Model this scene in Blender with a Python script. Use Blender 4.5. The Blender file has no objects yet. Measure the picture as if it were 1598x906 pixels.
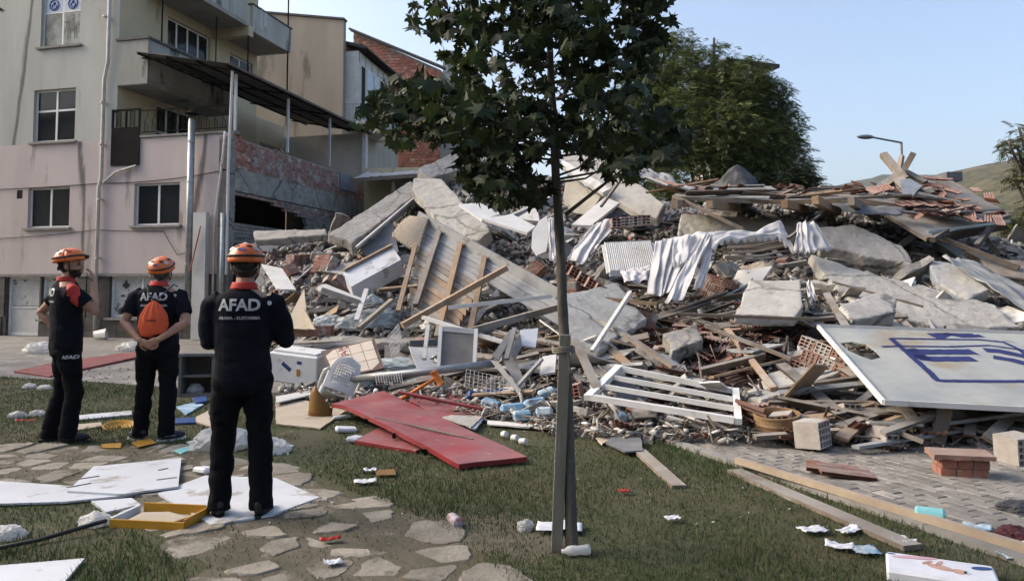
import bpy, bmesh, math, random
import numpy as np
from mathutils import Vector, Matrix, Quaternion, noise
R = math.radians
random.seed(7); rng = np.random.default_rng(7)
SC = bpy.context.scene
COL = SC.collection

# ------------------------------------------------------------------ camera
FPX, PITCH, CAMH = 1150.0, R(3.0), 1.5
VC = 450 - FPX * math.tan(PITCH)
cam = bpy.data.cameras.new('camera'); camo = bpy.data.objects.new('camera', cam); COL.objects.link(camo)
cam.sensor_width = 36; cam.lens = 36 * FPX / 1598; cam.shift_y = -(453 - VC) / 1598
cam.clip_start = 0.05; cam.clip_end = 6000
camo.location = (0, 0, CAMH); camo.rotation_euler = (R(90) + PITCH, 0, 0)
SC.camera = camo

# ------------------------------------------------------------------ sky, sun, exposure
SUN_EL, SUN_AZ = R(33), R(-82)          # azimuth measured clockwise from +Y: low sun from the left
W = bpy.data.worlds.new('World'); SC.world = W; W.use_nodes = True
wt = W.node_tree; wt.nodes.clear()
wo = wt.nodes.new('ShaderNodeOutputWorld'); bg = wt.nodes.new('ShaderNodeBackground')
sky = wt.nodes.new('ShaderNodeTexSky'); sky.sky_type = 'NISHITA'; sky.sun_disc = False
sky.sun_elevation = SUN_EL; sky.sun_rotation = SUN_AZ; sky.altitude = 200
sky.air_density = 1.0; sky.dust_density = 6.0; sky.ozone_density = 1.2
bg.inputs['Strength'].default_value = 0.125
wt.links.new(sky.outputs[0], bg.inputs[0]); wt.links.new(bg.outputs[0], wo.inputs[0])
sun = bpy.data.lights.new('sun', 'SUN'); suno = bpy.data.objects.new('sun', sun); COL.objects.link(suno)
sun.energy = 1.3; sun.angle = R(30); sun.color = (1.0, 0.89, 0.74)
sd = Vector((math.sin(SUN_AZ) * math.cos(SUN_EL), math.cos(SUN_AZ) * math.cos(SUN_EL), math.sin(SUN_EL)))
suno.rotation_euler = sd.to_track_quat('Z', 'Y').to_euler(); suno.location = (-30, 0, 30)
vs = SC.view_settings
vs.view_transform = 'Standard'; vs.look = 'None'; vs.gamma = 1; vs.use_curve_mapping = False
vs.exposure = 1.42
SC.render.engine = 'CYCLES'
SC.cycles.max_bounces = 6; SC.cycles.diffuse_bounces = 3; SC.cycles.transparent_max_bounces = 8

# ------------------------------------------------------------------ picture <-> place
def ray(u, v):
    dx = (u - 799) / FPX; dy = (VC - v) / FPX
    return Vector((dx, math.cos(PITCH) - math.sin(PITCH) * dy, math.sin(PITCH) + math.cos(PITCH) * dy))
def P(u, v, Y):
    d = ray(u, v); return Vector((0, 0, CAMH)) + d * (Y / d.y)
def G(u, v, z=0.0):
    d = ray(u, v); return Vector((0, 0, CAMH)) + d * ((z - CAMH) / d.z)
HU = [330, 400, 500, 600, 700, 850, 1000, 1150, 1300, 1450, 1600, 1750, 1900]
HY = [6.4, 7, 8, 9, 10, 11.5, 13, 15, 17, 19, 21, 24, 27]
HT = np.array([
 [0,0,0,0,0,0,.0,0,0,0,0,0,0],
 [0,0,0,0,0,0,.05,.4,1.1,2.0,2.6,2.2,.8],
 [0,0,0,0,.05,.2,.6,1.2,1.9,2.6,2.9,2.5,1.2],
 [0,0,0,0,.12,.4,.8,1.4,2.1,2.9,3.6,3.6,1.8],
 [0,0,0,.05,.3,.55,.8,1.3,2.1,3.3,4.5,5.2,3],
 [0,0,.05,.25,.45,.65,.9,1.5,2.2,3.3,4.5,5.1,3],
 [0,0,.15,.4,.6,.8,1.1,1.7,2.4,3.1,3.9,4.2,2.4],
 [0,.05,.3,.5,.7,1.05,1.5,2.1,2.95,3.6,3.9,2.9,1.2],
 [0,.05,.32,.48,.7,1.1,1.6,2.1,2.8,3.5,3.9,2.6,.8],
 [0,.06,.30,.46,.65,1.0,1.5,2.1,2.75,3.2,3.2,2.0,.6],
 [0,.05,.26,.42,.6,.9,1.3,1.9,2.4,2.4,1.8,1.0,.3],
 [0,0,0,.1,.3,.6,.8,1,1,.8,.5,.2,0],
 [0,0,0,0,0,.1,.2,.3,.3,.2,.1,0,0]]).T
PITS = [(-.05, 13.2, .75, .6), (.35, 12.6, .5, .4), (-1.35, 10.6, .55, .35), (-3.3, 12.3, .8, .5), (-2.4, 12.0, .6, .4), (3.9, 10.2, .5, .35), (-2.2, 15.2, .7, .5), (1.0, 15.5, .6, .4)]
def hz(x, y):
    if y < HY[0] or y > HY[-1]: return 0.0
    u = 799 + FPX * x / y
    if u <= HU[0] or u >= HU[-1]: return 0.0
    i = max(0, np.searchsorted(HU, u) - 1); j = max(0, np.searchsorted(HY, y) - 1)
    i = min(i, len(HU) - 2); j = min(j, len(HY) - 2)
    a = (u - HU[i]) / (HU[i+1] - HU[i]); b = (y - HY[j]) / (HY[j+1] - HY[j])
    h = (HT[j,i]*(1-a)+HT[j,i+1]*a)*(1-b) + (HT[j+1,i]*(1-a)+HT[j+1,i+1]*a)*b
    if h > 0.02:
        h += min(1, h*2.5) * (0.16*noise.noise((x*.9, y*.9, 3.1)) + 0.09*noise.noise((x*2.3, y*2.3, 7.7)))
    for px_, py_, pr_, pd_ in PITS:
        d2 = ((x-px_)**2+(y-py_)**2)/(pr_*pr_)
        if d2 < 5: h -= pd_*math.exp(-d2)
    return max(0.0, h)
def Mo(u, v, lift=0.0):
    """where the sight line through (u, v) meets the rubble or the ground"""
    d = ray(u, v); Y = 3.5; st = 0.06
    while Y < 27:
        q = Vector((0, 0, CAMH)) + d * (Y / d.y)
        if q.z <= hz(q.x, q.y): return q + Vector((0, 0, lift))
        Y += st
    return P(u, v, 20)

# ------------------------------------------------------------------ materials
def lin(h):
    if not isinstance(h, str): return tuple(h[:3])
    h = h.lstrip('#'); c = [int(h[i:i+2], 16) / 255 for i in (0, 2, 4)]
    return tuple(x / 12.92 if x <= .04045 else ((x + .055) / 1.055) ** 2.4 for x in c)
MATS = {}
def mat(name, c1, c2=None, scale=3.0, rough=.8, bump=.0, bscale=None, metal=0, stretch=(1, 1, 1), c3=None, s3=1.2, t3=.55,
        island=0.0, objvar=0.12, dust=0.0, spec=.35, trans=0, backlit=0, detail=6, lo=.35, hi=.65, alpha=1, crack=0.0, dustcol=(.335, .32, .295)):
    if name in MATS: return MATS[name]
    m = bpy.data.materials.new(name); m.use_nodes = True; MATS[name] = m
    nt = m.node_tree; N = nt.nodes; L = nt.links
    b = N['Principled BSDF']
    tc = N.new('ShaderNodeTexCoord'); mp = N.new('ShaderNodeMapping'); mp.inputs['Scale'].default_value = stretch
    oi = N.new('ShaderNodeObjectInfo')
    off = N.new('ShaderNodeVectorMath'); off.operation = 'ADD'
    sc_ = N.new('ShaderNodeVectorMath'); sc_.operation = 'SCALE'; sc_.inputs['Scale'].default_value = 37.0
    cx = N.new('ShaderNodeCombineXYZ')
    for k in range(3): L.new(oi.outputs['Random'], cx.inputs[k])
    L.new(cx.outputs[0], sc_.inputs[0]); L.new(tc.outputs['Object'], off.inputs[0]); L.new(sc_.outputs[0], off.inputs[1])
    L.new(off.outputs[0], mp.inputs['Vector'])
    def nz(s, det=detail):
        n = N.new('ShaderNodeTexNoise'); n.inputs['Scale'].default_value = s; n.inputs['Detail'].default_value = det
        n.inputs['Roughness'].default_value = .62; L.new(mp.outputs[0], n.inputs['Vector']); return n
    def ramp(src, a, c):
        r = N.new('ShaderNodeMapRange'); r.inputs[1].default_value = a; r.inputs[2].default_value = c; L.new(src, r.inputs[0]); return r.outputs[0]
    def mix(f, a, c, bt='MIX'):
        x = N.new('ShaderNodeMix'); x.data_type = 'RGBA'; x.blend_type = bt
        for sock, val in ((x.inputs['Factor'], f), (x.inputs['A'], a), (x.inputs['B'], c)):
            if hasattr(val, 'is_linked') or hasattr(val, 'node'): L.new(val, sock)
            else: sock.default_value = val if not isinstance(val, tuple) else (*val, 1)
        return x.outputs['Result']
    c1 = lin(c1); c2 = lin(c2) if c2 is not None else tuple(x * .7 for x in c1)
    n1 = nz(scale)
    colr = mix(ramp(n1.outputs['Fac'], lo, hi), c1, c2)
    if c3 is not None:
        n3 = nz(s3, 8); colr = mix(ramp(n3.outputs['Fac'], t3, t3 + .07), colr, lin(c3))
    if crack:
        nd = nz(1.3, 4); mm_ = N.new('ShaderNodeMix'); mm_.data_type = 'VECTOR'; mm_.inputs['Factor'].default_value = .35
        L.new(mp.outputs[0], mm_.inputs['A']); L.new(nd.outputs['Color'], mm_.inputs['B'])
        vo = N.new('ShaderNodeTexVoronoi'); vo.feature = 'DISTANCE_TO_EDGE'; vo.inputs['Scale'].default_value = crack; L.new(mm_.outputs['Result'], vo.inputs['Vector'])
        colr = mix(ramp(vo.outputs['Distance'], .018, .004), colr, tuple(x*.28 for x in c1))
    if objvar or island:
        def vary(src, amt):
            r = N.new('ShaderNodeMapRange'); r.inputs[3].default_value = 1 - amt; r.inputs[4].default_value = 1 + amt; L.new(src, r.inputs[0])
            cc = N.new('ShaderNodeCombineColor')
            for k in range(3): L.new(r.outputs[0], cc.inputs[k])
            return cc.outputs[0]
        if objvar: colr = mix(1.0, colr, vary(oi.outputs['Random'], objvar), 'MULTIPLY')
        if island:
            g = N.new('ShaderNodeNewGeometry'); colr = mix(1.0, colr, vary(g.outputs['Random Per Island'], island), 'MULTIPLY')
    if dust:
        g = N.new('ShaderNodeNewGeometry'); sp = N.new('ShaderNodeSeparateXYZ'); L.new(g.outputs['Normal'], sp.inputs[0])
        up = ramp(sp.outputs['Z'], -.1, .9); n4 = nz(2.2, 8)
        mm = N.new('ShaderNodeMath'); mm.operation = 'MULTIPLY'; L.new(up, mm.inputs[0]); L.new(ramp(n4.outputs['Fac'], .3, .62), mm.inputs[1])
        m2 = N.new('ShaderNodeMath'); m2.operation = 'MULTIPLY'; L.new(mm.outputs[0], m2.inputs[0]); m2.inputs[1].default_value = dust
        colr = mix(m2.outputs[0], colr, dustcol)
    L.new(colr, b.inputs['Base Color'])
    b.inputs['Roughness'].default_value = rough; b.inputs['Metallic'].default_value = metal
    b.inputs['Specular IOR Level'].default_value = spec
    if trans: b.inputs['Transmission Weight'].default_value = trans
    if alpha < 1: b.inputs['Alpha'].default_value = alpha
    if bump:
        nb = nz(bscale or scale * 5, 8); bp = N.new('ShaderNodeBump'); bp.inputs['Strength'].default_value = bump; bp.inputs['Distance'].default_value = .02
        L.new(nb.outputs['Fac'], bp.inputs['Height']); L.new(bp.outputs[0], b.inputs['Normal'])
    if backlit:
        tr = N.new('ShaderNodeBsdfTranslucent'); L.new(colr, tr.inputs['Color'])
        ms = N.new('ShaderNodeMixShader'); ms.inputs[0].default_value = backlit
        L.new(b.outputs[0], ms.inputs[1]); L.new(tr.outputs[0], ms.inputs[2])
        L.new(ms.outputs[0], N['Material Output'].inputs[0])
    return m

# ------------------------------------------------------------------ meshes
class MB:
    def __init__(s): s.v = []; s.f = []
    def add(s, vs_, fs):
        o = len(s.v); s.v += [tuple(q) for q in vs_]; s.f += [tuple(i + o for i in f) for f in fs]; return s
    def quad(s, *q): return s.add(q, [tuple(range(len(q)))])
    def box(s, x0, x1, y0, y1, z0, z1):
        return s.add([(x0,y0,z0),(x1,y0,z0),(x1,y1,z0),(x0,y1,z0),(x0,y0,z1),(x1,y0,z1),(x1,y1,z1),(x0,y1,z1)],
                     [(0,3,2,1),(4,5,6,7),(0,1,5,4),(1,2,6,5),(2,3,7,6),(3,0,4,7)])
    def obox(s, c, mtx, sx, sy, sz):
        c = Vector(c); h = [(-1,-1,-1),(1,-1,-1),(1,1,-1),(-1,1,-1),(-1,-1,1),(1,-1,1),(1,1,1),(-1,1,1)]
        return s.add([c + mtx @ Vector((a*sx/2, b*sy/2, d*sz/2)) for a, b, d in h],
                     [(0,3,2,1),(4,5,6,7),(0,1,5,4),(1,2,6,5),(2,3,7,6),(3,0,4,7)])
    def bar(s, a, b, w, t, roll=0.0):
        a = Vector(a); b = Vector(b); d = b - a; L_ = d.length; d.normalize()
        up = Vector((0, 0, 1)) if abs(d.z) < .9 else Vector((0, 1, 0))
        sx = d.cross(up).normalized(); sz = sx.cross(d).normalized()
        q = Quaternion(d, roll); sx = q @ sx; sz = q @ sz
        m = Matrix((sx, d, sz)).transposed()
        return s.obox((a + b) / 2, m, w, L_, t)
    def tube(s, pts, r, n=8, cap=True, closed=False):
        pts = [Vector(p) for p in pts]; k = len(pts); o = len(s.v)
        rr = r if isinstance(r, (list, tuple)) else [r] * k
        prev = None
        for i, p in enumerate(pts):
            if closed: t = pts[(i+1) % k] - pts[i-1]
            else: t = pts[min(i+1, k-1)] - pts[max(i-1, 0)]
            t = t.normalized() if t.length > 1e-9 else Vector((0,0,1))
            if prev is None:
                a = t.orthogonal().normalized()
            else:
                a = (prev - t * prev.dot(t)); a = a.normalized() if a.length > 1e-6 else t.orthogonal().normalized()
            prev = a; b = t.cross(a)
            for j in range(n):
                an = 2*math.pi*j/n; s.v.append(tuple(p + (a*math.cos(an) + b*math.sin(an)) * rr[i]))
        for i in range(k if closed else k-1):
            i2 = (i+1) % k
            for j in range(n):
                j2 = (j+1) % n
                s.f.append((o+i*n+j, o+i*n+j2, o+i2*n+j2, o+i2*n+j))
        if cap and not closed:
            s.f.append(tuple(o+j for j in range(n))[::-1]); s.f.append(tuple(o+(k-1)*n+j for j in range(n)))
        return s
    def prism(s, pts, nrm, th):
        """polygon pts (3D) extruded by th along -nrm"""
        pts = [Vector(p) for p in pts]; n = len(pts); nv = Vector(nrm).normalized() * th
        o = len(s.v); s.v += [tuple(p) for p in pts] + [tuple(p - nv) for p in pts]
        s.f.append(tuple(range(o, o+n))); s.f.append(tuple(range(o+2*n-1, o+n-1, -1)))
        for i in range(n):
            j = (i+1) % n; s.f.append((o+i, o+n+i, o+n+j, o+j))
        return s
    def grid(s, fn, nu, nv):
        o = len(s.v)
        for i in range(nu+1):
            for j in range(nv+1): s.v.append(tuple(fn(i/nu, j/nv)))
        for i in range(nu):
            for j in range(nv):
                a = o+i*(nv+1)+j; s.f.append((a, a+nv+1, a+nv+2, a+1))
        return s
    def lathe(s, prof, c=(0,0,0), n=16, axis=None):
        o = len(s.v); c = Vector(c); m = axis or Matrix.Identity(3)
        for r_, z in prof:
            for j in range(n):
                an = 2*math.pi*j/n; s.v.append(tuple(c + m @ Vector((r_*math.cos(an), r_*math.sin(an), z))))
        for i in range(len(prof)-1):
            for j in range(n):
                j2 = (j+1) % n; s.f.append((o+i*n+j, o+i*n+j2, o+(i+1)*n+j2, o+(i+1)*n+j))
        return s
    def mesh(s, name, m, smooth=False):
        me = bpy.data.meshes.new(name); me.from_pydata(s.v, [], s.f)
        me.update()
        if m is not None: me.materials.append(m)
        if smooth:
            for p in me.polygons: p.use_smooth = True
        return me
    def build(s, name, m, parent=None, smooth=False, loc=None, fixn=False):
        me = s.mesh(name, m, smooth)
        if fixn:
            bm = bmesh.new(); bm.from_mesh(me); bmesh.ops.recalc_face_normals(bm, faces=bm.faces); bm.to_mesh(me); bm.free()
        return link(name, me, parent, loc)
def link(name, me, parent=None, loc=None):
    o = bpy.data.objects.new(name, me); COL.objects.link(o)
    if parent is not None: o.parent = parent
    if loc is not None: o.location = loc
    return o
def tag(o, label=None, cat=None, group=None, kind=None):
    if label: o['label'] = label
    if cat: o['category'] = cat
    if group: o['group'] = group
    if kind: o['kind'] = kind
    return o
def empty(name, loc=(0, 0, 0), rz=0.0, label=None, cat=None, group=None):
    o = bpy.data.objects.new(name, None); COL.objects.link(o); o.location = loc; o.rotation_euler = (0, 0, rz); o.empty_display_size = .1
    return tag(o, label, cat, group)
def recentre(o):
    """put the origin of a world-space mesh at its lowest middle"""
    me = o.data; n = len(me.vertices); a = np.empty(n*3); me.vertices.foreach_get('co', a); a = a.reshape(-1, 3)
    c = np.array([(a[:,0].min()+a[:,0].max())/2, (a[:,1].min()+a[:,1].max())/2, a[:,2].min()])
    me.vertices.foreach_set('co', (a - c).ravel()); me.update(); o.location = Vector(c) + o.location
    return o
def npmesh(name, V, F, m, smooth=False, parent=None):
    """V (n,3), F (k,3|4) numpy -> object"""
    me = bpy.data.meshes.new(name); V = np.asarray(V, dtype=np.float32); F = np.asarray(F, dtype=np.int32)
    k = F.shape[1]
    me.vertices.add(len(V)); me.vertices.foreach_set('co', V.ravel())
    me.loops.add(F.size); me.loops.foreach_set('vertex_index', F.ravel())
    me.polygons.add(len(F)); me.polygons.foreach_set('loop_start', np.arange(0, F.size, k, dtype=np.int32))
    me.polygons.foreach_set('loop_total', np.full(len(F), k, dtype=np.int32))
    if smooth: me.polygons.foreach_set('use_smooth', np.ones(len(F), dtype=bool))
    me.update(calc_edges=True); me.validate()
    if m is not None: me.materials.append(m)
    return link(name, me, parent)
def bestn(pts):
    c = sum((Vector(p) for p in pts), Vector()) / len(pts); n = Vector()
    for i in range(len(pts)): n += (Vector(pts[i]) - c).cross(Vector(pts[(i+1) % len(pts)]) - c)
    n.normalize(); return c, n
def plate(pts, th, jag=0.0, seg=.25, rough=0.0, seed=0, sub=None):
    """slab from 3D corner points: flattened, its edges broken, extruded away from the viewer"""
    pts = [Vector(p) for p in pts]; c, n = bestn(pts)
    if n.dot(Vector((0, 0, CAMH)) - c) < 0: n = -n; pts = pts[::-1]
    pts = [p - n * (p - c).dot(n) for p in pts]
    rnd = random.Random(seed); out = []
    for i, p in enumerate(pts):
        q = pts[(i+1) % len(pts)]; L_ = (q - p).length; k = max(1, int(L_ / seg)) if jag else 1
        e = (q - p).normalized(); side = e.cross(n)
        for j in range(k):
            t = j / k + (rnd.uniform(-.3, .3) / k if 0 < j else 0)
            out.append(p.lerp(q, t) + side * (rnd.uniform(-jag, jag * .35) if j else rnd.uniform(-jag, 0) * .5))
    mb = MB(); k = len(out)
    low = [p - n * th * (1 + (rnd.uniform(-.25, .2) if jag else 0)) + (n.cross(Vector((rnd.uniform(-1,1), rnd.uniform(-1,1), rnd.uniform(-1,1))))) * (jag * .6 if jag else 0) for p in out]
    mb.add(out + low, [tuple(range(k)), tuple(range(2*k-1, k-1, -1))] + [(i, k+i, k+(i+1) % k, (i+1) % k) for i in range(k)])
    return mb
# ------------------------------------------------------------------ materials of the place
m_soil = mat('soil', (.075, .062, .045), (.045, .05, .026), 1.3, .95, .6, 14, c3=(.12, .105, .08), s3=.9, t3=.58, objvar=0)
m_lawn = mat('lawn_soil', (.045, .052, .022), (.07, .062, .034), 1.1, .95, .8, 30, c3=(.115, .10, .068), s3=.8, t3=.585, objvar=0)
m_yard = mat('yard', (.20, .19, .175), (.13, .125, .115), 1.2, .95, .6, 9, c3=(.27, .26, .24), s3=2.5, t3=.56, objvar=0)
m_grass = mat('grass', (.033, .064, .014), (.066, .078, .027), .8, .7, island=.45, objvar=0, backlit=.25, lo=.42, hi=.66)
m_stone = mat('path_stone', (.26, .236, .195), (.17, .153, .122), 5, .92, .9, 26, c3=(.085, .075, .052), s3=2.4, t3=.54, objvar=.2)
m_kerb = mat('kerb', (.24, .235, .22), (.17, .165, .155), 3, .9, .4, c3=(.11, .11, .09), s3=2, t3=.6)
m_paver = mat('paver', (.21, .195, .175), (.14, .132, .12), 6, .92, .4, 30, objvar=.2, island=.18, c3=(.27, .25, .225), s3=2.3, t3=.56)
m_conc = mat('concrete', (.29, .275, .25), (.185, .175, .158), 2.5, .93, .9, 14, crack=.9, c3=(.15, .145, .135), s3=3.5, t3=.6, dust=.5, objvar=.12)
m_concw = mat('plastered_concrete', (.40, .385, .35), (.29, .277, .25), 2, .9, .7, 11, crack=.7, c3=(.19, .178, .158), s3=2.2, t3=.6, dust=.35, objvar=.1)

# ------------------------------------------------------------------ ground
g = MB(); g.grid(lambda a, b: ((a-.5)*5000, -200+b*3200, 0), 2, 2)
tag(g.build('ground', m_soil), kind='structure')
EDGE = [G(-300, 584), G(0, 588), G(160, 598), G(330, 612), G(520, 628), G(760, 636), G(1000, 672), G(1040, 690), G(1160, 730), G(1300, 778), G(1450, 828), G(1620, 888), G(1800, 960)]
lawn = [(p.x, p.y, .006) for p in EDGE] + [(8, -8, .006), (-14, -8, .006), (-14, 13, .006)]
tag(MB().quad(*lawn[::-1]).build('lawn', m_lawn, fixn=True), kind='structure')
yard = [(-22, 11.2, .010), (EDGE[1].x - .3, EDGE[1].y + .04, .010), (EDGE[2].x, EDGE[2].y+.04, .010), (EDGE[3].x, EDGE[3].y + .04, .010), (-3.2, 10.6, .010), (-1, 12, .010), (0, 30, .010), (-22, 30, .010)]
tag(MB().quad(*yard).build('courtyard', m_yard, fixn=True), kind='structure')

def inpoly(x, y, poly):
    c = False; j = len(poly)-1
    for i in range(len(poly)):
        xi, yi = poly[i][0], poly[i][1]; xj, yj = poly[j][0], poly[j][1]
        if (yi > y) != (yj > y) and x < (xj-xi)*(y-yi)/(yj-yi)+xi: c = not c
        j = i
    return c
# kerb between lawn and block paving
kr = tag(empty('kerb', (EDGE[7].x, EDGE[7].y, 0)), kind='structure')
kpts = [EDGE[7], EDGE[8], EDGE[9], EDGE[10], EDGE[11], EDGE[12]]
def along(pts, step):
    out = []
    for a, b in zip(pts, pts[1:]):
        n = max(1, round((b-a).length/step)); out += [a.lerp(b, i/n) for i in range(n)]
    return out + [pts[-1]]
kk = along(kpts, .55)
for a, b in zip(kk, kk[1:]):
    d = (b-a).normalized(); mb = MB(); mb.bar(a + d*.004 + Vector((0,0,.012)) - kr.location, b - d*.004 + Vector((0,0,.012+random.uniform(-.004,.004))) - kr.location, .10, .07)
    o = mb.build('kerb_stone', m_kerb, kr)
# block paving
pv = tag(MB().quad(*[(p.x+.03, p.y+.05, .004) for p in EDGE[7:]], (14, EDGE[12].y, .004), (14, 11, .004), (1.0, 11, .004)).build('pavement', mat('paving_sand', (.16,.15,.13), (.11,.105,.09), 5, .95, .4, 30), fixn=True), kind='structure')
pav_poly = [(p.x+.07, p.y+.09) for p in EDGE[7:]] + [(7.5, EDGE[12].y), (7.5, 9.2), (1.3, 9.2)]
kd = (EDGE[11]-EDGE[7]).normalized(); ka = math.atan2(kd.y, kd.x)
pm = MB(); pw, pl_ = .098, .196
pm.box(-pl_/2, pl_/2, -pw/2, pw/2, -.03, .0); pm = MB()
h = .006
pm.add([(-pl_/2,-pw/2,-.04),(pl_/2,-pw/2,-.04),(pl_/2,pw/2,-.04),(-pl_/2,pw/2,-.04),
        (-pl_/2,-pw/2,-h),(pl_/2,-pw/2,-h),(pl_/2,pw/2,-h),(-pl_/2,pw/2,-h),
        (-pl_/2+h,-pw/2+h,0),(pl_/2-h,-pw/2+h,0),(pl_/2-h,pw/2-h,0),(-pl_/2+h,pw/2-h,0)],
       [(0,1,5,4),(1,2,6,5),(2,3,7,6),(3,0,4,7),(4,5,9,8),(5,6,10,9),(6,7,11,10),(7,4,8,11),(8,9,10,11)])
pme = pm.mesh('paver', m_paver)
cells = []
for i in range(-10, 60):
    for j in range(-4, 70):
        x = i*.2 + (.1 if j % 2 else 0); y = j*.102
        wx = EDGE[7].x + x*math.cos(ka) - y*math.sin(ka); wy = EDGE[7].y + x*math.sin(ka) + y*math.cos(ka)
        if inpoly(wx, wy, pav_poly) and hz(wx, wy) < .12: cells.append((wx, wy))
cells.sort(key=lambda c: c[1] + (abs(c[0]-.66*c[1]) if abs(c[0]) > .69*c[1] else 0)*5)
rest = MB()
for k, (x, y) in enumerate(cells):
    z = .022 + random.uniform(-.002, .002) + .012*noise.noise((x*1.3, y*1.3, 0)); e = (random.uniform(-.012,.012), random.uniform(-.012,.012), ka + random.uniform(-.015,.015))
    if k < 290:
        o = link('paver', pme, pv, (x, y, z)); o.rotation_euler = e
    else:
        mt = Matrix.Translation((x, y, z)) @ Matrix.Rotation(e[2], 4, 'Z') @ Matrix.Rotation(e[0], 4, 'X')
        rest.add([mt @ Vector(q) for q in pm.v], pm.f)
tag(rest.build('far_pavers', m_paver, pv), kind='stuff')

# crazy paving path
pathline = [G(-120, 722), G(60, 726), G(200, 722), G(320, 752), G(400, 800), G(500, 850), G(560, 930), G(600, 1010)]
path = tag(empty('stone_path', (pathline[3].x, pathline[3].y, 0)), kind='structure')
def clip(poly, px, py, nx, ny):
    out = []
    for i in range(len(poly)):
        a = poly[i]; b = poly[(i+1) % len(poly)]
        da = (a[0]-px)*nx+(a[1]-py)*ny; db = (b[0]-px)*nx+(b[1]-py)*ny
        if da <= 0: out.append(a)
        if (da < 0) != (db < 0) and abs(da-db) > 1e-9:
            t = da/(da-db); out.append((a[0]+(b[0]-a[0])*t, a[1]+(b[1]-a[1])*t))
    return out
rs = random.Random(5); pp = []
pl_l = []; pl_r = []
for k, q in enumerate(along([Vector((p.x, p.y, 0)) for p in pathline], .25)):
    kk_ = along([Vector((p.x, p.y, 0)) for p in pathline], .25); t = (kk_[min(k+1, len(kk_)-1)]-kk_[max(k-1, 0)]).normalized(); nrm_ = Vector((-t.y, t.x, 0))
    pl_l.append(q+nrm_*(.62+.16*noise.noise((k*.5, 1, 0)))); pl_r.append(q-nrm_*(.62+.16*noise.noise((k*.5, 5, 0))))
mbp = MB()
for k in range(len(pl_l)-1): mbp.quad(*[(p.x, p.y, .009) for p in (pl_l[k], pl_r[k], pl_r[k+1], pl_l[k+1])])
tag(mbp.build('path_soil', mat('path_dirt', (.115, .098, .072), (.07, .064, .042), 2.5, .95, .8, 30, c3=(.16, .145, .115), s3=6, t3=.6, objvar=0), fixn=True), kind='structure')
dense = along([Vector((p.x, p.y, 0)) for p in pathline], .1)
def pathdist(x, y): return min((x-q.x)**2+(y-q.y)**2 for q in dense)**.5
tries = 0
while len(pp) < 105 and tries < 6000:
    tries += 1; q = rs.choice(dense); x = q.x + rs.uniform(-.75, .75); y = q.y + rs.uniform(-.62, .62)
    dmin = .17 if rs.random() < .5 else .36
    if pathdist(x, y) < .46+.16*rs.random() and all((x-a)**2+(y-b)**2 > dmin**2 for a, b in pp): pp.append((x, y))
STONES = []
for (x, y) in pp:
    poly = [(x+.3*math.cos(a*math.pi/5), y+.3*math.sin(a*math.pi/5)) for a in range(10)]
    for (a, b) in pp:
        if (a, b) == (x, y) or (a-x)**2+(b-y)**2 > .9: continue
        d = math.hypot(a-x, b-y); nx, ny = (a-x)/d, (b-y)/d
        poly = clip(poly, x+nx*(d/2-.022), y+ny*(d/2-.022), nx, ny)
        if len(poly) < 3: break
    if len(poly) < 3 or rs.random() < .18: continue
    ex = []
    for i in range(len(poly)):
        a = poly[i]; b = poly[(i+1) % len(poly)]; L_ = math.hypot(b[0]-a[0], b[1]-a[1])
        for t in ([0.1, .3, .5, .7, .9] if L_ > .14 else [.2, .55, .85]):
            j = rs.uniform(-.012, .006); ex.append((a[0]+(b[0]-a[0])*t, a[1]+(b[1]-a[1])*t))
    ex = [(p[0]+.016*noise.noise((p[0]*9, p[1]*9, 2))+.008*noise.noise((p[0]*30, p[1]*30, 2)), p[1]+.016*noise.noise((p[0]*9, p[1]*9, 8))+.008*noise.noise((p[0]*30, p[1]*30, 8))) for p in ex]
    cx = sum(p[0] for p in ex)/len(ex); cy = sum(p[1] for p in ex)/len(ex); ex = [(cx+(p[0]-cx)*(1+rs.uniform(-.12, .02)), cy+(p[1]-cy)*(1+rs.uniform(-.12,.02))) for p in ex]
    STONES.append(ex)
    zt = .012 + rs.uniform(-.005, .008); n = len(ex); ti = (rs.uniform(-.03,.03), rs.uniform(-.03,.03))
    lx, ly = path.location.x, path.location.y
    top = [(cx+(p[0]-cx)*.95-lx, cy+(p[1]-cy)*.95-ly, zt+(p[0]-cx)*ti[0]+(p[1]-cy)*ti[1]) for p in ex]; mid = [(p[0]-lx, p[1]-ly, zt-.008) for p in ex]; low = [(p[0]-lx, p[1]-ly, -.02) for p in ex]
    mb = MB(); mb.add(top+mid+low, [tuple(range(n))] + [(i+n, (i+1) % n+n, (i+1) % n, i) for i in range(n)] + [(i+2*n, (i+1) % n+2*n, (i+1) % n+n, i+n) for i in range(n)])
    mb.build('paving_stone', m_stone, path, fixn=False)

# ------------------------------------------------------------------ hills
def hill(name, Y, pts, m, depth, seed, amp):
    us = [p[0] for p in pts]; vs_ = [p[1] for p in pts]
    mb = MB()
    def fn(a, b):
        u = us[0]+(us[-1]-us[0])*a; v = np.interp(u, us, vs_); top = P(u, v, Y)
        s = math.sin(b*math.pi/2) ; y = Y - depth*(1-b); x = top.x
        zz = max(0, top.z)*s**1.1 + amp*(noise.noise((x*.012+seed, y*.012, 0))*1.2+.5*noise.noise((x*.05, y*.05, seed)))*(.25+.75*math.sin(min(1,b)*math.pi)) * (0 if b == 0 else 1)
        return (x, y, zz - (3 if b == 0 else 0))
    mb.grid(fn, 150, 44)
    top = len(mb.v)
    return tag(mb.build(name, m, smooth=True), kind='structure')
def forest_mat(name, a, b, c, s):
    m = mat(name, a, b, s, .95, 1.0, s*1.2, objvar=0, c3=c, s3=s*.22, t3=.56, lo=.44, hi=.56); return m
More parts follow.
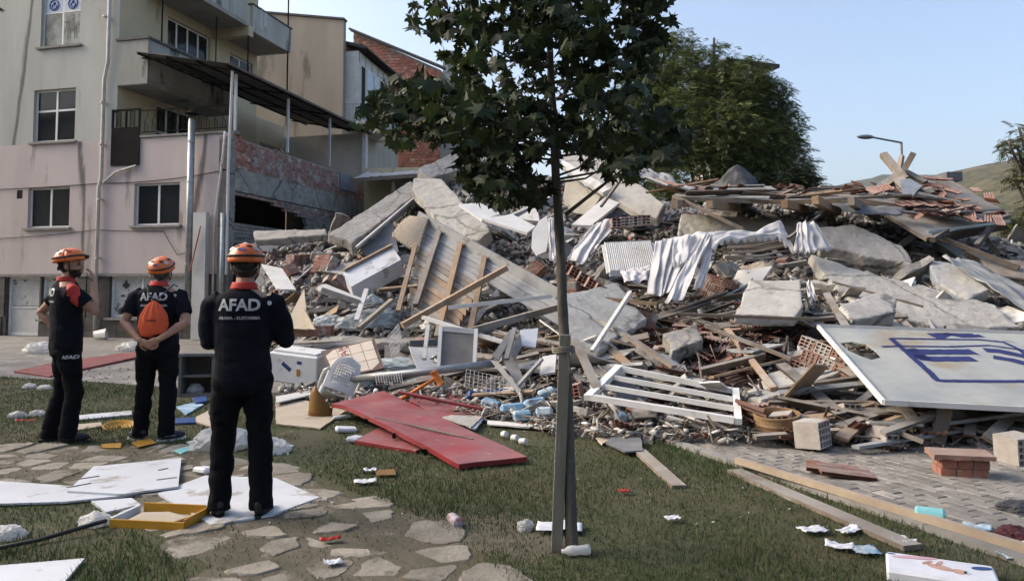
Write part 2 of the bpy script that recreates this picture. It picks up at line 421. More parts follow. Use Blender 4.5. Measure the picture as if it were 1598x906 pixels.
m_hill = forest_mat('scrub_hill', (.026, .032, .016), (.07, .062, .034), (.095, .08, .046), .11)
m_hill2 = forest_mat('wooded_hill', (.026, .034, .022), (.042, .048, .03), (.06, .058, .04), .05)
hill('hill', 620, [(1000, 440), (1180, 400), (1290, 345), (1380, 300), (1450, 275), (1500, 262), (1560, 254), (1640, 247), (1800, 235), (2100, 250), (2600, 300), (3300, 430)], m_hill, 420, 3, 6)
hill('distant_hill', 1900, [(-2600, 430), (-1500, 350), (-600, 330), (100, 350), (600, 380), (1000, 360), (1200, 315), (1285, 296), (1340, 281), (1380, 279), (1430, 286), (1520, 300), (1800, 330), (2400, 400)], m_hill2, 900, 9, 14)
# ------------------------------------------------------------------ building materials
ST = (1, 1, .18)
m_grey = mat('grey_render', (.44, .435, .39), (.35, .345, .31), 1.0, .92, .25, 12, stretch=ST, crack=.3, c3=(.22, .215, .185), s3=1.5, t3=.59, objvar=.04)
m_pink = mat('pink_render', (.53, .455, .43), (.44, .378, .355), .9, .92, .25, 12, stretch=ST, crack=.35, c3=(.30, .262, .245), s3=1.6, t3=.58, objvar=.04)
m_yel = mat('cream_render', (.55, .465, .31), (.46, .39, .26), .9, .92, .25, 12, stretch=ST, c3=(.33, .29, .20), s3=1.1, t3=.6, objvar=.06)
m_stain = mat('stained_render', (.36, .35, .31), (.27, .26, .23), 1.5, .92, .4, 12, stretch=(1, 1, .3), c3=(.05, .048, .042), s3=1.1, t3=.53, objvar=.05)
m_beige = mat('beige_render', (.36, .31, .245), (.27, .235, .185), .7, .93, .3, 10, stretch=(1, 1, .22), c3=(.17, .15, .12), s3=.8, t3=.6, objvar=.03)
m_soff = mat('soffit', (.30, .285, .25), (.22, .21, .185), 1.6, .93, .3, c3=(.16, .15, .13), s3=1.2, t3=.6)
m_upvc = mat('white_frame', (.66, .66, .64), (.56, .56, .54), 4, .45, objvar=.05, c3=(.42, .41, .38), s3=5, t3=.64)
m_glass = mat('window_glass', (.014, .016, .018), (.022, .024, .026), .8, .08, objvar=.3, spec=.22)
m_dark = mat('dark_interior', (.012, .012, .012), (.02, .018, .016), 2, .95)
m_sill = mat('sill', (.27, .26, .235), (.19, .18, .165), 4, .9)
m_iron = mat('black_iron', (.008, .008, .009), (.015, .013, .012), 6, .75, spec=.06)
m_tile_dk = mat('dark_plinth_tile', (.075, .068, .06), (.045, .042, .04), 5, .5, objvar=.25)
m_zinc = mat('galvanised', (.34, .36, .37), (.25, .27, .28), 5, .45, metal=.6, objvar=.06)
m_pipe = mat('drain_pipe', (.50, .48, .46), (.38, .36, .345), 3, .6, c3=(.25, .22, .2), s3=4, t3=.62)
m_brick = mat('brick', (.30, .13, .095), (.215, .095, .07), 7, .9, .3, 40, island=.3, objvar=.2, c3=(.33, .28, .245), s3=3, t3=.57)
m_brickp = mat('plaster_smeared_brick', (.33, .215, .185), (.27, .15, .125), 6, .92, .3, 30, island=.22, c3=(.37, .345, .315), s3=2.6, t3=.53)
m_mortar = mat('mortar', (.30, .28, .255), (.22, .205, .185), 5, .95, .5, 25)
m_corr = mat('corrugated_roof', (.10, .092, .085), (.065, .06, .058), 2, .75, c3=(.15, .13, .115), s3=2, t3=.6, objvar=.05)
m_rooft = mat('roof_tile', (.20, .088, .062), (.135, .065, .05), 6, .88, .3, 30, objvar=.22, island=.25, dust=.5, c3=(.10, .065, .05), s3=4, t3=.6)
m_white = mat('white_paint', (.56, .555, .53), (.48, .47, .45), 3, .75, .1, c3=(.36, .345, .32), s3=2.5, t3=.62, objvar=.07)

# ------------------------------------------------------------------ pink and grey apartment building
TH = R(-13.8); CB = P(355, 450, 21.5)
apt = empty('apartment_or_shade_block', (CB.x, CB.y, 0), TH, 'four storey apartment block, grey above and pink below, with torn open brick terrace side', 'building')
def fwall(name, x0, x1, z0, z1, holes, m, y=0.0, rev=.22, parent=apt):
    """front wall (faces -y) with real openings and reveals; holes = (x0,x1,z0,z1)"""
    mb = MB(); xs = sorted({x0, x1, *[h[0] for h in holes], *[h[1] for h in holes]}); zs = sorted({z0, z1, *[h[2] for h in holes], *[h[3] for h in holes]})
    for a, b in zip(xs, xs[1:]):
        for c, d in zip(zs, zs[1:]):
            mx, mz = (a+b)/2, (c+d)/2
            if any(h[0] < mx < h[1] and h[2] < mz < h[3] for h in holes): continue
            mb.quad((a, y, c), (b, y, c), (b, y, d), (a, y, d))
    for a, b, c, d in holes:
        mb.quad((a, y, c), (a, y+rev, c), (b, y+rev, c), (b, y, c)); mb.quad((a, y, d), (b, y, d), (b, y+rev, d), (a, y+rev, d))
        mb.quad((a, y, c), (a, y, d), (a, y+rev, d), (a, y+rev, c)); mb.quad((b, y, c), (b, y+rev, c), (b, y+rev, d), (b, y, d))
    return mb.build(name, m, parent)
def swall(name, x, y0, y1, z0, z1, holes, m, rev=.22, parent=apt):
    """side wall (faces +x)"""
    mb = MB(); ys = sorted({y0, y1, *[h[0] for h in holes], *[h[1] for h in holes]}); zs = sorted({z0, z1, *[h[2] for h in holes], *[h[3] for h in holes]})
    for a, b in zip(ys, ys[1:]):
        for c, d in zip(zs, zs[1:]):
            my, mz = (a+b)/2, (c+d)/2
            if any(h[0] < my < h[1] and h[2] < mz < h[3] for h in holes): continue
            mb.quad((x, a, c), (x, b, c), (x, b, d), (x, a, d))
    for a, b, c, d in holes:
        mb.quad((x, a, c), (x, b, c), (x-rev, b, c), (x-rev, a, c)); mb.quad((x, a, d), (x-rev, a, d), (x-rev, b, d), (x, b, d))
        mb.quad((x, a, c), (x-rev, a, c), (x-rev, a, d), (x, a, d)); mb.quad((x, b, c), (x, b, d), (x-rev, b, d), (x-rev, b, c))
    return mb.build(name, m, parent)
def window(hole, plane, at=0.0, bars=(.5,), trans=None, inset=.10, parent=apt, fr=.06, sill=True, paned=True, mglass=None):
    """a framed window filling the hole; plane 'F' faces -y at y=at, 'S' faces +x at x=at"""
    a, b, c, d = hole
    def bx(mb, p, q, r, s, d0, d1):
        if plane == 'F': mb.box(p, q, at+inset+d0, at+inset+d1, r, s)
        else: mb.box(at-inset-d1, at-inset-d0, p, q, r, s)
    w = MB(); e = .004
    bx(w, a+e, a+fr, c+e, d-e, 0, .06); bx(w, b-fr, b-e, c+e, d-e, 0, .06)
    bx(w, a+fr, b-fr, d-fr, d-e, 0, .06); bx(w, a+fr, b-fr, c+e, c+fr, 0, .06)
    wo_ = w.build('window', m_upvc, parent)
    xs = [a+fr] + [a+(b-a)*t for t in bars] + [b-fr]
    zs = [c+fr] + ([c+(d-c)*trans] if trans else []) + [d-fr]
    mu = MB()
    for t in xs[1:-1]: bx(mu, t-.035, t+.035, c+fr, d-fr, .004, .056)
    if trans:
        for i in range(len(xs)-1): bx(mu, xs[i]+(.035 if i else 0), xs[i+1]-(.035 if i < len(xs)-2 else 0), zs[1]-.03, zs[1]+.03, .006, .054)
    if mu.v: mu.build('mullion', m_upvc, wo_)
    if paned:
        for i in range(len(xs)-1):
            for j in range(len(zs)-1):
                g_ = MB(); bx(g_, xs[i]+(.036 if i else .001), xs[i+1]-(.036 if i < len(xs)-2 else .001), zs[j]+(.031 if j else .001), zs[j+1]-(.031 if j < len(zs)-2 else .001), .026, .034)
                g_.build('pane', mglass or m_glass, wo_)
    if sill:
        s_ = MB()
        if plane == 'F': s_.box(a-.10, b+.10, at-.09, at+.09, c-.07, c-.004)
        else: s_.box(at-.09, at+.09, a-.10, b+.10, c-.07, c-.004)
        s_.build('sill', m_sill, wo_)
    return wo_
W2 = (-7.15, -5.55, 6.12, 7.8); W3 = (-6.98, -5.47, 9.17, 11.0)
W1a = (-7.25, -5.66, 3.4, 4.68); W1b = (-3.29, -1.69, 3.4, 4.68)
D0 = (-8.0, -6.72, .02, 1.88); D1 = (-6.66, -5.3, .55, 1.88); GW = (-4.12, -1.35, .62, 1.88)
W2l = (-12.2, -10.6, 6.12, 7.8); W3l = (-12.2, -10.6, 9.17, 11.0); W1l = (-12.2, -10.6, 3.4, 4.68)
VB = (-7.7, -7.47, 4.35, 4.62)
fwall('wall', -14, -4, 6.075, 14.5, [W2, W3, W2l, W3l], m_grey)
fwall('wall', -14, 0, 1.93, 6.075, [W1a, W1b, W1l, VB], m_pink)
fwall('wall', -14, 0, -.3, 1.93, [D0, D1, GW], m_tile_dk, y=.03, rev=.2)
MB().box(-14, -1.0, -.05, .12, 1.87, 1.955).build('ledge', m_sill, apt)
MB().box(VB[0]-.03, VB[1]+.03, .02, .10, VB[2]-.03, VB[3]+.03).build('vent_box', m_dark, apt)
for h_, tr in ((W2, .6), (W3, .62), (W2l, .6), (W3l, .62)): window(h_, 'F', trans=tr)
for h_ in (W1a, W1b, W1l): window(h_, 'F')
# pictures behind the top window (stickers with ring emblem, rider on horse print kept as soft greyscale patches)
m_film = mat('window_print', (.22, .235, .20), (.07, .075, .06), 2.2, .3, lo=.4, hi=.6, objvar=.1)
m_filmb = mat('pale_film', (.42, .47, .56), (.36, .41, .50), 3, .35)
m_blue = mat('blue_print', (.03, .07, .24), (.04, .09, .28), 5, .5)
stk = MB()
for a, b in ((-6.90, -6.27), (-6.19, -5.54)):
    MB().box(a, b, .104, .12, 10.33, 10.93).build('window_film', m_filmb, apt)
    o = MB(); c = ((a+b)/2, .1, 10.55)
    o.tube([(c[0]+.17*math.cos(t), c[1], c[2]+.17*math.sin(t)) for t in np.linspace(0, 6.283, 20, endpoint=False)], .022, 5, closed=True)
    o.tube([(c[0]+.09*math.cos(t), c[1], c[2]-.03+.09*math.sin(t)) for t in np.linspace(2.6, 6.6, 12)], .03, 5)
    o.tube([(c[0]-.02, c[1], c[2]+.0), (c[0]+.03, c[1], c[2]+.1)], .035, 5)
    o.build('ring_emblem', m_blue, apt)
    MB().box(a, b, .106, .12, 9.25, 10.26).build('window_poster', m_film, apt)
# horse rider silhouette on the right poster
hs = MB(); hx, hz0 = -5.87, 9.36; yq = .100
def blob(mb, cx, cz, rx, rz, y=yq, n=14, th=.004):
    mb.prism([(cx+rx*math.cos(t), y, cz+rz*math.sin(t)) for t in np.linspace(0, 6.283, n, endpoint=False)], (0, -1, 0), th)
blob(hs, hx, hz0+.40, .17, .095); blob(hs, hx-.17, hz0+.52, .06, .13); blob(hs, hx-.22, hz0+.60, .09, .04); blob(hs, hx+.03, hz0+.62, .05, .13); blob(hs, hx+.03, hz0+.80, .035, .04)
for dx_ in (-.14, -.06, .08, .15): hs.prism([(hx+dx_-.02, yq, hz0+.4), (hx+dx_+.02, yq, hz0+.4), (hx+dx_*1.25+.012, yq, hz0+.05), (hx+dx_*1.25-.012, yq, hz0+.05)], (0, -1, 0), .004)
hs.build('rider_print', mat('print_dark', (.035, .038, .032), (.05, .052, .045), 5, .4), apt)
# shop-front door and windows of the ground floor, printed film
m_shopfilm = mat('shop_film', (.48, .49, .48), (.36, .37, .37), 3, .3, c3=(.05, .055, .055), s3=2.6, t3=.56, objvar=.05)
w_ = window(D0, 'F', at=.03, bars=(), trans=.48, sill=False, paned=False, fr=.09)
MB().box(-7.9, -6.82, .16, .19, .10, .88).build('door_panel', m_white, w_); MB().box(-7.9, -6.82, .16, .18, .96, 1.79).build('pane', m_shopfilm, w_)
w_ = window(D1, 'F', at=.03, bars=(.45,), fr=.07, sill=True, mglass=m_shopfilm)
w_ = window(GW, 'F', at=.03, bars=(.40, .72), fr=.08, sill=True, mglass=m_shopfilm)
fp = MB()
for (cx, cz, rx, rz) in ((-3.62, 1.60, .14, .08), (-3.62, 1.62, .06, .14), (-3.72, 1.28, .09, .035), (-3.42, 1.22, .10, .045), (-3.62, 1.12, .05, .03), (-3.55, .85, .30, .12), (-3.75, .78, .12, .07)):
    blob(fp, cx, cz, rx, rz, y=.145)
tag(fp.build('face_print', mat('print_ink', (.03, .032, .034), (.06, .06, .06), 8, .4), apt), kind='stuff')
# plinth tiles
for i in range(34):
    for j in range(3):
        x0 = -9.6+i*.29; z0 = .0+j*.205
        if any(h[0]-.05 < x0+.14 < h[1]+.05 and z0+.1 > h[2]-.06 for h in (D0, D1, GW)) or x0 > -.4: continue
        MB().box(x0+.006, x0+.284, -.004, .028, z0+.006, z0+.199).build('plinth_tile', m_tile_dk, apt)
for (xa, xb) in ((-8.4, -8.05), (-5.25, -4.95), (-4.9, -4.6)):
    for j in range(6): MB().box(xa, xb, -.004, .028, .62+j*.21, .815+j*.21).build('plinth_tile', m_tile_dk, apt)
# body of the main block and its side wall with windows
WA = (2.15, 4.42, 9.72, 10.72); DT = (1.72, 3.5, 6.12, 7.62); WB = (5.6, 7.1, 9.75, 10.55); WC = (7.7, 9.2, 6.5, 7.5)
swall('wall', -4.0, 0, 7.42, 5.5, 14.5, [WA, DT, WB], m_yel)
swall('wall', -4.0, 7.42, 9.6, 5.3, 8.5, [WC], m_yel)
MB().box(-14, -4.001, .4, 7.4, 13.9, 14.6).build('roof_slab', m_conc, apt)
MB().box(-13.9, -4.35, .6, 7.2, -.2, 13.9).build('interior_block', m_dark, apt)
MB().box(-14.02, -13.9, .002, 7.4, -.3, 14.5).build('wall', m_grey, apt); MB().box(-13.9, -4.02, 7.28, 7.4, -.3, 14.5).build('wall', m_grey, apt)
window(WA, 'S', at=-4, bars=(.25, .5, .75)); window(WB, 'S', at=-4, bars=(.5,)); window(DT, 'S', at=-4, bars=(.33, .66), trans=.4); window(WC, 'S', at=-4)
# second floor balcony with stained parapet
bal = MB()
bal.box(-3.998, -2.9, -.02, 4.2, 7.72, 7.88)
bo = bal.build('balcony', m_soff, apt)
bp = MB(); bp.box(-4.02, -2.9, -.04, .09, 7.74, 9.12); bp.build('parapet', m_stain, bo)
bp = MB(); bp.box(-3.02, -2.898, .092, 4.2, 7.885, 9.12); bp.build('parapet', m_stain, bo)
MB().box(-4.04, -2.84, -.09, .14, 9.122, 9.19).build('coping', m_iron if False else m_corr, bo)
MB().box(-3.08, -2.84, .142, 4.25, 9.122, 9.19).build('coping', m_corr, bo)
MB().tube([(-2.95, .6, 9.18), (-2.95, .6, 11.1)], .025, 6).build('balcony_post', m_iron, bo)
MB().tube([(-2.95, 3.3, 9.18), (-2.95, 3.3, 11.0)], .02, 6).build('balcony_post', m_iron, bo)
# third floor balconies
b3 = MB().box(-3.998, -2.5, 1.0, 4.45, 11.05, 11.2).build('balcony', m_soff, apt)
MB().box(-2.62, -2.498, 1.0, 4.45, 11.202, 12.3).build('parapet', m_grey, b3); MB().box(-3.99, -2.62, .98, 1.1, 11.202, 12.3).build('parapet', m_grey, b3)
MB().box(-3.998, -2.45, 4.47, 4.75, 10.72, 11.1).build('beam', m_yel, apt)
b4 = MB().box(-3.998, -2.5, 4.76, 7.4, 10.98, 11.1).build('balcony', m_soff, apt)
MB().box(-2.6, -2.48, 4.76, 7.4, 10.97, 11.95).build('parapet', m_grey, b4); MB().box(-3.99, -2.6, 7.3, 7.42, 10.97, 11.95).build('parapet', m_grey, b4)
MB().box(-2.66, -2.44, 4.7, 7.46, 11.952, 12.0).build('coping', m_corr, b4)
MB().tube([(-2.55, 7.3, 8.0), (-2.55, 7.3, 14.5)], .03, 6).build('mast', m_iron, apt); MB().tube([(-2.55, 4.6, 8.9), (-2.55, 4.6, 10.75)], .025, 6).build('mast', m_iron, apt)
cl = MB(); cl.grid(lambda a, b: (-2.47+.03*math.sin(a*9), 5.2+a*.45, 12.02-b*(.75+.15*math.sin(a*7))), 8, 6); cl.build('hanging_cloth', m_white, b4, smooth=True)
# terrace wing: floor, dark inside, front pieces, parapet cap, gate, railing
MB().box(-3.998, -.26, .24, 9.5, 5.3, 5.48).build('terrace_floor', m_conc, apt)
MB().box(-3.1, -.2, -.06, .12, 6.08, 6.14).build('parapet_cap', m_sill, apt)
MB().box(-3.99, -.02, .14, .24, 5.2, 6.07).build('parapet', m_pink, apt)
gt = MB().box(-4.14, -3.12, -.05, -.01, 5.25, 6.42).build('iron_gate', m_iron, apt)
fr_ = MB()
for x in (-4.14, -3.65, -3.17): fr_.box(x, x+.05, -.055, -.005, 6.42, 6.98)
fr_.box(-4.14, -3.12, -.056, -.004, 6.93, 6.99)
for cx in (-3.9, -3.4):
    for k in range(4):
        t0 = 6.47+k*.115
        fr_.tube([(cx+.045*math.cos(t), -.03, t0+.05+.05*math.sin(t)) for t in np.linspace(0, 6.283, 10, endpoint=False)], .009, 4, closed=True)
    fr_.box(cx-.09, cx-.075, -.04, -.02, 6.42, 6.93); fr_.box(cx+.075, cx+.09, -.04, -.02, 6.42, 6.93)
fr_.build('gate_scrollwork', m_iron, gt)
rl = MB(); rl.tube([(-3.1, .02, 6.92), (-.15, .02, 6.92)], .016, 6); rl.tube([(-3.1, .02, 6.25), (-.15, .02, 6.25)], .014, 6)
for k in range(11):
    x = -3.0+k*.27; rl.tube([(x, .02, 6.26), (x, .02, 6.62), (x+.1, .02, 6.72), (x+.1, .02, 6.91)], .009, 4); rl.tube([(x+.1, .02, 6.26), (x+.1, .02, 6.45), (x+.02, .02, 6.55)], .009, 4)
rl.build('terrace_railing', m_iron, apt)
# canopy over the terrace
cn = empty('terrace_canopy', (0, 0, 0)); cn.parent = apt
cr = MB()
def cano(a, b, dz=0): x = -3.05+3.25*a; return (x, -.45+10.0*b, 8.62-.62*a+dz)
ncor = 84
cr.grid(lambda a, b: cano(a, b, .022*math.sin(b*ncor*1.5)), 2, 260)
sheet = cr.build('corrugated_sheet', m_corr, cn, smooth=True)
sol = sheet.modifiers.new('s', 'SOLIDIFY'); sol.thickness = .012
for a in (.04, .35, .66, .97): MB().bar(cano(a, 0, -.055), cano(a, 1, -.055), .05, .05).build('purlin', m_iron, cn)
for b in (.035, .3, .6, .9): MB().bar(cano(.0, b, -.11), cano(1, b, -.11), .045, .045).build('rafter', m_iron, cn)
MB().bar(cano(1.006, 0, .0), cano(1.006, 1, .0), .03, .07).build('edge_trim', mat('maroon_trim', (.10, .045, .04), (.15, .12, .11), 4, .7), cn)
MB().tube([(.02, -.10, 1.9), (.02, -.10, 5), (.08, -.08, 8.0)], .042, 8).build('post', m_white, cn)
for y in (.35, 3.3, 6.25, 9.1): MB().box(.03-.16, .10-.16, y-.035, y+.035, 6.085, 7.93).build('post', m_white, cn)
lp = MB(); lp.lathe([(0, .12), (.16, .12), (.16, .02), (.08, 0), (0, 0)], (-.095, .35, 6.07), 10); lp.build('post_footing', m_conc, cn)
# white partition at the end of the terrace
MB().box(-3.9, -.02, 9.3, 9.45, 5.48, 8.0).build('end_wall', m_white, apt); MB().box(-.10, .02, 9.14, 9.29, 5.4, 8.02).build('end_post', m_white, apt)
# torn side wall: individual bricks with the hole
sb = empty('side_wall', (0, 0, 0)); sb.parent = apt
def ragged(y): return 6.07-.03*(y > .6)-.05*noise.noise((y*2, 1, 1))-.06*noise.noise((y*6, 2, 1))
core = MB()
core.box(-.20, -.03, .02, 6.85, 5.08, 6.0); core.box(-.20, -.03, 8.5, 9.6, 5.0, 6.0); core.box(-.20, -.03, 6.85, 8.5, 5.08, 5.3)
core.build('mortar_core', m_mortar, sb)
bm_ = MB(); bp_ = MB(); rb = random.Random(3)
for r_ in range(10):
    z = 5.1+r_*.097; y = .03 + (.1 if r_ % 2 else 0)
    while y < 9.5:
        L_ = .19; top = ragged(y)
        if z+.09 < top and not (6.85 < y+.1 < 8.5 and z > 5.28+.05*noise.noise((y*5, 0, 3))) and rb.random() > .02:
            dest = bm_ if (y < 1.15 and rb.random() < .93 and z > 5.14) or rb.random() < .05 else bp_
            d = rb.uniform(0, .025); dest.box(-.06, -.0-d, y, y+L_-.014, z, z+.084)
        y += L_
for k, dest in enumerate((bm_, bp_)):
    tag(dest.build('bricks', (m_brick, m_brickp)[k], sb), kind='stuff')
# concrete ring beam, brick course below, hole
rbm = plate([(.02, -.02, 5.06), (.02, 9.7, 5.06), (.02, 9.7, 4.36), (.02, -.02, 4.36)], .3, .0)
def beamface(a, b):
    y = -.02+9.8*a; z = 4.40+.68*b
    return (.012+.02*noise.noise((y*3, z*3, 0))+.012*noise.noise((y*9, z*9, 0)), y, z+(.02*noise.noise((y*4, 0, 5)) if b in (0, 1) else 0))
bb = MB(); bb.grid(beamface, 120, 10); bb.grid(lambda a, b: (.012-.3*b, -.02+9.8*a, 4.40), 10, 1); bb.grid(lambda a, b: (.012-.3*b, -.02+9.8*a, 5.075), 10, 1)
bb.build('ring_beam', m_conc, sb)
def holetop(y): return 4.36 if y < .2 else 4.30-.06*noise.noise((y*3, 4, 4)) if y < 2.1 else 4.30-.38*(y-2.1)/2.3 if y < 4.5 else 0
cb = MB(); cbr = MB()
for r_ in range(13):
    z = 3.05+r_*.103; y = .03+(.1 if r_ % 2 else 0)
    while y < 9.4:
        inside = .25 < y+.1 < 4.6 and z+.05 > (3.42 if y < 2.9 else 3.25) and z+.05 < holetop(y) + (0 if y < 2.2 else rb.uniform(-.04, .04))
        if not inside and z+.09 < 4.40:
            dest = cb if (z > 4.02 and rb.random() < .75) or (y > 6.5 and rb.random() < .4) else cbr
            d = rb.uniform(0, .03); dest.box(-.16, -.01-d, y, y+.18, z, z+.09)
        y += .19
tag(cb.build('bricks', m_brickp, sb), kind='stuff'); tag(cbr.build('bricks', m_conc, sb), kind='stuff')
MB().box(-.35, .03, -.03, .22, -.2, 5.98).build('corner_column', m_conc, sb)
MB().box(-.32, -.02, .2, 9.6, 2.85, 3.04).build('floor_edge', m_conc, sb)
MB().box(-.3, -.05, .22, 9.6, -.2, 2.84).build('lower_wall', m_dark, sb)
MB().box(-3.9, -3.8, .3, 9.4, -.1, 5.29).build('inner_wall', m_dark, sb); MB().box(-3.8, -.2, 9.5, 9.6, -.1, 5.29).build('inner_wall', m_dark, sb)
MB().box(-.04, .01, 6.95, 8.4, 5.33, 5.98).build('blue_board', mat('bluegrey_board', (.17, .20, .235), (.14, .165, .19), 3, .6), sb)
# pipes on the front
MB().tube([(-4.3, -.09, 14.4), (-4.3, -.09, 8.5), (-4.42, -.09, 7.9), (-4.42, -.09, 4.9), (-4.5, -.09, 4.6), (-4.5, -.09, .05)], .055, 8).build('drain_pipe', m_pipe, apt, smooth=True)
for z in (12, 9.9, 7.2, 5.9, 4.2, 2.4): MB().tube([(-4.44, -.09, z), (-4.44, -.09, z+.05)], .085, 8).build('pipe_bracket', m_pipe, apt)
MB().tube([(-3.2, -.07, 5.22), (-3.9, -.07, 5.05), (-4.36, -.09, 4.72)], .04, 8).build('branch_pipe', m_pipe, apt)
fl = MB(); fl.tube([(-1.16, -.22, 1.2), (-1.16, -.22, 6.5)], .098, 12); flo = fl.build('flue_pipe', m_zinc, apt, smooth=True)
for z in (2.2, 3.4, 4.6, 5.8): MB().tube([(-1.16, -.22, z), (-1.16, -.22, z+.05)], .104, 12).build('flue_seam', m_zinc, flo)
MB().lathe([(0, .14), (.05, .12), (.21, .0), (.19, -.02), (0, -.02)], (-1.16, -.22, 6.66), 14).build('flue_cap', m_iron, flo)
for k in range(3): MB().tube([(-1.16+.1*math.cos(k*2.1), -.22+.1*math.sin(k*2.1), 6.45), (-1.16+.1*math.cos(k*2.1), -.22+.1*math.sin(k*2.1), 6.67)], .01, 4).build('cap_stay', m_iron, flo)
MB().tube([(-.42, -.09, .1), (-.42, -.09, 3.4), (-.18, -.09, 5.4), (-.10, -.12, 6.1)], .036, 8).build('drain_pipe', m_pipe, apt, smooth=True)
MB().tube([(-.12, -.1, .1), (-.12, -.1, 3.7)], .085, 10).build('drain_pipe', m_zinc, apt, smooth=True)
def cable(name, pts, r=.012, par=None, m=m_iron): return MB().tube(pts, r, 5).build(name, m, par)
def sag(a, b, s, n=12):
    a = Vector(a); b = Vector(b); return [a.lerp(b, t)-Vector((0, 0, s*4*t*(1-t))) for t in np.linspace(0, 1, n)]
cable('cable', sag((-12, -.03, 4.72), (-4.5, -.03, 4.73), .06) + sag((-4.5, -.03, 4.73), (-.1, -.03, 4.98), .10), par=apt)
cable('cable', sag((-12, -.03, 3.12), (-4.6, -.03, 3.3), .12) + sag((-4.6, -.03, 3.3), (-2.2, -.03, 3.22), .02) + sag((-2.2, -.03, 3.22), (-1.7, -.03, 2.5), .02, 5) + sag((-1.7, -.03, 2.5), (-1.3, -.03, 2.62), .02, 4), .009, apt)
MB().box(-.98, -.55, -.30, -.12, .02, 3.72).build('cover_panel', mat('pale_sheet_metal', (.47, .475, .465), (.40, .405, .40), 2, .5, metal=.2), apt)
MB().tube([(-1.0, -.36, 2.0), (-.68, -.36, 3.3)], .02, 6).build('red_rod', mat('red_paint', (.24, .035, .03), (.17, .03, .028), 6, .5), apt)

# ------------------------------------------------------------------ off-frame blocks, added for their effect on the light
def shade_block(name, x0, x1, y0, y1, h_, m, label, rz=0.0, floors=4):
    r_ = empty(name, ((x0+x1)/2, (y0+y1)/2, 0), rz, label, 'building'); a, b = (x1-x0)/2, (y1-y0)/2
    MB().box(-a, a, -b, b, -.2, h_).build('wall', m, r_)
    MB().box(-a-.3, a+.3, -b-.3, b+.3, h_+.002, h_+.3).build('roof', m_corr, r_)
    for k in range(floors):
        n = int((y1-y0)/3)
        for j in range(n):
            w = MB().box(a, a+.05, -b+1+j*3, -b+2.5+j*3, 1.1+k*3, 2.5+k*3).build('window', m_upvc, r_)
            MB().box(a+.051, a+.06, -b+1.07+j*3, -b+1.72+j*3, 1.17+k*3, 2.43+k*3).build('pane', m_glass, w); MB().box(a+.051, a+.06, -b+1.78+j*3, -b+2.43+j*3, 1.17+k*3, 2.43+k*3).build('pane', m_glass, w)
    return r_
shade_block('apartment_or_shade_block', -32, -22, -26, 17, 9.2, m_grey, 'plain grey block added out of view left of the pink building to cast shade', floors=3)  # unseen block, put here to shade the scene from the left

shade_block('apartment_or_shade_block', -34, 26, -44, -34, 15, m_beige, 'long beige block added out of view behind the camera to cut sky light', floors=0)  # unseen block, added to dim sky light and window reflections from behind

# ------------------------------------------------------------------ beige house behind
bh = empty('terraced_house', (-9.5, 36, 0), R(-10), 'weathered beige house with tall blank wall and white windowed bay', 'house')
bx0 = P(420, 30, 34); bx1 = P(541, 36, 35)
def bl(q):  # world -> local of bh
    return Matrix.Rotation(R(10), 3, 'Z') @ (Vector(q) - Vector((-9.5, 36, 0)))
A = bl(P(405, 15, 35)); B = bl(P(541, 36, 35)); yA = (A.y+B.y)/2
zt = P(541, 36, 35).z
mb = MB(); mb.add([(A.x-2, yA, 0), (B.x, yA, 0), (B.x, yA, zt), (A.x-2, yA, zt+.9), (A.x-2, yA+.3, 0), (B.x, yA+.3, 0), (B.x, yA+.3, zt), (A.x-2, yA+.3, zt+.9)], [(0,1,2,3),(7,6,5,4),(1,5,6,2),(2,6,7,3),(0,3,7,4)])
mb.build('gable_wall', m_beige, bh)
mb = MB(); mb.bar((A.x-2, yA+.12, zt+.95), (B.x+.05, yA+.12, zt+.05), .42, .09); mb.build('wall_cap', m_corr, bh)
# white side face with bay, receding
y1 = yA+.302
sx = B.x-.05; Ld = 8.0
def zat(u, v):  # point on plane local x = sx
    d = Matrix.Rotation(R(10), 3, 'Z') @ ray(u, v); o = bl((0, 0, CAMH)); t = (sx+.7-o.x)/d.x; return o + d*t
MB().box(sx-6, sx-.02, y1, y1+Ld, 0, zt-1.0).build('wall', m_yel if False else mat('offwhite_render', (.46, .44, .385), (.38, .36, .31), 1.2, .9, .2, stretch=ST), bh)
bay = MB().box(sx-.019, sx+.68, y1+.05, y1+4.3, 9.55, 12.9).build('bay', m_white, bh)
for k, (a, b, mm) in enumerate(((.35, .95, m_dark), (1.05, 2.0, m_glass), (2.1, 2.8, m_glass), (2.95, 3.8, m_dark))):
    f_ = MB().box(sx+.681, sx+.70, y1+a, y1+b, 10.35, 12.35).build('window', m_upvc, bay); MB().box(sx+.701, sx+.712, y1+a+.07, y1+b-.07, 10.42, 12.28).build('pane', mm if mm is m_dark else mat('pale_pane', (.33, .40, .46), (.27, .33, .38), 1, .12, spec=.6), f_)
for k in range(5): MB().box(sx+.682, sx+.70, y1+.1+k*.85, y1+.16+k*.85, 12.36, 12.88).build('mullion', m_sill, bay)
bs = MB().box(sx-.018, sx+1.3, y1+.0, y1+4.5, 9.35, 9.5).build('balcony', m_white, bh)
rr = MB(); rr.tube([(sx+1.25, y1+.05, 10.35), (sx+1.25, y1+4.45, 10.35)], .03, 5); rr.tube([(sx+.0, y1+.05, 10.35), (sx+1.25, y1+.05, 10.35)], .03, 5)
for k in range(23): rr.box(sx+1.235, sx+1.265, y1+.06+k*.19, y1+.11+k*.19, 9.5, 10.33)
for k in range(7): rr.box(sx+.05+k*.18, sx+.09+k*.18, y1+.035, y1+.065, 9.5, 10.33)
rr.build('balcony_railing', m_white, bs)
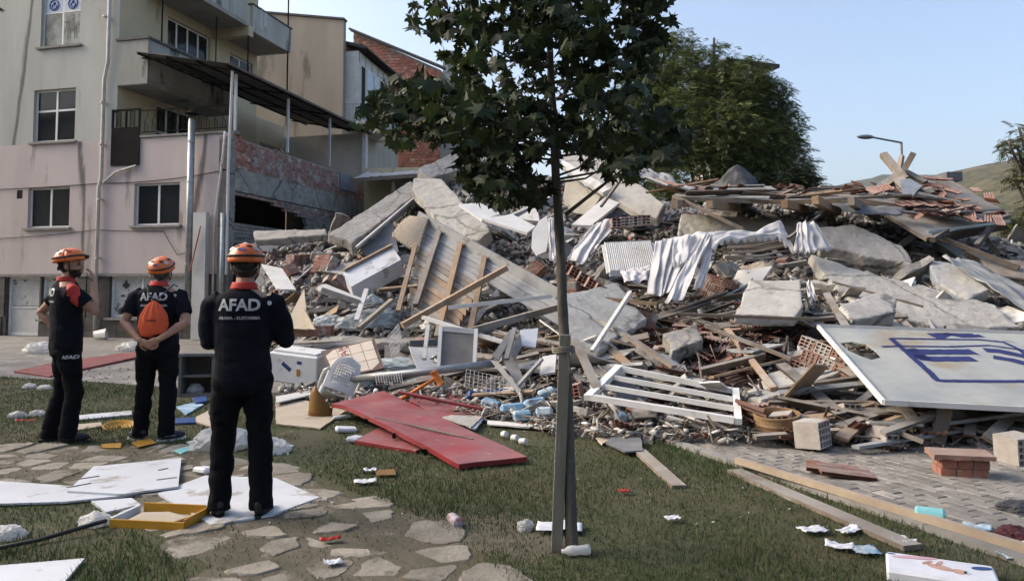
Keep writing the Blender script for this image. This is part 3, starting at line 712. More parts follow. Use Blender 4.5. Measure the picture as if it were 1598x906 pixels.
rf = MB(); rf.add([(sx-4, y1-.02, zt+.1), (sx+1.0, y1-.02, 13.15), (sx+1.0, y1+Ld+1, 13.15), (sx-4, y1+Ld+1, zt+.1), (sx-4, y1-.02, zt-.05), (sx+1.0, y1-.02, 13.0), (sx+1.0, y1+Ld+1, 13.0), (sx-4, y1+Ld+1, zt-.05)], [(0,1,2,3),(7,6,5,4),(0,4,5,1),(1,5,6,2),(2,6,7,3),(3,7,4,0)])
rf.build('roof', mat('dark_eave', (.035, .034, .033), (.05, .048, .045), 3, .7), bh)
MB().tube([(sx+1.0, y1+.2, 13.0), (sx+1.05, y1+8.9, 12.95)], .09, 8).build('gutter', m_iron, bh)
for (a, b, c, d) in ((5.2, 6.0, 10.2, 11.9), (6.4, 7.2, 10.2, 11.9), (2.0, 3.0, 7.0, 8.6)):
    f_ = MB().box(sx-.019, sx+.05, y1+a, y1+b, c, d).build('window', m_upvc, bh); MB().box(sx+.051, sx+.06, y1+a+.08, y1+b-.08, c+.08, d-.08).build('pane', m_glass, f_)
# brick gable house further back
gb = empty('brick_house', (-7, 46, 0), R(-8), 'bare red brick gable end rising behind the white bay', 'house')
mb = MB()
q = [P(548, 46, 46), P(690, 112, 46), P(690, 330, 46), P(548, 330, 46)]
ql = [Matrix.Rotation(R(8), 3, 'Z') @ (Vector(p) - gb.location) for p in q]
zt1, zt2 = ql[0].z, ql[1].z; xa, xb = ql[0].x, ql[1].x
MB().add([(xa, 0, 0), (xb, 0, 0), (xb, 0, zt2), (xa, 0, zt1), (xa, 6, 0), (xb, 6, 0), (xb, 6, zt2), (xa, 6, zt1)], [(0,1,2,3),(7,6,5,4),(1,5,6,2),(2,6,7,3),(0,3,7,4)]).build('gable_core', m_mortar, gb)
rows = MB(); z = 5.0
while z < zt1:
    y = xa + (.0 if int(z/.2) % 2 else .15)
    while y < xb-.05:
        lim = zt1+(zt2-zt1)*(y+.3-xa)/(xb-xa)
        if z+.16 < lim: rows.box(y, min(xb, y+.29), -.05, -.001, z, z+.165)
        y += .315
    z += .195
tag(rows.build('bricks', m_brick, gb), kind='stuff')
MB().bar((xa-.2, -.1, zt1+.12), (xb+.3, -.1, zt2+.05), .5, .12).build('verge', m_corr, gb)
ch = P(702, 100, 50); c_ = tag(MB().box(-.45, .45, -.4, .4, 0, P(700, 82, 50).z).build('chimney_stack', m_concw), 'pale rendered chimney beyond the brick gable', 'chimney'); c_.location = (ch.x, 50, 0)
# tin roofed shed
sh = P(615, 330, 27.5); she = empty('garden_shed', (sh.x, sh.y, 0), R(-8), 'low open shed with buckled tin roof between slab and terrace', 'shed')
zr = P(600, 245, 27.5).z
MB().box(-1.6, 1.5, 1.2, 3.2, 0, zr-.2).build('wall', m_yel, she); MB().box(.3, 1.6, -.1, 1.18, 0, zr-.75).build('wall', m_beige, she)
mb = MB(); mb.grid(lambda a, b: (-1.5+3.4*a, -.6+3.2*b, zr-.85+.8*b+.12*a+.03*math.sin(a*60)+.1*noise.noise((a*3, b*3, 2))), 70, 6); s_ = mb.build('tin_roof', mat('weathered_tin', (.52, .50, .47), (.42, .39, .36), 3, .6, metal=.15, c3=(.3, .2, .14), s3=3, t3=.64), she, smooth=True)
s_.modifiers.new('s', 'SOLIDIFY').thickness = .02
mb = MB().bar((-1.5, -.62, zr-.95), (1.8, -.62, zr-.78), .06, .14); mb.build('fascia', mat('old_wood', (.23, .175, .125), (.16, .125, .095), 4, .9, .3, stretch=(.5, .5, .5)), she)
MB().box(.05, .17, -.5, -.38, 0, zr-.9).build('post', MATS['old_wood'], she)
# house roof corner showing over the big tree
hb = P(1160, 103, 60); hr = empty('distant_house', (hb.x, 60, 0), R(20), 'dark flat roof corner of a house peeping over the big tree', 'house')
MB().box(-3, 1.0, -2, 3, 0, hb.z-.75).build('wall', m_white, hr); MB().box(-3.6, 1.5, -2.6, 3.6, hb.z-.74, hb.z-.45).build('roof', MATS['dark_eave'], hr)
wf = MB().box(.2, .8, -2.04, -2.001, hb.z-2.2, hb.z-1).build('window', m_upvc, hr)
# ------------------------------------------------------------------ trees
m_bark = mat('bark', (.085, .078, .068), (.05, .046, .04), 9, .95, .7, 30, stretch=(1, 1, .25), objvar=.05)
m_barkl = mat('young_bark', (.115, .105, .09), (.07, .064, .055), 11, .9, 1.0, 40, stretch=(1, 1, .3), c3=(.05, .046, .04), s3=9, t3=.6, objvar=.03)
m_leafm = mat('maple_leaf', (.013, .025, .011), (.027, .038, .014), 4, .55, objvar=.4, island=.5, backlit=.3, spec=.25)
m_seed = mat('maple_seed', (.16, .15, .055), (.21, .17, .07), 9, .7, island=.3, backlit=.3)
m_leafb = mat('tree_foliage', (.078, .11, .034), (.125, .15, .046), .5, .6, island=.4, objvar=0, backlit=.3)
m_leafd = mat('dark_foliage', (.03, .045, .02), (.045, .06, .025), .6, .6, island=.35, objvar=0, backlit=.25)
m_leafo = mat('dry_foliage', (.10, .095, .035), (.06, .07, .026), .8, .65, island=.4, objvar=0, backlit=.35)

def orient(n, droop=.3):
    """n random rotation matrices: x along the frond, z roughly up"""
    az = rng.random(n)*6.283; el = rng.normal(-.15, droop, n); ro = rng.normal(0, .5, n)
    ca, sa, ce, se = np.cos(az), np.sin(az), np.cos(el), np.sin(el)
    X = np.c_[ca*ce, sa*ce, se]; Y0 = np.c_[-sa, ca, np.zeros(n)]; Z0 = np.cross(X, Y0)
    Y = Y0*np.cos(ro)[:,None]+Z0*np.sin(ro)[:,None]; Z = np.cross(X, Y)
    return np.stack([X, Y, Z], axis=2)
def frond_template(nl=9, L=.5, w=.055, l=.17):
    V = []; F = []
    for i in range(nl):
        t = (i+1)/nl; x = L*t; z = -.12*L*t*t*2
        for s in (-1, 1):
            b = len(V); V += [(x, 0, z), (x+l*.45, s*l*.5-w*.5*s*0+w*.3, z-.01), (x+l*.62, s*l, z-.05), (x+l*.2, s*l*.55, z-.02)]
            F.append((b, b+1, b+2, b+3) if s > 0 else (b+3, b+2, b+1, b))
    return np.array(V), np.array(F)
def scatter_tpl(name, m, tpl, pos, rot, scale, parent=None):
    tv, tf = tpl; n = len(pos)
    V = np.einsum('nij,kj->nki', rot, tv)*scale[:,None,None]+pos[:,None,:]
    F = (tf[None]+(np.arange(n)*len(tv))[:,None,None]).reshape(-1, tf.shape[1])
    return npmesh(name, V.reshape(-1, 3), F, m, parent=parent)
def lobe_points(lobes, n):
    vol = np.array([a[3]*a[4]*a[5] for a in lobes])**.75; k = rng.choice(len(lobes), n, p=vol/vol.sum())
    d = rng.normal(size=(n, 3)); d /= np.linalg.norm(d, axis=1)[:,None]; r = (.45+.55*rng.random(n)**.5)*(1+.1*rng.normal(size=n))
    L = np.array(lobes); return L[k,:3]+d*L[k,3:6]*r[:,None]
def pix_tree(name, label, lobes_px, Y, n, m, tpl, base_u, cat='tree', dep=.9, trunk_r=.3, sc=(.8, 1.3), nb=7):
    lobes = []
    for (u, v, ru, rv, dy) in lobes_px:
        q = P(u, v, Y+dy); k = (Y+dy)/FPX; lobes.append((q.x, q.y, q.z, ru*k, (ru+rv)/2*k*dep, rv*k))
    bp_ = P(base_u, 450, Y); root = empty(name, (bp_.x, bp_.y, 0), 0, label, cat)
    pos = lobe_points(lobes, n)-np.array([bp_.x, bp_.y, 0])
    pos = pos[pos[:,2] > .3]
    scatter_tpl('crown', m, tpl, pos, orient(len(pos)), sc[0]+(sc[1]-sc[0])*rng.random(len(pos)), root)
    mb = MB(); zs = [l_[2] for l_ in lobes]; ztop = max(zs)
    mb.tube([(0, 0, -.2), (.1, 0, ztop*.3), (-.1, .1, ztop*.6), (0, 0, ztop)], [trunk_r, trunk_r*.8, trunk_r*.5, trunk_r*.15], 8)
    for l_ in lobes[:nb]:
        e = Vector((l_[0]-bp_.x, l_[1]-bp_.y, l_[2])); s_ = Vector((0, 0, e.z*.35)); mid = s_.lerp(e, .5)+Vector((0, 0, -.2))
        mb.tube([s_, mid, e], [trunk_r*.5, trunk_r*.3, .03], 6)
    mb.build('trunk', m_bark, root, smooth=True)
    return root
FT = frond_template(7, .46, .06, .18)
pix_tree('ailanthus_tree', 'big dark green feathery tree rising behind the collapsed roof', [
    (1075, 130, 45, 60, 0), (1110, 105, 45, 40, .5), (1150, 150, 55, 50, -.5), (1190, 165, 40, 50, 0), (1060, 200, 55, 70, -1), (1125, 215, 70, 60, -1.5), (1195, 220, 48, 50, -.8), (1225, 205, 22, 28, 0),
    (1090, 275, 80, 50, -1), (1180, 275, 65, 50, -1), (1130, 170, 70, 60, 0), (1165, 122, 42, 36, 0), (1200, 155, 40, 38, 0), (1225, 195, 32, 34, 0), (1245, 240, 26, 30, .3), (1170, 215, 55, 60, .5), (1100, 320, 110, 40, 0), (1210, 310, 55, 40, 0), (1030, 95, 40, 45, 1), (1020, 150, 50, 65, .5), (985, 240, 60, 50, 1), (1000, 190, 60, 80, 1.5), (990, 280, 50, 50, 1), (1240, 230, 14, 16, 0), (1055, 65, 30, 20, .5), (1215, 260, 40, 40, 0)], 33, 27000, m_leafb, FT, 1120, trunk_r=.35, sc=(.42, .85))
pix_tree('small_tree', 'small dark round tree at the right foot of the big feathery tree', [
    (1250, 275, 26, 22, 0), (1265, 290, 20, 20, 0), (1235, 290, 22, 24, 0), (1262, 262, 10, 8, 0), (1255, 330, 35, 40, 0)], 30, 2200, m_leafd, FT, 1255, trunk_r=.12, sc=(.4, .7))
SMT = frond_template(5, .22, .05, .10)
pix_tree('roadside_tree', 'thin yellowish leaved tree overhanging at the right edge', [
    (1588, 232, 26, 20, 0), (1575, 222, 14, 9, 0), (1590, 200, 12, 9, 0), (1600, 265, 30, 22, 0), (1585, 280, 16, 10, 0), (1640, 240, 45, 50, 0), (1660, 300, 50, 40, 0), (1620, 320, 22, 14, 0)], 17, 900, m_leafo, SMT, 1665, trunk_r=.14, sc=(.7, 1.2), nb=8)
pix_tree('bush', 'yellow green bush beyond the fallen roof corner', [
    (1585, 360, 22, 30, 0), (1610, 380, 40, 50, 0), (1575, 395, 16, 20, 0), (1625, 340, 30, 30, 0)], 22, 700, m_leafo, SMT, 1600, cat='bush', trunk_r=.07, sc=(.9, 1.5))

# young maple on the lawn
MY = G(893, 862).y
def mpt(u, v, dy=0): return P(u, v, MY+dy)
base = G(893, 864); maple = empty('young_maple', (base.x, base.y, 0), 0, 'young staked maple with dark lobed leaves standing on the lawn', 'tree')
mo = Vector((base.x, base.y, 0))
tb = MB(); tk = [(893, 866), (890, 780), (886, 640), (880, 520), (875, 400), (869, 300), (864, 200), (859, 100), (855, 0), (850, -120), (846, -230)]
wid = [17, 16.5, 15.5, 14.5, 13.5, 12.5, 11, 9.5, 8, 6, 3]
vv_ = [t[1] for t in tk]; fine = np.linspace(866, -230, 70)
tb.tube([mpt(np.interp(-v, [-a for a in vv_], [t[0] for t in tk])+1.3*noise.noise((v*.02, 1, 1)), v)-mo+Vector((0, 0, -.02 if v == 866 else 0)) for v in fine], [np.interp(-v, [-a for a in vv_], wid)/FPX*MY*.5*1.12*(1+.07*noise.noise((v*.05, 0, 4))+(.10 if abs((v+40) % 118-50) < 9 else 0)) for v in fine], 12)
trunk = tb.build('trunk', m_barkl, maple, smooth=True)
# crown built as leaf sprays hung on branches
blobs = [(690, 15, 55, 45, .1), (740, 60, 60, 45, -.2), (800, 20, 80, 60, 0), (880, 30, 80, 60, -.3), (950, 30, 80, 60, .2), (1005, 25, 45, 45, 0), (1010, 85, 35, 35, .3), (955, 110, 75, 50, -.3),
         (640, 150, 55, 38, .1), (605, 180, 45, 22, .1), (690, 165, 65, 45, -.2), (750, 130, 65, 45, .3), (770, 185, 75, 45, -.3), (820, 110, 50, 60, .4), (900, 150, 55, 60, .3), (970, 185, 85, 45, -.2),
         (1030, 200, 50, 40, .1), (1000, 235, 60, 30, -.1), (935, 230, 45, 28, .2), (790, 250, 60, 40, -.1), (800, 295, 55, 30, 0), (760, 262, 55, 35, .1), (960, 250, 60, 26, -.1), (620, 165, 55, 26, 0), (660, 205, 60, 22, .1), (800, 200, 90, 50, .1), (755, 285, 30, 28, .1), (635, 215, 28, 18, .1), (715, 215, 45, 20, 0),
         (560, 185, 18, 10, .1), (985, 268, 14, 12, -.1), (870, -60, 160, 60, 0), (760, -70, 100, 50, 0), (980, -60, 100, 60, 0), (860, 220, 30, 40, .5), (1055, 225, 20, 18, 0)]
bt = MB()
for (u, v, ru, rv, dy) in blobs[:26]:
    tv = min(max(v, 0)+45, 285) ; tu = np.interp(tv, [t[1] for t in tk[::-1]], [t[0] for t in tk[::-1]])
    a = mpt(tu, tv)-mo; e = mpt(u, v, dy)-mo; m_ = a.lerp(e, .5)+Vector((0, 0, -.04))
    bt.tube([a, m_, e], [.008, .006, .003], 5)
for (a, b) in (((882, 335), (975, 262)),):
    bt.tube([mpt(*a, -.1)-mo, mpt((a[0]+b[0])/2, (a[1]+b[1])/2, -.15)-mo, mpt(*b, -.1)-mo], [.012, .01, .006], 6)
tag(bt.build('branches', m_barkl, maple, smooth=True), kind='stuff')
def leaf_mesh(name, seed, s=.075):
    r = random.Random(seed)
    half = [(0, -.05), (.28, -.42), (.42, -.25), (.95, -.30), (.68, .0), (.80, .12), (1.0, .42), (.62, .36), (.42, .42), (.50, .72), (.22, .66), (0, 1.12)]
    pts = [(x*(1+r.uniform(-.12, .12)), y*(1+r.uniform(-.08, .08))) for x, y in half]; pts[0] = (0, -.05); pts[-1] = (0, 1.12)
    full = pts + [(-x*(1+r.uniform(-.1, .1)), y) for x, y in pts[-2:0:-1]]
    k = r.uniform(.12, .3); dr = r.uniform(.15, .45)
    f3 = lambda x, y: (x*s, y*s, (-abs(x)*k - dr*max(0, y)**2*.4 - .12*abs(x)**2 + .05*math.sin(5*x+seed))*s)
    V = [f3(0, .25)] + [f3(x, y) for x, y in full]; n = len(full)
    F = [(0, i+1, (i+1) % n+1) for i in range(n)]
    b = len(V); V += [(0, -.05*s, 0), (.012*s*3, -.3*s, -.02), (0, -.75*s, .03), (-.012*s*3, -.3*s, -.02)]; F += [(b, b+1, b+2), (b, b+2, b+3)]
    return V, F
LT = [leaf_mesh('leaf', k) for k in range(6)]
LM = []
for V, F in LT:
    me = bpy.data.meshes.new('leaf'); me.from_pydata(V, [], F); me.materials.append(m_leafm); LM.append(me)
leaves = []
lr = random.Random(11)
wts = [b[2]*b[3] for b in blobs]
for k in range(2300):
    u, v, ru, rv, dy = lr.choices(blobs, wts)[0]
    a = lr.uniform(0, 6.283); r_ = lr.random()**.55
    uu, vv = u+ru*r_*math.cos(a), v+rv*r_*math.sin(a)
    if v > -20 and vv < -110: continue
    dd = dy+lr.gauss(0, .33)
    q = mpt(uu, vv, dd)
    # leaf blade faces up and outwards, tip hangs
    yaw = lr.uniform(0, 6.283); pit = lr.uniform(-1.25, -.2); rol = lr.gauss(0, .5)
    m3 = Matrix.Rotation(yaw, 3, 'Z') @ Matrix.Rotation(pit, 3, 'X') @ Matrix.Rotation(rol, 3, 'Y')
    leaves.append((q-mo, m3, lr.uniform(.5, 1.05), lr.randrange(6), dd, uu, vv))
vis = sorted([l for l in leaves if l[6] > -15], key=lambda l: l[4])
front = vis[:285]; fs = set(id(l) for l in front)
crown_o = None
V = []; F = []; cnt = 0
for l in leaves:
    if id(l) in fs: continue
    tv, tf = LT[l[3]]; V += [l[0]+l[1] @ (Vector(p)*l[2]) for p in tv]; F += [tuple(i+cnt for i in f) for f in tf]; cnt += len(tv)
me = bpy.data.meshes.new('crown'); me.from_pydata([tuple(p) for p in V], [], F); me.materials.append(m_leafm); crown_o = tag(link('crown', me, maple), kind='stuff')
for l in front:
    o = link('leaf', LM[l[3]], crown_o, l[0]); o.rotation_euler = l[1].to_euler(); o.scale = (l[2],)*3
# seed bunches
sv = MB()
for k in range(46):
    u, v, ru, rv, dy = lr.choice(blobs[:26]); q0 = mpt(u+lr.uniform(-.8, .8)*ru, v+lr.uniform(-.2, .9)*rv, dy-.2+lr.gauss(0, .15))-mo
    for j in range(7):
        q = q0+Vector((lr.gauss(0, .022), lr.gauss(0, .022), lr.gauss(0, .035))); d = Vector((lr.gauss(0, 1), lr.gauss(0, 1), -.8)).normalized()*.028; s_ = d.orthogonal().normalized()*.007
        sv.quad(q, q+d*.5+s_, q+d, q+d*.5-s_)
tag(sv.build('seed_bunches', m_seed, crown_o), kind='stuff')
# stake and tie
sk = tag(MB().bar(Vector((0, 0, -.05)), P(882, 522, MY-.06)-G(868, 862), .062, .036).build('tree_stake', mat('weathered_stake', (.20, .185, .155), (.13, .12, .10), 8, .9, .4, stretch=(1, 1, .15))), 'weathered square timber stake tied against the young maple trunk', 'stake'); sk.location = G(868, 862)
tie = MB(); c0 = P(879, 548, MY-.02)
for k in range(3): tie.tube([c0+Vector((.062*math.cos(t), .055*math.sin(t)-.01, .012*k+.004*math.sin(3*t))) for t in np.linspace(0, 6.283, 18, endpoint=False)], .006, 5, closed=True)
tie.tube([c0+Vector((.02, -.07, 0)), c0+Vector((.03, -.075, -.12))], .004, 4)
tag(recentre(tie.build('tie_cord', mat('cord', (.22, .20, .17), (.16, .145, .12), 20, .9))), 'pale cord tying stake and maple trunk together', 'cord')
# second leafy tip entering at the top left corner
q = P(8, 8, 3.2); br = empty('overhanging_branch', (q.x-.2, q.y, q.z), 0, 'dark leafy branch tip hanging in at the top left corner', 'branch')
MB().tube([(-.5, 0, .4), (-.1, 0, .1), (.15, 0, .02)], [.012, .008, .004], 5).build('twig', m_barkl, br)
for k, (a, b, c) in enumerate(((.16, .0, .0), (.1, .02, .03), (.05, -.02, .06), (-.05, .0, .1), (-.15, .01, .16), (-.25, 0, .22))):
    o = link('leaf', LM[k % 6], br, (a, b, c)); o.rotation_euler = (-.5, .2*k, -1.4+.4*k); o.scale = (.6,)*3

# street lamp beyond the roof
lb = P(1413, 450, 34); sl = empty('street_lamp', (lb.x, 34, 0), 0, 'thin grey street lamp with single arm above the fallen roof', 'street lamp')
zt_ = P(1413, 222, 34).z; la = P(1350, 214, 34); m_lamp = mat('lamp_grey', (.20, .21, .215), (.16, .17, .175), 5, .5, metal=.5)
MB().tube([(0, 0, -.1), (0, 0, zt_)], [.09, .055], 8).build('pole', m_lamp, sl); MB().tube([(0, 0, zt_-.02), (la.x-lb.x+.3, 0, la.z)], .045, 8).build('arm', m_lamp, sl)
hd = MB(); hd.grid(lambda a, b: (la.x-lb.x+.45-.85*a, .16*math.sin(a*math.pi)**.6*math.cos(b*6.283), la.z+.0+.02*a+.11*math.sin(a*math.pi)**.6*math.sin(b*6.283)), 10, 12); hd.build('lamp_head', m_lamp, sl, smooth=True)
# ------------------------------------------------------------------ rubble materials
m_rub = mat('rubble', (.145, .135, .12), (.085, .08, .072), 3, .95, .9, 18, c3=(.12, .08, .06), s3=1.5, t3=.60, objvar=0)
m_chunk = mat('broken_concrete', (.30, .285, .26), (.20, .19, .175), 6, .95, .6, 25, island=.5, objvar=.18, c3=(.25, .17, .135), s3=.8, t3=.6, dust=.3)
m_wood = mat('weathered_timber', (.19, .155, .12), (.12, .098, .078), 6, .9, .4, 40, stretch=(.6, .6, .6), objvar=.3, c3=(.24, .22, .195), s3=2, t3=.56, dust=.6)
m_woodo = mat('fresh_timber', (.31, .205, .12), (.22, .145, .088), 5, .85, .3, 40, objvar=.22, c3=(.27, .235, .19), s3=2, t3=.56, dust=.3)
m_woodg = mat('grey_painted_board', (.27, .275, .28), (.20, .205, .21), 4, .85, .3, 30, objvar=.12, c3=(.15, .135, .12), s3=3, t3=.6, dust=.2)
m_wht = mat('dusty_white_board', (.58, .575, .56), (.48, .475, .455), 2, .7, .1, c3=(.34, .325, .30), s3=2, t3=.6, objvar=.1, dust=.25)
m_lace = mat('white_curtain', (.76, .75, .75), (.66, .65, .66), 5, .9, .15, 60, objvar=.04, backlit=.45)
m_red = mat('red_door_paint', (.25, .026, .030), (.165, .02, .024), 2.5, .5, .15, objvar=.12, c3=(.26, .15, .135), s3=7.0, t3=.62, dust=.26)
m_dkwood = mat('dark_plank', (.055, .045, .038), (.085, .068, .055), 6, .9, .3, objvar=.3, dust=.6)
m_dkmetal = mat('grey_sheet', (.105, .11, .12), (.075, .08, .088), 4, .6, objvar=.15, dust=.4)
m_tarpb = mat('black_tarp', (.03, .03, .033), (.055, .055, .058), 5, .6, .5, 20, objvar=.1)
m_tarpw = mat('white_tarp', (.45, .46, .46), (.36, .37, .37), 2, .55, .4, 8, backlit=.3)
m_card = mat('cardboard', (.26, .19, .125), (.21, .15, .10), 4, .9, .2, objvar=.15)
m_rope = mat('rebar_steel', (.07, .058, .05), (.11, .08, .06), 12, .8, objvar=.2)

def X3(p):
    if len(p) == 3: return P(*p) if p[2] > 3 else Mo(p[0], p[1], p[2])
    return Mo(p[0], p[1], .03)
def slab(name, px, th, m, label, cat='slab', jag=.0, seed=1, seg=.25, group=None, smooth=False):
    o = plate([X3(p) for p in px], th, jag, seg, seed=seed).build(name, m, fixn=True)
    return tag(recentre(o), label, cat, group)
def beam(name, a, b, w, t, m, label, cat='plank', roll=0.0, group=None):
    o = MB().bar(X3(a), X3(b), w, t, roll).build(name, m); return tag(recentre(o), label, cat, group)

def zone(q):
    dy_ = q[1]; u = 799+FPX*q[0]/dy_; v = 450-FPX*(q[2]-CAMH)/dy_
    if u > 1250: return 'under the graffiti board' if v > 605 else 'behind the graffiti board' if v > 430 else 'below the tiled roof corner'
    if u > 1040: return 'beside the brown sieve drum' if v > 590 else 'around the heap of red tiles' if v > 480 else 'below the hanging curtains'
    if u > 880: return 'around the big white window frame' if v > 550 else 'right of the maple trunk' if v > 440 else 'around the radiator'
    if u > 640: return 'around the bent grey sheets' if v > 540 else 'below the roof boarding' if v > 430 else 'above the roof boarding'
    return 'around the tiled board and foam box' if v > 520 else 'among the bags and pale cabinet' if v > 410 else 'beside the brick terrace wall'
# mound body
N_, K_ = 190, 150
mb = MB()
def mound(a, b):
    y = 6.5+20*b; u = 335+1560*a; x = (u-799)/FPX*y; z = hz(x, y)
    return (x, y, z-.05 if z > .02 else -.04)
mb.grid(mound, N_, K_)
tag(mb.build('rubble_mound', m_rub), 'grey dusty heap of crushed concrete and brick under the debris', 'rubble', kind='stuff')
# loose fragments over the mound
def hull(seed, n=11, flat=.7):
    r = random.Random(seed); bm = bmesh.new()
    for _ in range(n): bm.verts.new((r.uniform(-1, 1), r.uniform(-1, 1)*r.uniform(.6, 1), r.uniform(-1, 1)*flat))
    res = bmesh.ops.convex_hull(bm, input=bm.verts); bmesh.ops.delete(bm, geom=[g_ for g_ in res['geom_interior'] if isinstance(g_, bmesh.types.BMVert)], context='VERTS')
    bmesh.ops.triangulate(bm, faces=bm.faces); bm.verts.index_update()
    V = np.array([v.co[:] for v in bm.verts]); F = np.array([[v.index for v in f.verts] for f in bm.faces]); bm.free(); return V, F
def blocky(seed):
    r = random.Random(seed); bm = bmesh.new(); d = (1, r.uniform(.3, .8), r.uniform(.07, .38))
    for a in (-1, 1):
        for b in (-1, 1):
            for c in (-1, 1): bm.verts.new((a*d[0]*r.uniform(.55, 1), b*d[1]*r.uniform(.5, 1), c*d[2]*r.uniform(.75, 1)))
    res = bmesh.ops.convex_hull(bm, input=bm.verts); bmesh.ops.delete(bm, geom=[g_ for g_ in res['geom_interior'] if isinstance(g_, bmesh.types.BMVert)], context='VERTS')
    bmesh.ops.triangulate(bm, faces=bm.faces); bm.verts.index_update()
    V = np.array([v.co[:] for v in bm.verts]); F = np.array([[v.index for v in f.verts] for f in bm.faces]); bm.free(); return V, F
HULLS = [blocky(k) for k in range(12)]
def rand_rot(n):
    q = rng.normal(size=(n, 4)); q /= np.linalg.norm(q, axis=1)[:,None]; w, x, y, z = q.T
    return np.stack([np.stack([1-2*(y*y+z*z), 2*(x*y-z*w), 2*(x*z+y*w)], -1), np.stack([2*(x*y+z*w), 1-2*(x*x+z*z), 2*(y*z-x*w)], -1), np.stack([2*(x*z-y*w), 2*(y*z+x*w), 1-2*(x*x+y*y)], -1)], 1)
def scatter_pts(n, ulo, uhi, ylo, yhi, minh=.04):
    out = []
    while len(out) < n:
        y = random.uniform(ylo, yhi); x = (random.uniform(ulo, uhi)-799)/FPX*y; h_ = hz(x, y)
        if h_ > minh: out.append((x, y, h_))
    return np.array(out)
def frag_mesh(name, n, area, smin, smax, m, label, flatz=None, ground=False, pw=3.0):
    Vs = []; Fs = []; off = 0
    for k, (hv, hf) in enumerate(HULLS):
        c = n//len(HULLS)
        if ground: pos = np.array([ground() for _ in range(c)])
        else: pos = scatter_pts(c, *area)
        s = (smin+(smax-smin)*rng.random(c)**pw)*np.clip(pos[:,1]/15, .45, 1.1); R_ = rand_rot(c); pos[:,2] += s*.1
        V = np.einsum('nij,kj->nki', R_, hv)*s[:,None,None]+pos[:,None,:]
        Vs.append(V.reshape(-1, 3)); Fs.append((hf[None]+(np.arange(c)*len(hv))[:,None,None]+off).reshape(-1, 3)); off += c*len(hv)
    return tag(npmesh(name, np.concatenate(Vs), np.concatenate(Fs), m), label, 'rubble', kind='stuff')
frag_mesh('concrete_fragments', 34000, (340, 1850, 7, 24), .012, .15, m_chunk, 'countless small broken concrete fragments covering the rubble heap')
frag_mesh('brick_fragments', 6000, (340, 1800, 7, 22), .02, .09, mat('brick_shards', (.25, .105, .075), (.17, .075, .055), 6, .9, .3, island=.4, dust=.45, objvar=0), 'countless small red brick and tile shards strewn through the rubble heap')
def gpt():
    while True:
        y = random.uniform(6.2, 9.2) if random.random() < .75 else random.uniform(9, 14)
        u = random.uniform(1020, 1640) if y < 9 else random.uniform(40, 480)
        x = (u-799)/FPX*y
        if y < 9 and not inpoly(x, y, pav_poly): continue
        if y >= 9 and inpoly(x, y, lawn): continue
        return (x, y, hz(x, y)+.02)
frag_mesh('scattered_grit', 2600, None, .006, .035, m_chunk, 'scattered chips and grit lying over paving and courtyard', ground=gpt)
def gl():
    while True:
        y = random.uniform(4.6, 9.8); u = random.uniform(-20, 1250); x = (u-799)/FPX*y
        if inpoly(x, y, lawn): return (x, y, .02)
frag_mesh('lawn_litter', 420, None, .006, .03, mat('pale_chips', (.45, .44, .42), (.3, .29, .27), 5, .9, island=.5), 'small pale chips littered over the grass', ground=gl)

# splinters of lath and reed
def splinters(name, n, area, m, label, lmin, lmax, w):
    pos = scatter_pts(n, *area); R_ = rand_rot(n); R_[:,2,0] *= .35; L = lmin+(lmax-lmin)*rng.random(n)**2
    R_[:,:,0] /= np.linalg.norm(R_[:,:,0], axis=1)[:,None]
    bx = np.array([(-1,-1,-1),(1,-1,-1),(1,1,-1),(-1,1,-1),(-1,-1,1),(1,-1,1),(1,1,1),(-1,1,1)], float)
    dims = np.c_[L/2, w*(.4+rng.random(n)), w*.35*(.5+rng.random(n))]
    X = R_[:,:,0]; Y_ = np.cross(np.array([0, 0, 1.]), X); Y_ /= np.linalg.norm(Y_, axis=1)[:,None]+1e-9; Z = np.cross(X, Y_)
    V = (bx[None,:,0:1]*dims[:,None,0:1])*X[:,None,:]+(bx[None,:,1:2]*dims[:,None,1:2])*Y_[:,None,:]+(bx[None,:,2:3]*dims[:,None,2:3])*Z[:,None,:]+pos[:,None,:]+np.array([0, 0, .05])
    F = np.array([(0,3,2,1),(4,5,6,7),(0,1,5,4),(1,2,6,5),(2,3,7,6),(3,0,4,7)]); F = (F[None]+(np.arange(n)*8)[:,None,None]).reshape(-1, 4)
    return tag(npmesh(name, V.reshape(-1, 3), F, m), label, 'splinters', kind='stuff')
m_spl = mat('splintered_lath', (.21, .165, .12), (.11, .088, .068), 4, .9, island=.55, objvar=0, dust=.4)
splinters('timber_splinters', 4600, (620, 1650, 7, 16), m_spl, 'countless thin wood splinters strewn through the heap', .08, .55, .012)
splinters('wire_scraps', 900, (420, 1700, 7, 19), m_rope, 'countless thin wire and rod scraps strewn through the heap', .1, .7, .004)
splinters('pale_scraps', 2200, (430, 1650, 7, 18), mat('pale_strip', (.50, .49, .46), (.36, .35, .33), 4, .8, island=.4, objvar=0), 'countless pale plastic and plaster strips strewn through the heap', .05, .35, .022)
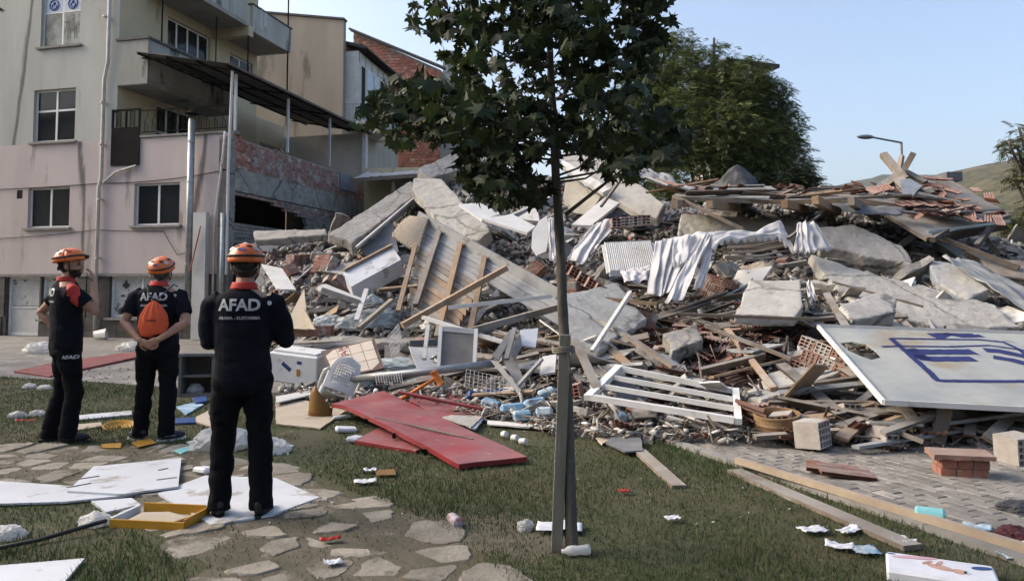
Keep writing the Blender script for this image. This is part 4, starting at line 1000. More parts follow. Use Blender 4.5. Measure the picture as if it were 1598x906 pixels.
# countable lumps of concrete, thrown over the heap
LUMP = []
for k in range(8):
    hv, hf = blocky(40+k); me = bpy.data.meshes.new('concrete_lump'); me.from_pydata(hv.tolist(), [], hf.tolist()); me.materials.append(m_chunk); LUMP.append(me)
rp = random.Random(21)
pts = scatter_pts(80, 360, 1750, 7.6, 21, .1)
for k, p in enumerate(pts):
    s = rp.uniform(.10, .27)*(1.25 if p[1] > 13 else .5); o = link('concrete_lump', LUMP[k % 8], None, (p[0], p[1], p[2]+s*.2)); o.scale = (s*rp.uniform(.8, 1.5), s, s*rp.uniform(.6, 1)); o.rotation_euler = (rp.uniform(-.5, .5), rp.uniform(-.5, .5), rp.uniform(0, 6.3))
    tag(o, f'angular grey concrete lump lying loose {zone(p)}', 'concrete lump', 'concrete lumps on the heap')
# hollow bricks
def hollow_brick(w=.19, l=.24, h=.135, nx=3, nz_=3, m1=None, m2=None):
    mb = MB(); y0, y1 = -l/2, l/2; x0, x1 = -w/2, w/2
    mb.quad((x0,y0,0),(x0,y1,0),(x1,y1,0),(x1,y0,0)); mb.quad((x0,y0,h),(x1,y0,h),(x1,y1,h),(x0,y1,h)); mb.quad((x0,y0,0),(x0,y0,h),(x0,y1,h),(x0,y1,0)); mb.quad((x1,y0,0),(x1,y1,0),(x1,y1,h),(x1,y0,h))
    t = .012; cw = (w-t*(nx+1))/nx; chh = (h-t*(nz_+1))/nz_
    for ye, s in ((y0, 1), (y1, -1)):
        for i in range(nx+1): xa = x0+i*(cw+t); mb.quad((xa,ye,0),(xa+t,ye,0),(xa+t,ye,h),(xa,ye,h))
        for i in range(nx):
            xa = x0+t+i*(cw+t)
            for j in range(nz_+1): za = j*(chh+t); mb.quad((xa,ye,za),(xa+cw,ye,za),(xa+cw,ye,za+t),(xa,ye,za+t))
            for j in range(nz_):
                za = t+j*(chh+t); yd = ye+s*.09
                a, b, c, d = (xa,ye,za),(xa+cw,ye,za),(xa+cw,ye,za+chh),(xa,ye,za+chh); A_, B_, C_, D_ = [(q[0], yd, q[2]) for q in (a, b, c, d)]
                mb.quad(a,b,B_,A_); mb.quad(b,c,C_,B_); mb.quad(c,d,D_,C_); mb.quad(d,a,A_,D_); mb.quad(A_,B_,C_,D_)
    return mb.mesh('hollow_brick', m1 or m_hb)
m_hb = mat('hollow_brick_clay', (.30, .15, .11), (.22, .11, .08), 7, .9, .3, 30, objvar=.2, c3=(.36, .33, .30), s3=3.2, t3=.52, dust=.3)
m_hbp = mat('plastered_brick', (.38, .355, .325), (.28, .25, .225), 5, .92, .4, 25, objvar=.15, c3=(.25, .14, .105), s3=4, t3=.6)
HB = hollow_brick(); HBP = hollow_brick(m1=m_hbp); HB2 = hollow_brick(.19, .19, .19, 4, 4, m_hbp)
def place(name, me, q, rot, label, cat, group=None, sc=1):
    o = link(name, me, None, q); o.rotation_euler = rot; o.scale = (sc,)*3; return tag(o, label, cat, group)
for k, p in enumerate(scatter_pts(46, 420, 1650, 7.3, 17, .08)):
    place('hollow_brick', HB if k % 3 else HBP, (p[0], p[1], p[2]+.02), (rp.uniform(-.5, .5), rp.uniform(-.6, .6), rp.uniform(-.9, .9)), f'''{'dusty red hollow clay' if k % 3 else 'plaster crusted hollow'} brick loose {zone(p)}''', 'brick', 'hollow bricks in the rubble')
for (u, v, rz, lab, me) in ((1009, 512, .5, 'pale hollow brick perched on planks below the fallen curtains', HBP), (1220, 554, .9, 'hollow brick with dark holes facing out above the tile heap', HBP),
                   (1270, 702, .75, 'whitish cube shaped hollow block standing beside the brown sieve drum', HB2), (1588, 726, .25, 'hollow block on edge with square holes beside the brick stub', HB2),
                   (1180, 566, -.5, 'small pale block tilted on the tile heap', HBP), (1380, 695, .3, 'short grey block beside the ridged tile on the paving', HBP), (1215, 545, .3, 'dusty hollow brick behind the holed brick on tile heap', HB)):
    q = Mo(u, v); place('hollow_brick', me, (q.x, q.y, hz(q.x, q.y)+.015), (rp.uniform(-.12, .12), rp.uniform(-.15, .15), rz), lab, 'brick', sc=1.25 if me is HB2 else 1.1)
# roof tiles
def roof_tile(L=.40, W_=.235):
    mb = MB(); prof = lambda t: .022*(math.sin(t*math.pi*4-1.2)**2)+(.012 if t > .9 else 0)
    n = 12
    mb.grid(lambda a, b: (W_*(a-.5), L*(b-.5), .014+prof(a)), n, 2); mb.grid(lambda a, b: (W_*(.5-a), L*(b-.5), prof(1-a)), n, 2)
    mb.grid(lambda a, b: (W_*(a-.5), -L/2, prof(a)+.014*b), n, 1); mb.grid(lambda a, b: (W_*(.5-a), L/2, prof(1-a)+.014*b), n, 1)
    return mb.mesh('roof_tile', m_rooft)
RT = roof_tile()
cnt = 0
while cnt < 170:
    if cnt < 110: u = rp.gauss(1130, 62); v = rp.gauss(545, 26)
    else: u = rp.uniform(940, 1560); v = rp.uniform(520, 690)
    if not (470 < v < 700): continue
    q = Mo(u, v); h_ = hz(q.x, q.y)
    if h_ < .05: continue
    place('roof_tile', RT, (q.x, q.y, h_+rp.uniform(.0, .09)), (rp.gauss(0, .28), rp.gauss(0, .28), rp.uniform(0, 6.3)), f'red ridged roof tile lying loose {zone(q)}', 'roof tile', 'loose roof tiles in the heap', rp.uniform(.75, 1.0)); cnt += 1
for (u, v, rx, rz, lab) in ((1175, 672, 1.0, .6, 'ridged red roof tile leaning against the brown sieve drum'), (1300, 742, .05, 1.2, 'ridged red roof tile lying flat alone on the block paving'), (1320, 748, .08, 1.35, 'second ridged tile overlapping the flat tile on the paving'),
                       (1380, 690, .3, .1, 'ridged red roof tile lying beneath the slanted orange plank'), (1240, 690, .1, 1.7, 'flat brownish tile piece between drum and white block')):
    q = Mo(u, v); place('roof_tile', RT, (q.x, q.y, hz(q.x, q.y)+(.14 if rx > .8 else .03)), (rx if rx < .8 else .2, 0 if rx < .8 else .95, rz), lab, 'roof tile')
# loose planks and battens
cnt = 0
while cnt < 150:
    u, v = (rp.uniform(640, 1250), rp.uniform(440, 600)) if cnt < 50 else ((rp.uniform(1260, 1640), rp.uniform(615, 700)) if cnt < 102 else (rp.uniform(450, 1640), rp.uniform(380, 640)))
    q = Mo(u, v)
    if hz(q.x, q.y) < .06 or q.y > 20: continue
    a = rp.gauss(0, .5) if rp.random() < .7 else rp.uniform(0, 3.14); L_ = rp.uniform(.5, 2.0)*(.75 if q.y < 9 else 1.1); d = Vector((math.cos(a), math.sin(a), 0))*L_/2
    e0, e1 = q-d, q+d; e0.z = hz(e0.x, e0.y); e1.z = hz(e1.x, e1.y); l0 = rp.uniform(.04, .16)
    e0.z += l0; e1.z += l0+rp.uniform(-.03, .12)
    mm = rp.choice([m_wood, m_wood, m_wood, m_woodo, m_dkwood, m_dkwood, m_woodg])
    o = MB().bar(e0, e1, rp.uniform(.05, .13), rp.uniform(.018, .05), rp.gauss(0, .5)).build('plank', mm); recentre(o)
    nm = {'weathered_timber': 'weathered grey brown', 'fresh_timber': 'fresh orange brown', 'dark_plank': 'dark stained', 'grey_painted_board': 'grey painted'}[mm.name]
    tag(o, f'''{'long' if L_ > 1.3 else 'short' if L_ < .75 else 'medium long'} {nm} plank lying loose {zone(q)}''', 'plank', f'{nm} planks strewn over the rubble'); cnt += 1
# reinforcing bars and wires
for k in range(46):
    u, v = (rp.uniform(1330, 1470), rp.uniform(335, 410)) if k < 26 else (rp.uniform(440, 1580), rp.uniform(380, 600))
    q = Mo(u, v); a = rp.gauss(-.4, .5) if k < 26 else rp.uniform(0, 6.3); d = Vector((math.cos(a), math.sin(a), 0))*rp.uniform(.35, .9)
    p0 = q-d; p2 = q+d; p0.z = hz(p0.x, p0.y)+.05; p2.z = hz(p2.x, p2.y)+rp.uniform(.05, .25); p1 = q+Vector((rp.gauss(0, .1), rp.gauss(0, .1), rp.uniform(.08, .3)))
    pts_ = [(p0*(1-t)**2+p1*2*t*(1-t)+p2*t*t) for t in np.linspace(0, 1, 7)]
    o = MB().tube(pts_, rp.uniform(.006, .012), 5).build('rebar', m_rope); recentre(o); tag(o, f'bent rusty reinforcing rod sticking out {zone(q)}', 'rebar', 'bent reinforcing rods')
# small sheets
for k in range(100):
    u, v = rp.uniform(450, 1600), rp.uniform(350, 640); q = Mo(u, v)
    if hz(q.x, q.y) < .08: continue
    w, l = rp.uniform(.12, .4), rp.uniform(.15, .5); m3 = Matrix.Rotation(rp.uniform(0, 6.3), 3, 'Z') @ Matrix.Rotation(rp.gauss(0, .45), 3, 'X') @ Matrix.Rotation(rp.gauss(0, .35), 3, 'Y')
    pp_ = [q+Vector((0, 0, hz(q.x, q.y)-q.z+.08))+m3 @ Vector(c) for c in ((-w, -l, 0), (w*rp.uniform(.6, 1), -l, 0), (w, l*rp.uniform(.6, 1), 0), (-w*rp.uniform(.3, 1), l, 0))]
    mm = rp.choice([m_wht, m_wht, m_wht, m_concw, m_concw, m_woodg, m_card, m_dkmetal]); o = plate(pp_, .02, .012, .1, seed=k).build('board_fragment', mm, fixn=True); recentre(o)
    nm = {'dusty_white_board': 'white', 'plastered_concrete': 'plaster grey', 'grey_painted_board': 'grey painted', 'cardboard': 'brown', 'grey_sheet': 'dark grey'}[mm.name]
    tag(o, f'''{'large' if w*l > .09 else 'small'} broken {nm} board fragment {zone(q)}''', 'board', f'{nm} board fragments in the rubble')

# flat broken shards of floor and wall
SH = []
for k in range(16):
    r = random.Random(90+k); n = r.choice((4, 5, 5, 6)); a0 = r.uniform(0, 6)
    base_ = [Vector((math.cos(a0+i*6.283/n+r.uniform(-.35, .35))*r.uniform(.7, 1.05), math.sin(a0+i*6.283/n+r.uniform(-.35, .35))*r.uniform(.45, .8), 0)) for i in range(n)]
    th_ = r.uniform(.10, .32); mb = MB(); out = []
    for i, p in enumerate(base_):
        q = base_[(i+1) % n]
        for t in (0, .33, .66): out.append(p.lerp(q, t)+Vector((r.uniform(-.05, .05), r.uniform(-.05, .05), 0)))
    m_ = len(out); low = [p*(1+r.uniform(-.12, .06))+Vector((0, 0, -th_*r.uniform(.8, 1.15))) for p in out]
    mb.add(out+low, [tuple(range(m_)), tuple(range(2*m_-1, m_-1, -1))]+[(i, m_+i, m_+(i+1) % m_, (i+1) % m_) for i in range(m_)])
    SH.append([mb.mesh('shard', mm) for mm in (m_conc, m_concw, m_chunk)])
nmk = ('grey concrete', 'pale plastered', 'dusty mottled concrete')
for k in range(295):
    y = 8+12.5*rp.random(); p = scatter_pts(1, 400, 1720, max(7.8, y-1), y+1, .12)[0]
    j = rp.choice((0, 1, 1, 2, 2)); s = rp.uniform(.14, .46)*(1.45 if p[1] > 13 else .85)
    o = link('slab_shard', rp.choice(SH)[j], None, (p[0], p[1], p[2]+s*.18)); o.scale = (s, s, s*rp.uniform(.5, .9)); o.rotation_euler = (rp.gauss(0, .5), rp.gauss(0, .45), rp.uniform(0, 6.3))
    tag(o, f'''{'large' if s > .36 else 'small'} flat {nmk[j]} shard tilted {zone(p)}''', 'slab shard', f'{nmk[j]} shards in the heap')
# pieces of brick masonry still mortared together
for k, (u, v) in enumerate(((470, 415), (505, 430), (452, 440), (535, 470), (610, 445), (905, 470), (990, 525), (1110, 470), (1290, 600), (1480, 640), (700, 420), (830, 440))):
    q = Mo(u, v); w_ = empty('masonry_chunk', (q.x, q.y, hz(q.x, q.y)+.10), 0, ('masonry chunk of red hollow bricks beside the men' if False else f'tumbled chunk of mortared red hollow bricks {zone(q)}'), 'masonry', 'tumbled masonry chunks'); w_.rotation_euler = (rp.gauss(0, .4), rp.gauss(.2, .4), rp.uniform(0, 6.3))
    nx_, nz2 = rp.choice(((3, 3), (4, 2), (3, 2)))
    for i in range(nx_):
        for j in range(nz2):
            o = link('brick', HB, w_, ((i-nx_/2)*.205+(.09 if j % 2 else 0), 0, j*.148-.1)); o.rotation_euler = (rp.gauss(0, .03), rp.gauss(0, .03), rp.gauss(0, .04))
    MB().box(-nx_*.1, nx_*.1-.02, -.10, .10, -.095, nz2*.14-.12).build('mortar', m_mortar, w_)
# ------------------------------------------------------------------ the large pieces of the collapse
clouds = bpy.data.textures.new('rough', 'CLOUDS'); clouds.noise_scale = .16; clouds.noise_depth = 3
def roughen(o, strength=.05, vox=.04):
    sb_ = o.modifiers.new('vox', 'REMESH'); sb_.mode = 'VOXEL'; sb_.voxel_size = vox
    dp = o.modifiers.new('disp', 'DISPLACE'); dp.texture = clouds; dp.strength = strength; dp.texture_coords = 'GLOBAL'; dp.mid_level = .5
_slab = slab
def slab(name, px, th, m, label, cat='slab', jag=.0, **k):
    o = _slab(name, px, th, m, label, cat, jag, **k)
    if jag and th >= .1: roughen(o, (.012+jag*.35) if th > .16 else .014, .024 if th < .16 else .034)
    return o
slab('concrete_slab', [(511, 366, 17.0), (640, 281, 20.5), (662, 296, 20.0), (550, 378, 16.6)], .30, m_conc, 'long grey concrete slab leaning up from the brick terrace wall', jag=.05, seed=2)
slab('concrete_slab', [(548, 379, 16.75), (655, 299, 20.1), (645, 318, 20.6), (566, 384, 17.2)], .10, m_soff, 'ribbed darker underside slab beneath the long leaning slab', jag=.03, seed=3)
beam('conduit_pipe', (556, 386, 16.3), (650, 306, 19.4), .05, .05, m_pipe, 'thin pale conduit slanting below the long leaning slab', 'pipe')
slab('concrete_slab', [(652, 262, 20.6), (752, 220, 22.5), (778, 243, 22), (668, 281, 20.2)], .4, m_conc, 'broken concrete beam at the top of the heap under the maple crown', 'beam', jag=.06, seed=4)
slab('concrete_slab', [(645, 274, 19.6), (690, 279, 19.4), (768, 362, 16.6), (748, 374, 16.2), (706, 369, 16.4), (643, 301, 19)], .28, m_concw, 'pale rough concrete slab sliding down beside the lath boarding', jag=.05, seed=5)
slab('concrete_slab', [(878, 224, 21), (950, 254, 20), (1037, 312, 17.2), (1027, 340, 16.8), (1001, 338, 17), (958, 311, 18), (878, 256, 20.2)], .22, m_concw, 'big pale painted ceiling slab sloping down right of the maple trunk', jag=.03, seed=6)
beam('cornice_strip', (876, 256, 19.9), (947, 300, 17.9), .24, .10, m_wht, 'white ribbed cornice strip along the lower edge of the ceiling slab', 'cornice', roll=.5)
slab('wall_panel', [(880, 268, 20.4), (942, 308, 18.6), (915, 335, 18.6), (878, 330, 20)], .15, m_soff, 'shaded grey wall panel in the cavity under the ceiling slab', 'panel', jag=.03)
slab('white_board', [(892, 352, 16.2), (944, 306, 17.4), (967, 318, 17), (922, 350, 16)], .06, m_wht, 'flat white board leaning under the ceiling slab', 'board')
beam('timber_prop', (938, 322, 15.5), (985, 258, 16.4), .05, .05, m_dkwood, 'dark bare stick propped in front of the ceiling slab', 'stick')
slab('door_panel', [(716, 318, 16.4), (748, 317, 16.6), (782, 332, 16.2), (752, 344, 15.8)], .05, m_wht, 'white cupboard door panel lying below the pale slab', 'door')
slab('door_panel', [(752, 340, 15.8), (800, 335, 16.2), (836, 352, 15.6), (822, 364, 15.2)], .05, m_wht, 'long white door panel next to the white cupboard door', 'door')
beam('timber_beam', (790, 346, 16.4), (860, 312, 17.6), .2, .2, m_woodg, 'thick grey beam lying behind the maple trunk', 'beam')
slab('white_board', [(804, 341, 16.2), (838, 322, 16.4), (842, 345, 16)], .05, m_wht, 'white triangular board standing behind the maple trunk', 'board')
slab('plaster_piece', [(830, 364, 14.4), (842, 342, 14.6), (853, 336, 14.7), (859, 360, 14.4), (852, 393, 14), (838, 396, 13.9), (829, 386, 14.1)], .06, m_wht, 'rounded white plaster piece standing on edge left of the maple trunk', 'plaster piece', jag=.01)
slab('painted_wall', [(1062, 332, 15.8), (1292, 344, 15.4), (1300, 372, 15), (1180, 372, 14.9), (1058, 368, 15.2)], .2, m_concw, 'low cracked wall strip in the shade below the roof eave', 'wall', jag=.05, seed=8)
slab('concrete_slab', [(1278, 350, 14.2), (1328, 353, 14.3), (1409, 380, 13.6), (1426, 404, 13.2), (1424, 416, 13.1), (1280, 386, 13.7)], .38, m_conc, 'thick round ended concrete slab right of the hanging lace', jag=.05, seed=9)
slab('concrete_slab', [(1262, 396, 13.6), (1350, 413, 12.8), (1470, 452, 12.2), (1548, 482, 11.8), (1592, 516, 11), (1500, 509, 10.7), (1400, 490, 11), (1330, 467, 11.6), (1288, 438, 12.4)], .2, m_concw, 'long cracked wall slab sliding down behind the graffiti board', jag=.05, seed=10)
slab('concrete_slab', [(1147, 490, 10.2), (1168, 437, 11.6), (1249, 435, 11.6), (1254, 478, 10.5), (1242, 493, 10.1)], .14, m_concw, 'square pale concrete plate tilted on the gravelly rubble', jag=.02, seed=11)
slab('concrete_slab', [(1160, 617, 7.9), (1198, 579, 8.6), (1318, 558, 8.9), (1328, 574, 8.5), (1252, 600, 8.0), (1188, 626, 7.7)], .10, m_concw, 'pale flat slab wedged beside the left corner of the graffiti board', jag=.015, seed=12)
slab('wall_fragment', [(1310, 472, 9.9), (1372, 455, 10.6), (1402, 464, 10.4), (1400, 486, 9.9), (1330, 503, 9.5)], .18, m_concw, 'chunk of plastered hollow brick wall behind the graffiti board', 'wall piece', jag=.02, seed=13)
slab('concrete_slab', [(1440, 402, 13.2), (1500, 410, 12.8), (1545, 452, 12), (1510, 470, 11.8), (1462, 440, 12.4)], .25, mat('bluegrey_plaster', (.21, .225, .245), (.27, .265, .25), 1.3, .9, .4, lo=.46, hi=.54, dust=.4), 'cracked slab with blue grey plaster patch on the right slope', jag=.06, seed=14)
slab('concrete_slab', [(880, 452, 11), (960, 440, 12), (1010, 500, 11), (940, 540, 9.6), (880, 535, 9.8)], .12, m_concw, 'flat dusty slab under planks right of the maple trunk', jag=.05, seed=15)
slab('concrete_slab', [(1030, 520, 9.6), (1085, 500, 10), (1100, 530, 9.4), (1050, 548, 9)], .25, m_conc, 'broken grey concrete block above the tile heap', jag=.06, seed=16)
slab('concrete_slab', [(395, 360, 19.5), (508, 356, 19), (512, 366, 18.6), (398, 374, 18.8)], .22, m_conc, 'level remnant of floor slab sticking out below the hole in the brick wall', jag=.05, seed=17)
slab('concrete_slab', [(505, 420, 16.5), (560, 404, 17), (575, 440, 15.8), (545, 452, 15.4)], .15, m_concw, 'tilted pale slab piece beside the blue white cabinet', jag=.05, seed=18)
slab('white_board', [(408, 412, 16.2), (440, 418, 16), (462, 452, 15), (432, 450, 15)], .04, m_wht, 'pale board leaning behind the shoulder of the nearest man', 'board')
slab('wall_panel', [(560, 382, 17.4), (612, 345, 18.4), (622, 392, 17), (580, 412, 16.6)], .08, m_dkmetal, 'dark smooth panel standing under the long leaning slab', 'panel')
# roof boarding (lath panel)
lp_ = empty('roof_panel', Mo(720, 480), 0, 'fallen section of boarded wooden roof with brown rafters lying face down', 'roof section')
lo_ = lp_.location.copy()
A = P(657, 345, 14.6); B = P(872, 466, 11.9); D = P(634, 474, 12.6)
ex_ = (B-A); ey_ = (D-A); nn = ex_.cross(ey_).normalized()
if nn.y > 0: nn = -nn
nb = 15
for k in range(nb):
    t0, t1 = k/nb, (k+.93)/nb; r1 = 1.0 if k < 4 else rp.uniform(.50, .58)-.012*k; r0 = rp.uniform(-.01, .02)+.006*k*0
    pts_ = [A+ex_*r0+ey_*t0, A+ex_*r1+ey_*t0, A+ex_*r1+ey_*t1, A+ex_*r0+ey_*t1]; off = nn*rp.uniform(-.012, .012)
    if 9 < k < 12: pts_[0] = A+ex_*(.06)+ey_*t0; pts_[3] = A+ex_*.06+ey_*t1
    mb = plate([p+off for p in pts_], .022); mb.v = [tuple(Vector(q)-lo_) for q in mb.v]
    mb.build('roof_board', m_woodg if k < 5 else rp.choice([m_wood, m_wood, m_woodo]), lp_, fixn=True)
def lpr(name, a, b, w, t, m):
    mb = MB().bar(a, b, w, t); mb.v = [tuple(Vector(q)-lo_) for q in mb.v]; mb.build(name, m, lp_)
lpr('fascia', A-ey_*.02+nn*.06-ex_*.02, B-ey_*.01+nn*.06, .05, .20, m_woodg)
for (s, t_) in ((.17, .98), (.34, 1.12), (.52, 1.2)): lpr('rafter', A+ex_*s+ey_*.03+nn*.06, A+ex_*(s-.09)+ey_*t_+nn*.08, .09, .09, m_wood if s < .2 else m_woodo)
lpr('batten', A+ex_*.02+ey_*.02+nn*.08, A-ex_*.03+ey_*1.15+nn*.1, .08, .06, m_woodo)
# individual timbers with their own place
for a, b, w, t, mm, lab in (
    ((628, 508, 11.4), (790, 418, 12.4), .10, .09, m_woodo, 'long brown rafter slanting across the lower edge of the roof boarding'),
    ((560, 512, 11.3), (612, 468, 11.9), .08, .06, m_wood, 'short brown batten pointing into the pile of plastic bags'),
    ((735, 516, 10.4), (876, 478, 10.9), .11, .09, m_wood, 'thick weathered beam running to the maple trunk'),
    ((870, 458, 11.5), (1025, 474, 11.2), .12, .05, m_woodo, 'split orange brown plank right of the maple trunk below the radiator'),
    ((700, 480, 11.2), (860, 462, 11.4), .07, .06, m_wht, 'white painted rail in front of the dark cavity under the roof boarding'),
    ((924, 548, 9.0), (984, 456, 9.8), .05, .05, m_wht, 'white stick leaning steeply over the planks right of the maple trunk'),
    ((940, 500, 9.6), (1052, 572, 8.6), .09, .04, m_wood, 'pale weathered plank slanting down towards the white window frame'),
    ((897, 530, 9.0), (932, 606, 7.9), .10, .03, m_wood, 'brown board standing just right of the maple stake'),
    ((1330, 300, 17), (1230, 372, 12.8), .05, .05, m_dkwood, 'dark pole below the eave'),
    ((1052, 306, 14.4), (1160, 358, 13.6), .07, .07, m_wood, 'grey rafter sloping down from the left end of the roof deck'),
    ((1060, 490, 9.8), (1270, 498, 9.2), .10, .04, m_dkwood, 'dark purple brown plank bridging the tile heap'),
    ((1100, 508, 9.3), (1235, 560, 8.6), .05, .04, m_wood, 'grey batten over the stack of red tiles'),
    ((1290, 458, 10.6), (1322, 512, 9.3), .09, .03, m_wood, 'pale plank propped against the plastered wall piece'),
    ((1440, 478, 10.6), (1300, 440, 11.6), .04, .03, m_dkwood, 'thin dark lath on the long cracked slab'),
    ((1308, 684, 7.0), (1452, 634, 7.4), .07, .035, m_woodo, 'fresh orange plank slanting up to the graffiti board edge'),
    ((1462, 692, 6.95), (1476, 632, 7.0), .14, .03, m_wood, 'upright wide weathered plank supporting the graffiti board'),
    ((1400, 650, 7.5), (1540, 690, 7.0), .08, .04, m_wood, 'plank lying in the dark beneath the graffiti board'),
    ((1478, 660, 7.0), (1630, 640, 7.2), .04, .03, m_woodg, 'thin grey batten below the graffiti board'),
    ((1530, 640, 8.0), (1640, 668, 7.3), .1, .04, m_wood, 'grey plank at the right under the graffiti board'),
    ((1500, 668, 7.3), (1545, 712, 6.8), .08, .05, m_woodg, 'short grey post end sticking out under the graffiti board'),
    ((1012, 664, 7.65), (1010, 712, 6.95), .10, .03, m_wood, 'short pale plank pointing from the window frame to the grass'),
    ((1042, 650, 7.6), (1142, 680, 7.2), .05, .03, m_wht, 'white wooden strip below the big white window frame'),
    ((575, 455, 13.6), (608, 385, 14.6), .06, .05, m_woodg, 'grey post leaning across the blue white cabinet'),
    ((556, 500, 12.2), (572, 452, 13.2), .08, .05, m_wht, 'white board standing among the plastic bags'),
    ((790, 560, 9.2), (803, 512, 9.8), .06, .03, m_dkmetal, 'dark grey strip standing beside the bent grey sheets'),
    ((660, 495, 10.9), (786, 534, 10.2), .07, .05, m_wht, 'long white frame profile above the dark window opening'),
    ((662, 560, 9.6), (668, 508, 10.0), .05, .05, m_wht, 'short white post standing left of the white framed sash'),
    ((800, 610, 8.7), (846, 560, 9.0), .05, .03, m_woodg, 'grey lath slanting by the bent grey sheets'),
    ((786, 628, 8.7), (862, 598, 8.9), .08, .03, m_dkwood, 'dark board lying over the blue packets'),
    ((430, 500, 14), (470, 492, 13.8), .12, .10, m_dkwood, 'dark timber block behind the nearest man')):
    beam('plank', a, b, w, t, mm, lab)
# long boards on the lawn by the kerb
beam('long_board', (1146, 740, .03), (1425, 862, .03), .13, .03, m_wood, 'wide weathered board lying on the grass along the kerb', 'board')
beam('long_pole', (1150, 735, .09), (1640, 893, .09), .055, .045, mat('pale_batten', (.33, .27, .20), (.25, .20, .145), 6, .85, .3, stretch=(.5, .5, .5)), 'long pale batten lying beside the wide board along the kerb', 'batten')
beam('plank', (998, 712, .05), (1060, 766, .03), .11, .03, m_wood, 'weathered plank end lying on the grass below the white window frame', 'plank')
# bunch of reed laths beside the lace
for k in range(9):
    q0 = P(1128+rp.uniform(-4, 12), 384+k*2.4+rp.uniform(-2, 2), 13.2-.03*k); q1 = P(1232+rp.uniform(-14, 10), 372+k*2.8+rp.uniform(-3, 3), 13.3-.03*k)
    o = MB().tube([q0, (q0+q1)/2+Vector((0, 0, -.04)), q1], .017, 5).build('ceiling_reed', m_wood); recentre(o); tag(o, 'thin wooden ceiling lath in the bundle under the lace curtain', 'lath', 'laths under the lace curtain')
# ------------------------------------------------------------------ fallen roof on the right
rfo = empty('collapsed_roof', P(1230, 380, 16), 0, 'collapsed timber roof deck with jutting rafters across the top of the heap', 'roof'); r0_ = rfo.location.copy()
def rp_(name, mb, m, sub=None, smooth=False, fixn=True):
    mb.v = [tuple(Vector(q)-r0_) for q in mb.v]; return mb.build(name, m, sub or rfo, smooth=smooth, fixn=fixn)
dk = [(1048, 306), (1200, 313), (1330, 309), (1412, 320)]
mb = MB(); fr3 = [P(u, v, 14.6) for u, v in dk]; bk3 = [P(u+30, v-16+3*math.sin(u), 18.2) for u, v in dk]
for i in range(3): mb.quad(fr3[i], fr3[i+1], bk3[i+1], bk3[i])
mb.v = list(mb.v); n0 = len(mb.v)
lowv = [tuple(Vector(q)-Vector((0, 0, .05))) for q in mb.v]; mb.add(lowv, [tuple(reversed(f)) for f in mb.f[:3]])
for i in range(3): a, b = fr3[i], fr3[i+1]; mb.quad(a, a-Vector((0, 0, .05)), b-Vector((0, 0, .05)), b)
rp_('deck', mb, m_wood)
for i in range(3): rp_('fascia_board', MB().bar(fr3[i]+Vector((.01, -.03, -.04)), fr3[i+1]+Vector((-.01, -.03, -.04-.03*i)), .035, .075), m_wood if i == 0 else m_woodo)
for k in range(0):
    t = (k+.5)/11; i = min(2, int(t*3)); u0 = 1048+364*t; v0 = np.interp(u0, [d[0] for d in dk], [d[1] for d in dk])
    rp_('deck_board', MB().bar(P(u0, v0-1, 14.62)+Vector((0, 0, .02)), P(u0+30+rp.uniform(-6, 6), v0-17, 18.2)+Vector((0, 0, .03+rp.uniform(0, .05))), .32, .02), rp.choice([m_wood, m_rooft, m_woodo, m_wood]))
for (u, v, du, dv, Y) in ((1070, 316, -18, 2, 14.2), (1145, 324, -38, -5, 14.2), (1250, 326, -26, -8, 14.2), (1300, 330, -28, -18, 14.1), (1362, 338, -34, -24, 14.0)):
    rp_('rafter_end', MB().bar(P(u+du, v+dv, 13.5), P(u+8, v+1, 15.8), .12, .15), m_woodo if u != 1362 else m_wood)
for k in range(34):
    t = rp.random(); u0 = 1052+350*t; v0 = np.interp(u0, [d[0] for d in dk], [d[1] for d in dk]); yy = rp.uniform(14.6, 17.6); a_ = rp.gauss(0, .25) if rp.random() < .75 else rp.uniform(0, 3.1); L_ = rp.uniform(.4, 1.6); c_ = P(u0+30*(yy-14.6)/3.6, v0-16*(yy-14.6)/3.6, yy)+Vector((0, 0, .03+rp.uniform(0, .12))); d_ = Vector((math.cos(a_), math.sin(a_), rp.gauss(0, .06)))*L_/2
    rp_('roof_plank', MB().bar(c_-d_, c_+d_, rp.uniform(.08, .2), .025, rp.gauss(0, .25)), rp.choice([m_wood, m_dkwood, m_woodo, m_woodg, m_wood]))
for k in range(46):
    t = rp.random(); u0 = 1060+345*t; v0 = np.interp(u0, [d[0] for d in dk], [d[1] for d in dk]); yy = rp.uniform(14.7, 17.8); c_ = P(u0+30*(yy-14.6)/3.6, v0-16*(yy-14.6)/3.6, yy)+Vector((0, 0, .05+rp.uniform(0, .10)))
    o = link('roof_tile', RT, rfo, c_-r0_); o.rotation_euler = (rp.gauss(0, .3), rp.gauss(0, .3), rp.uniform(0, 6.3)); o.scale = (.8,)*3
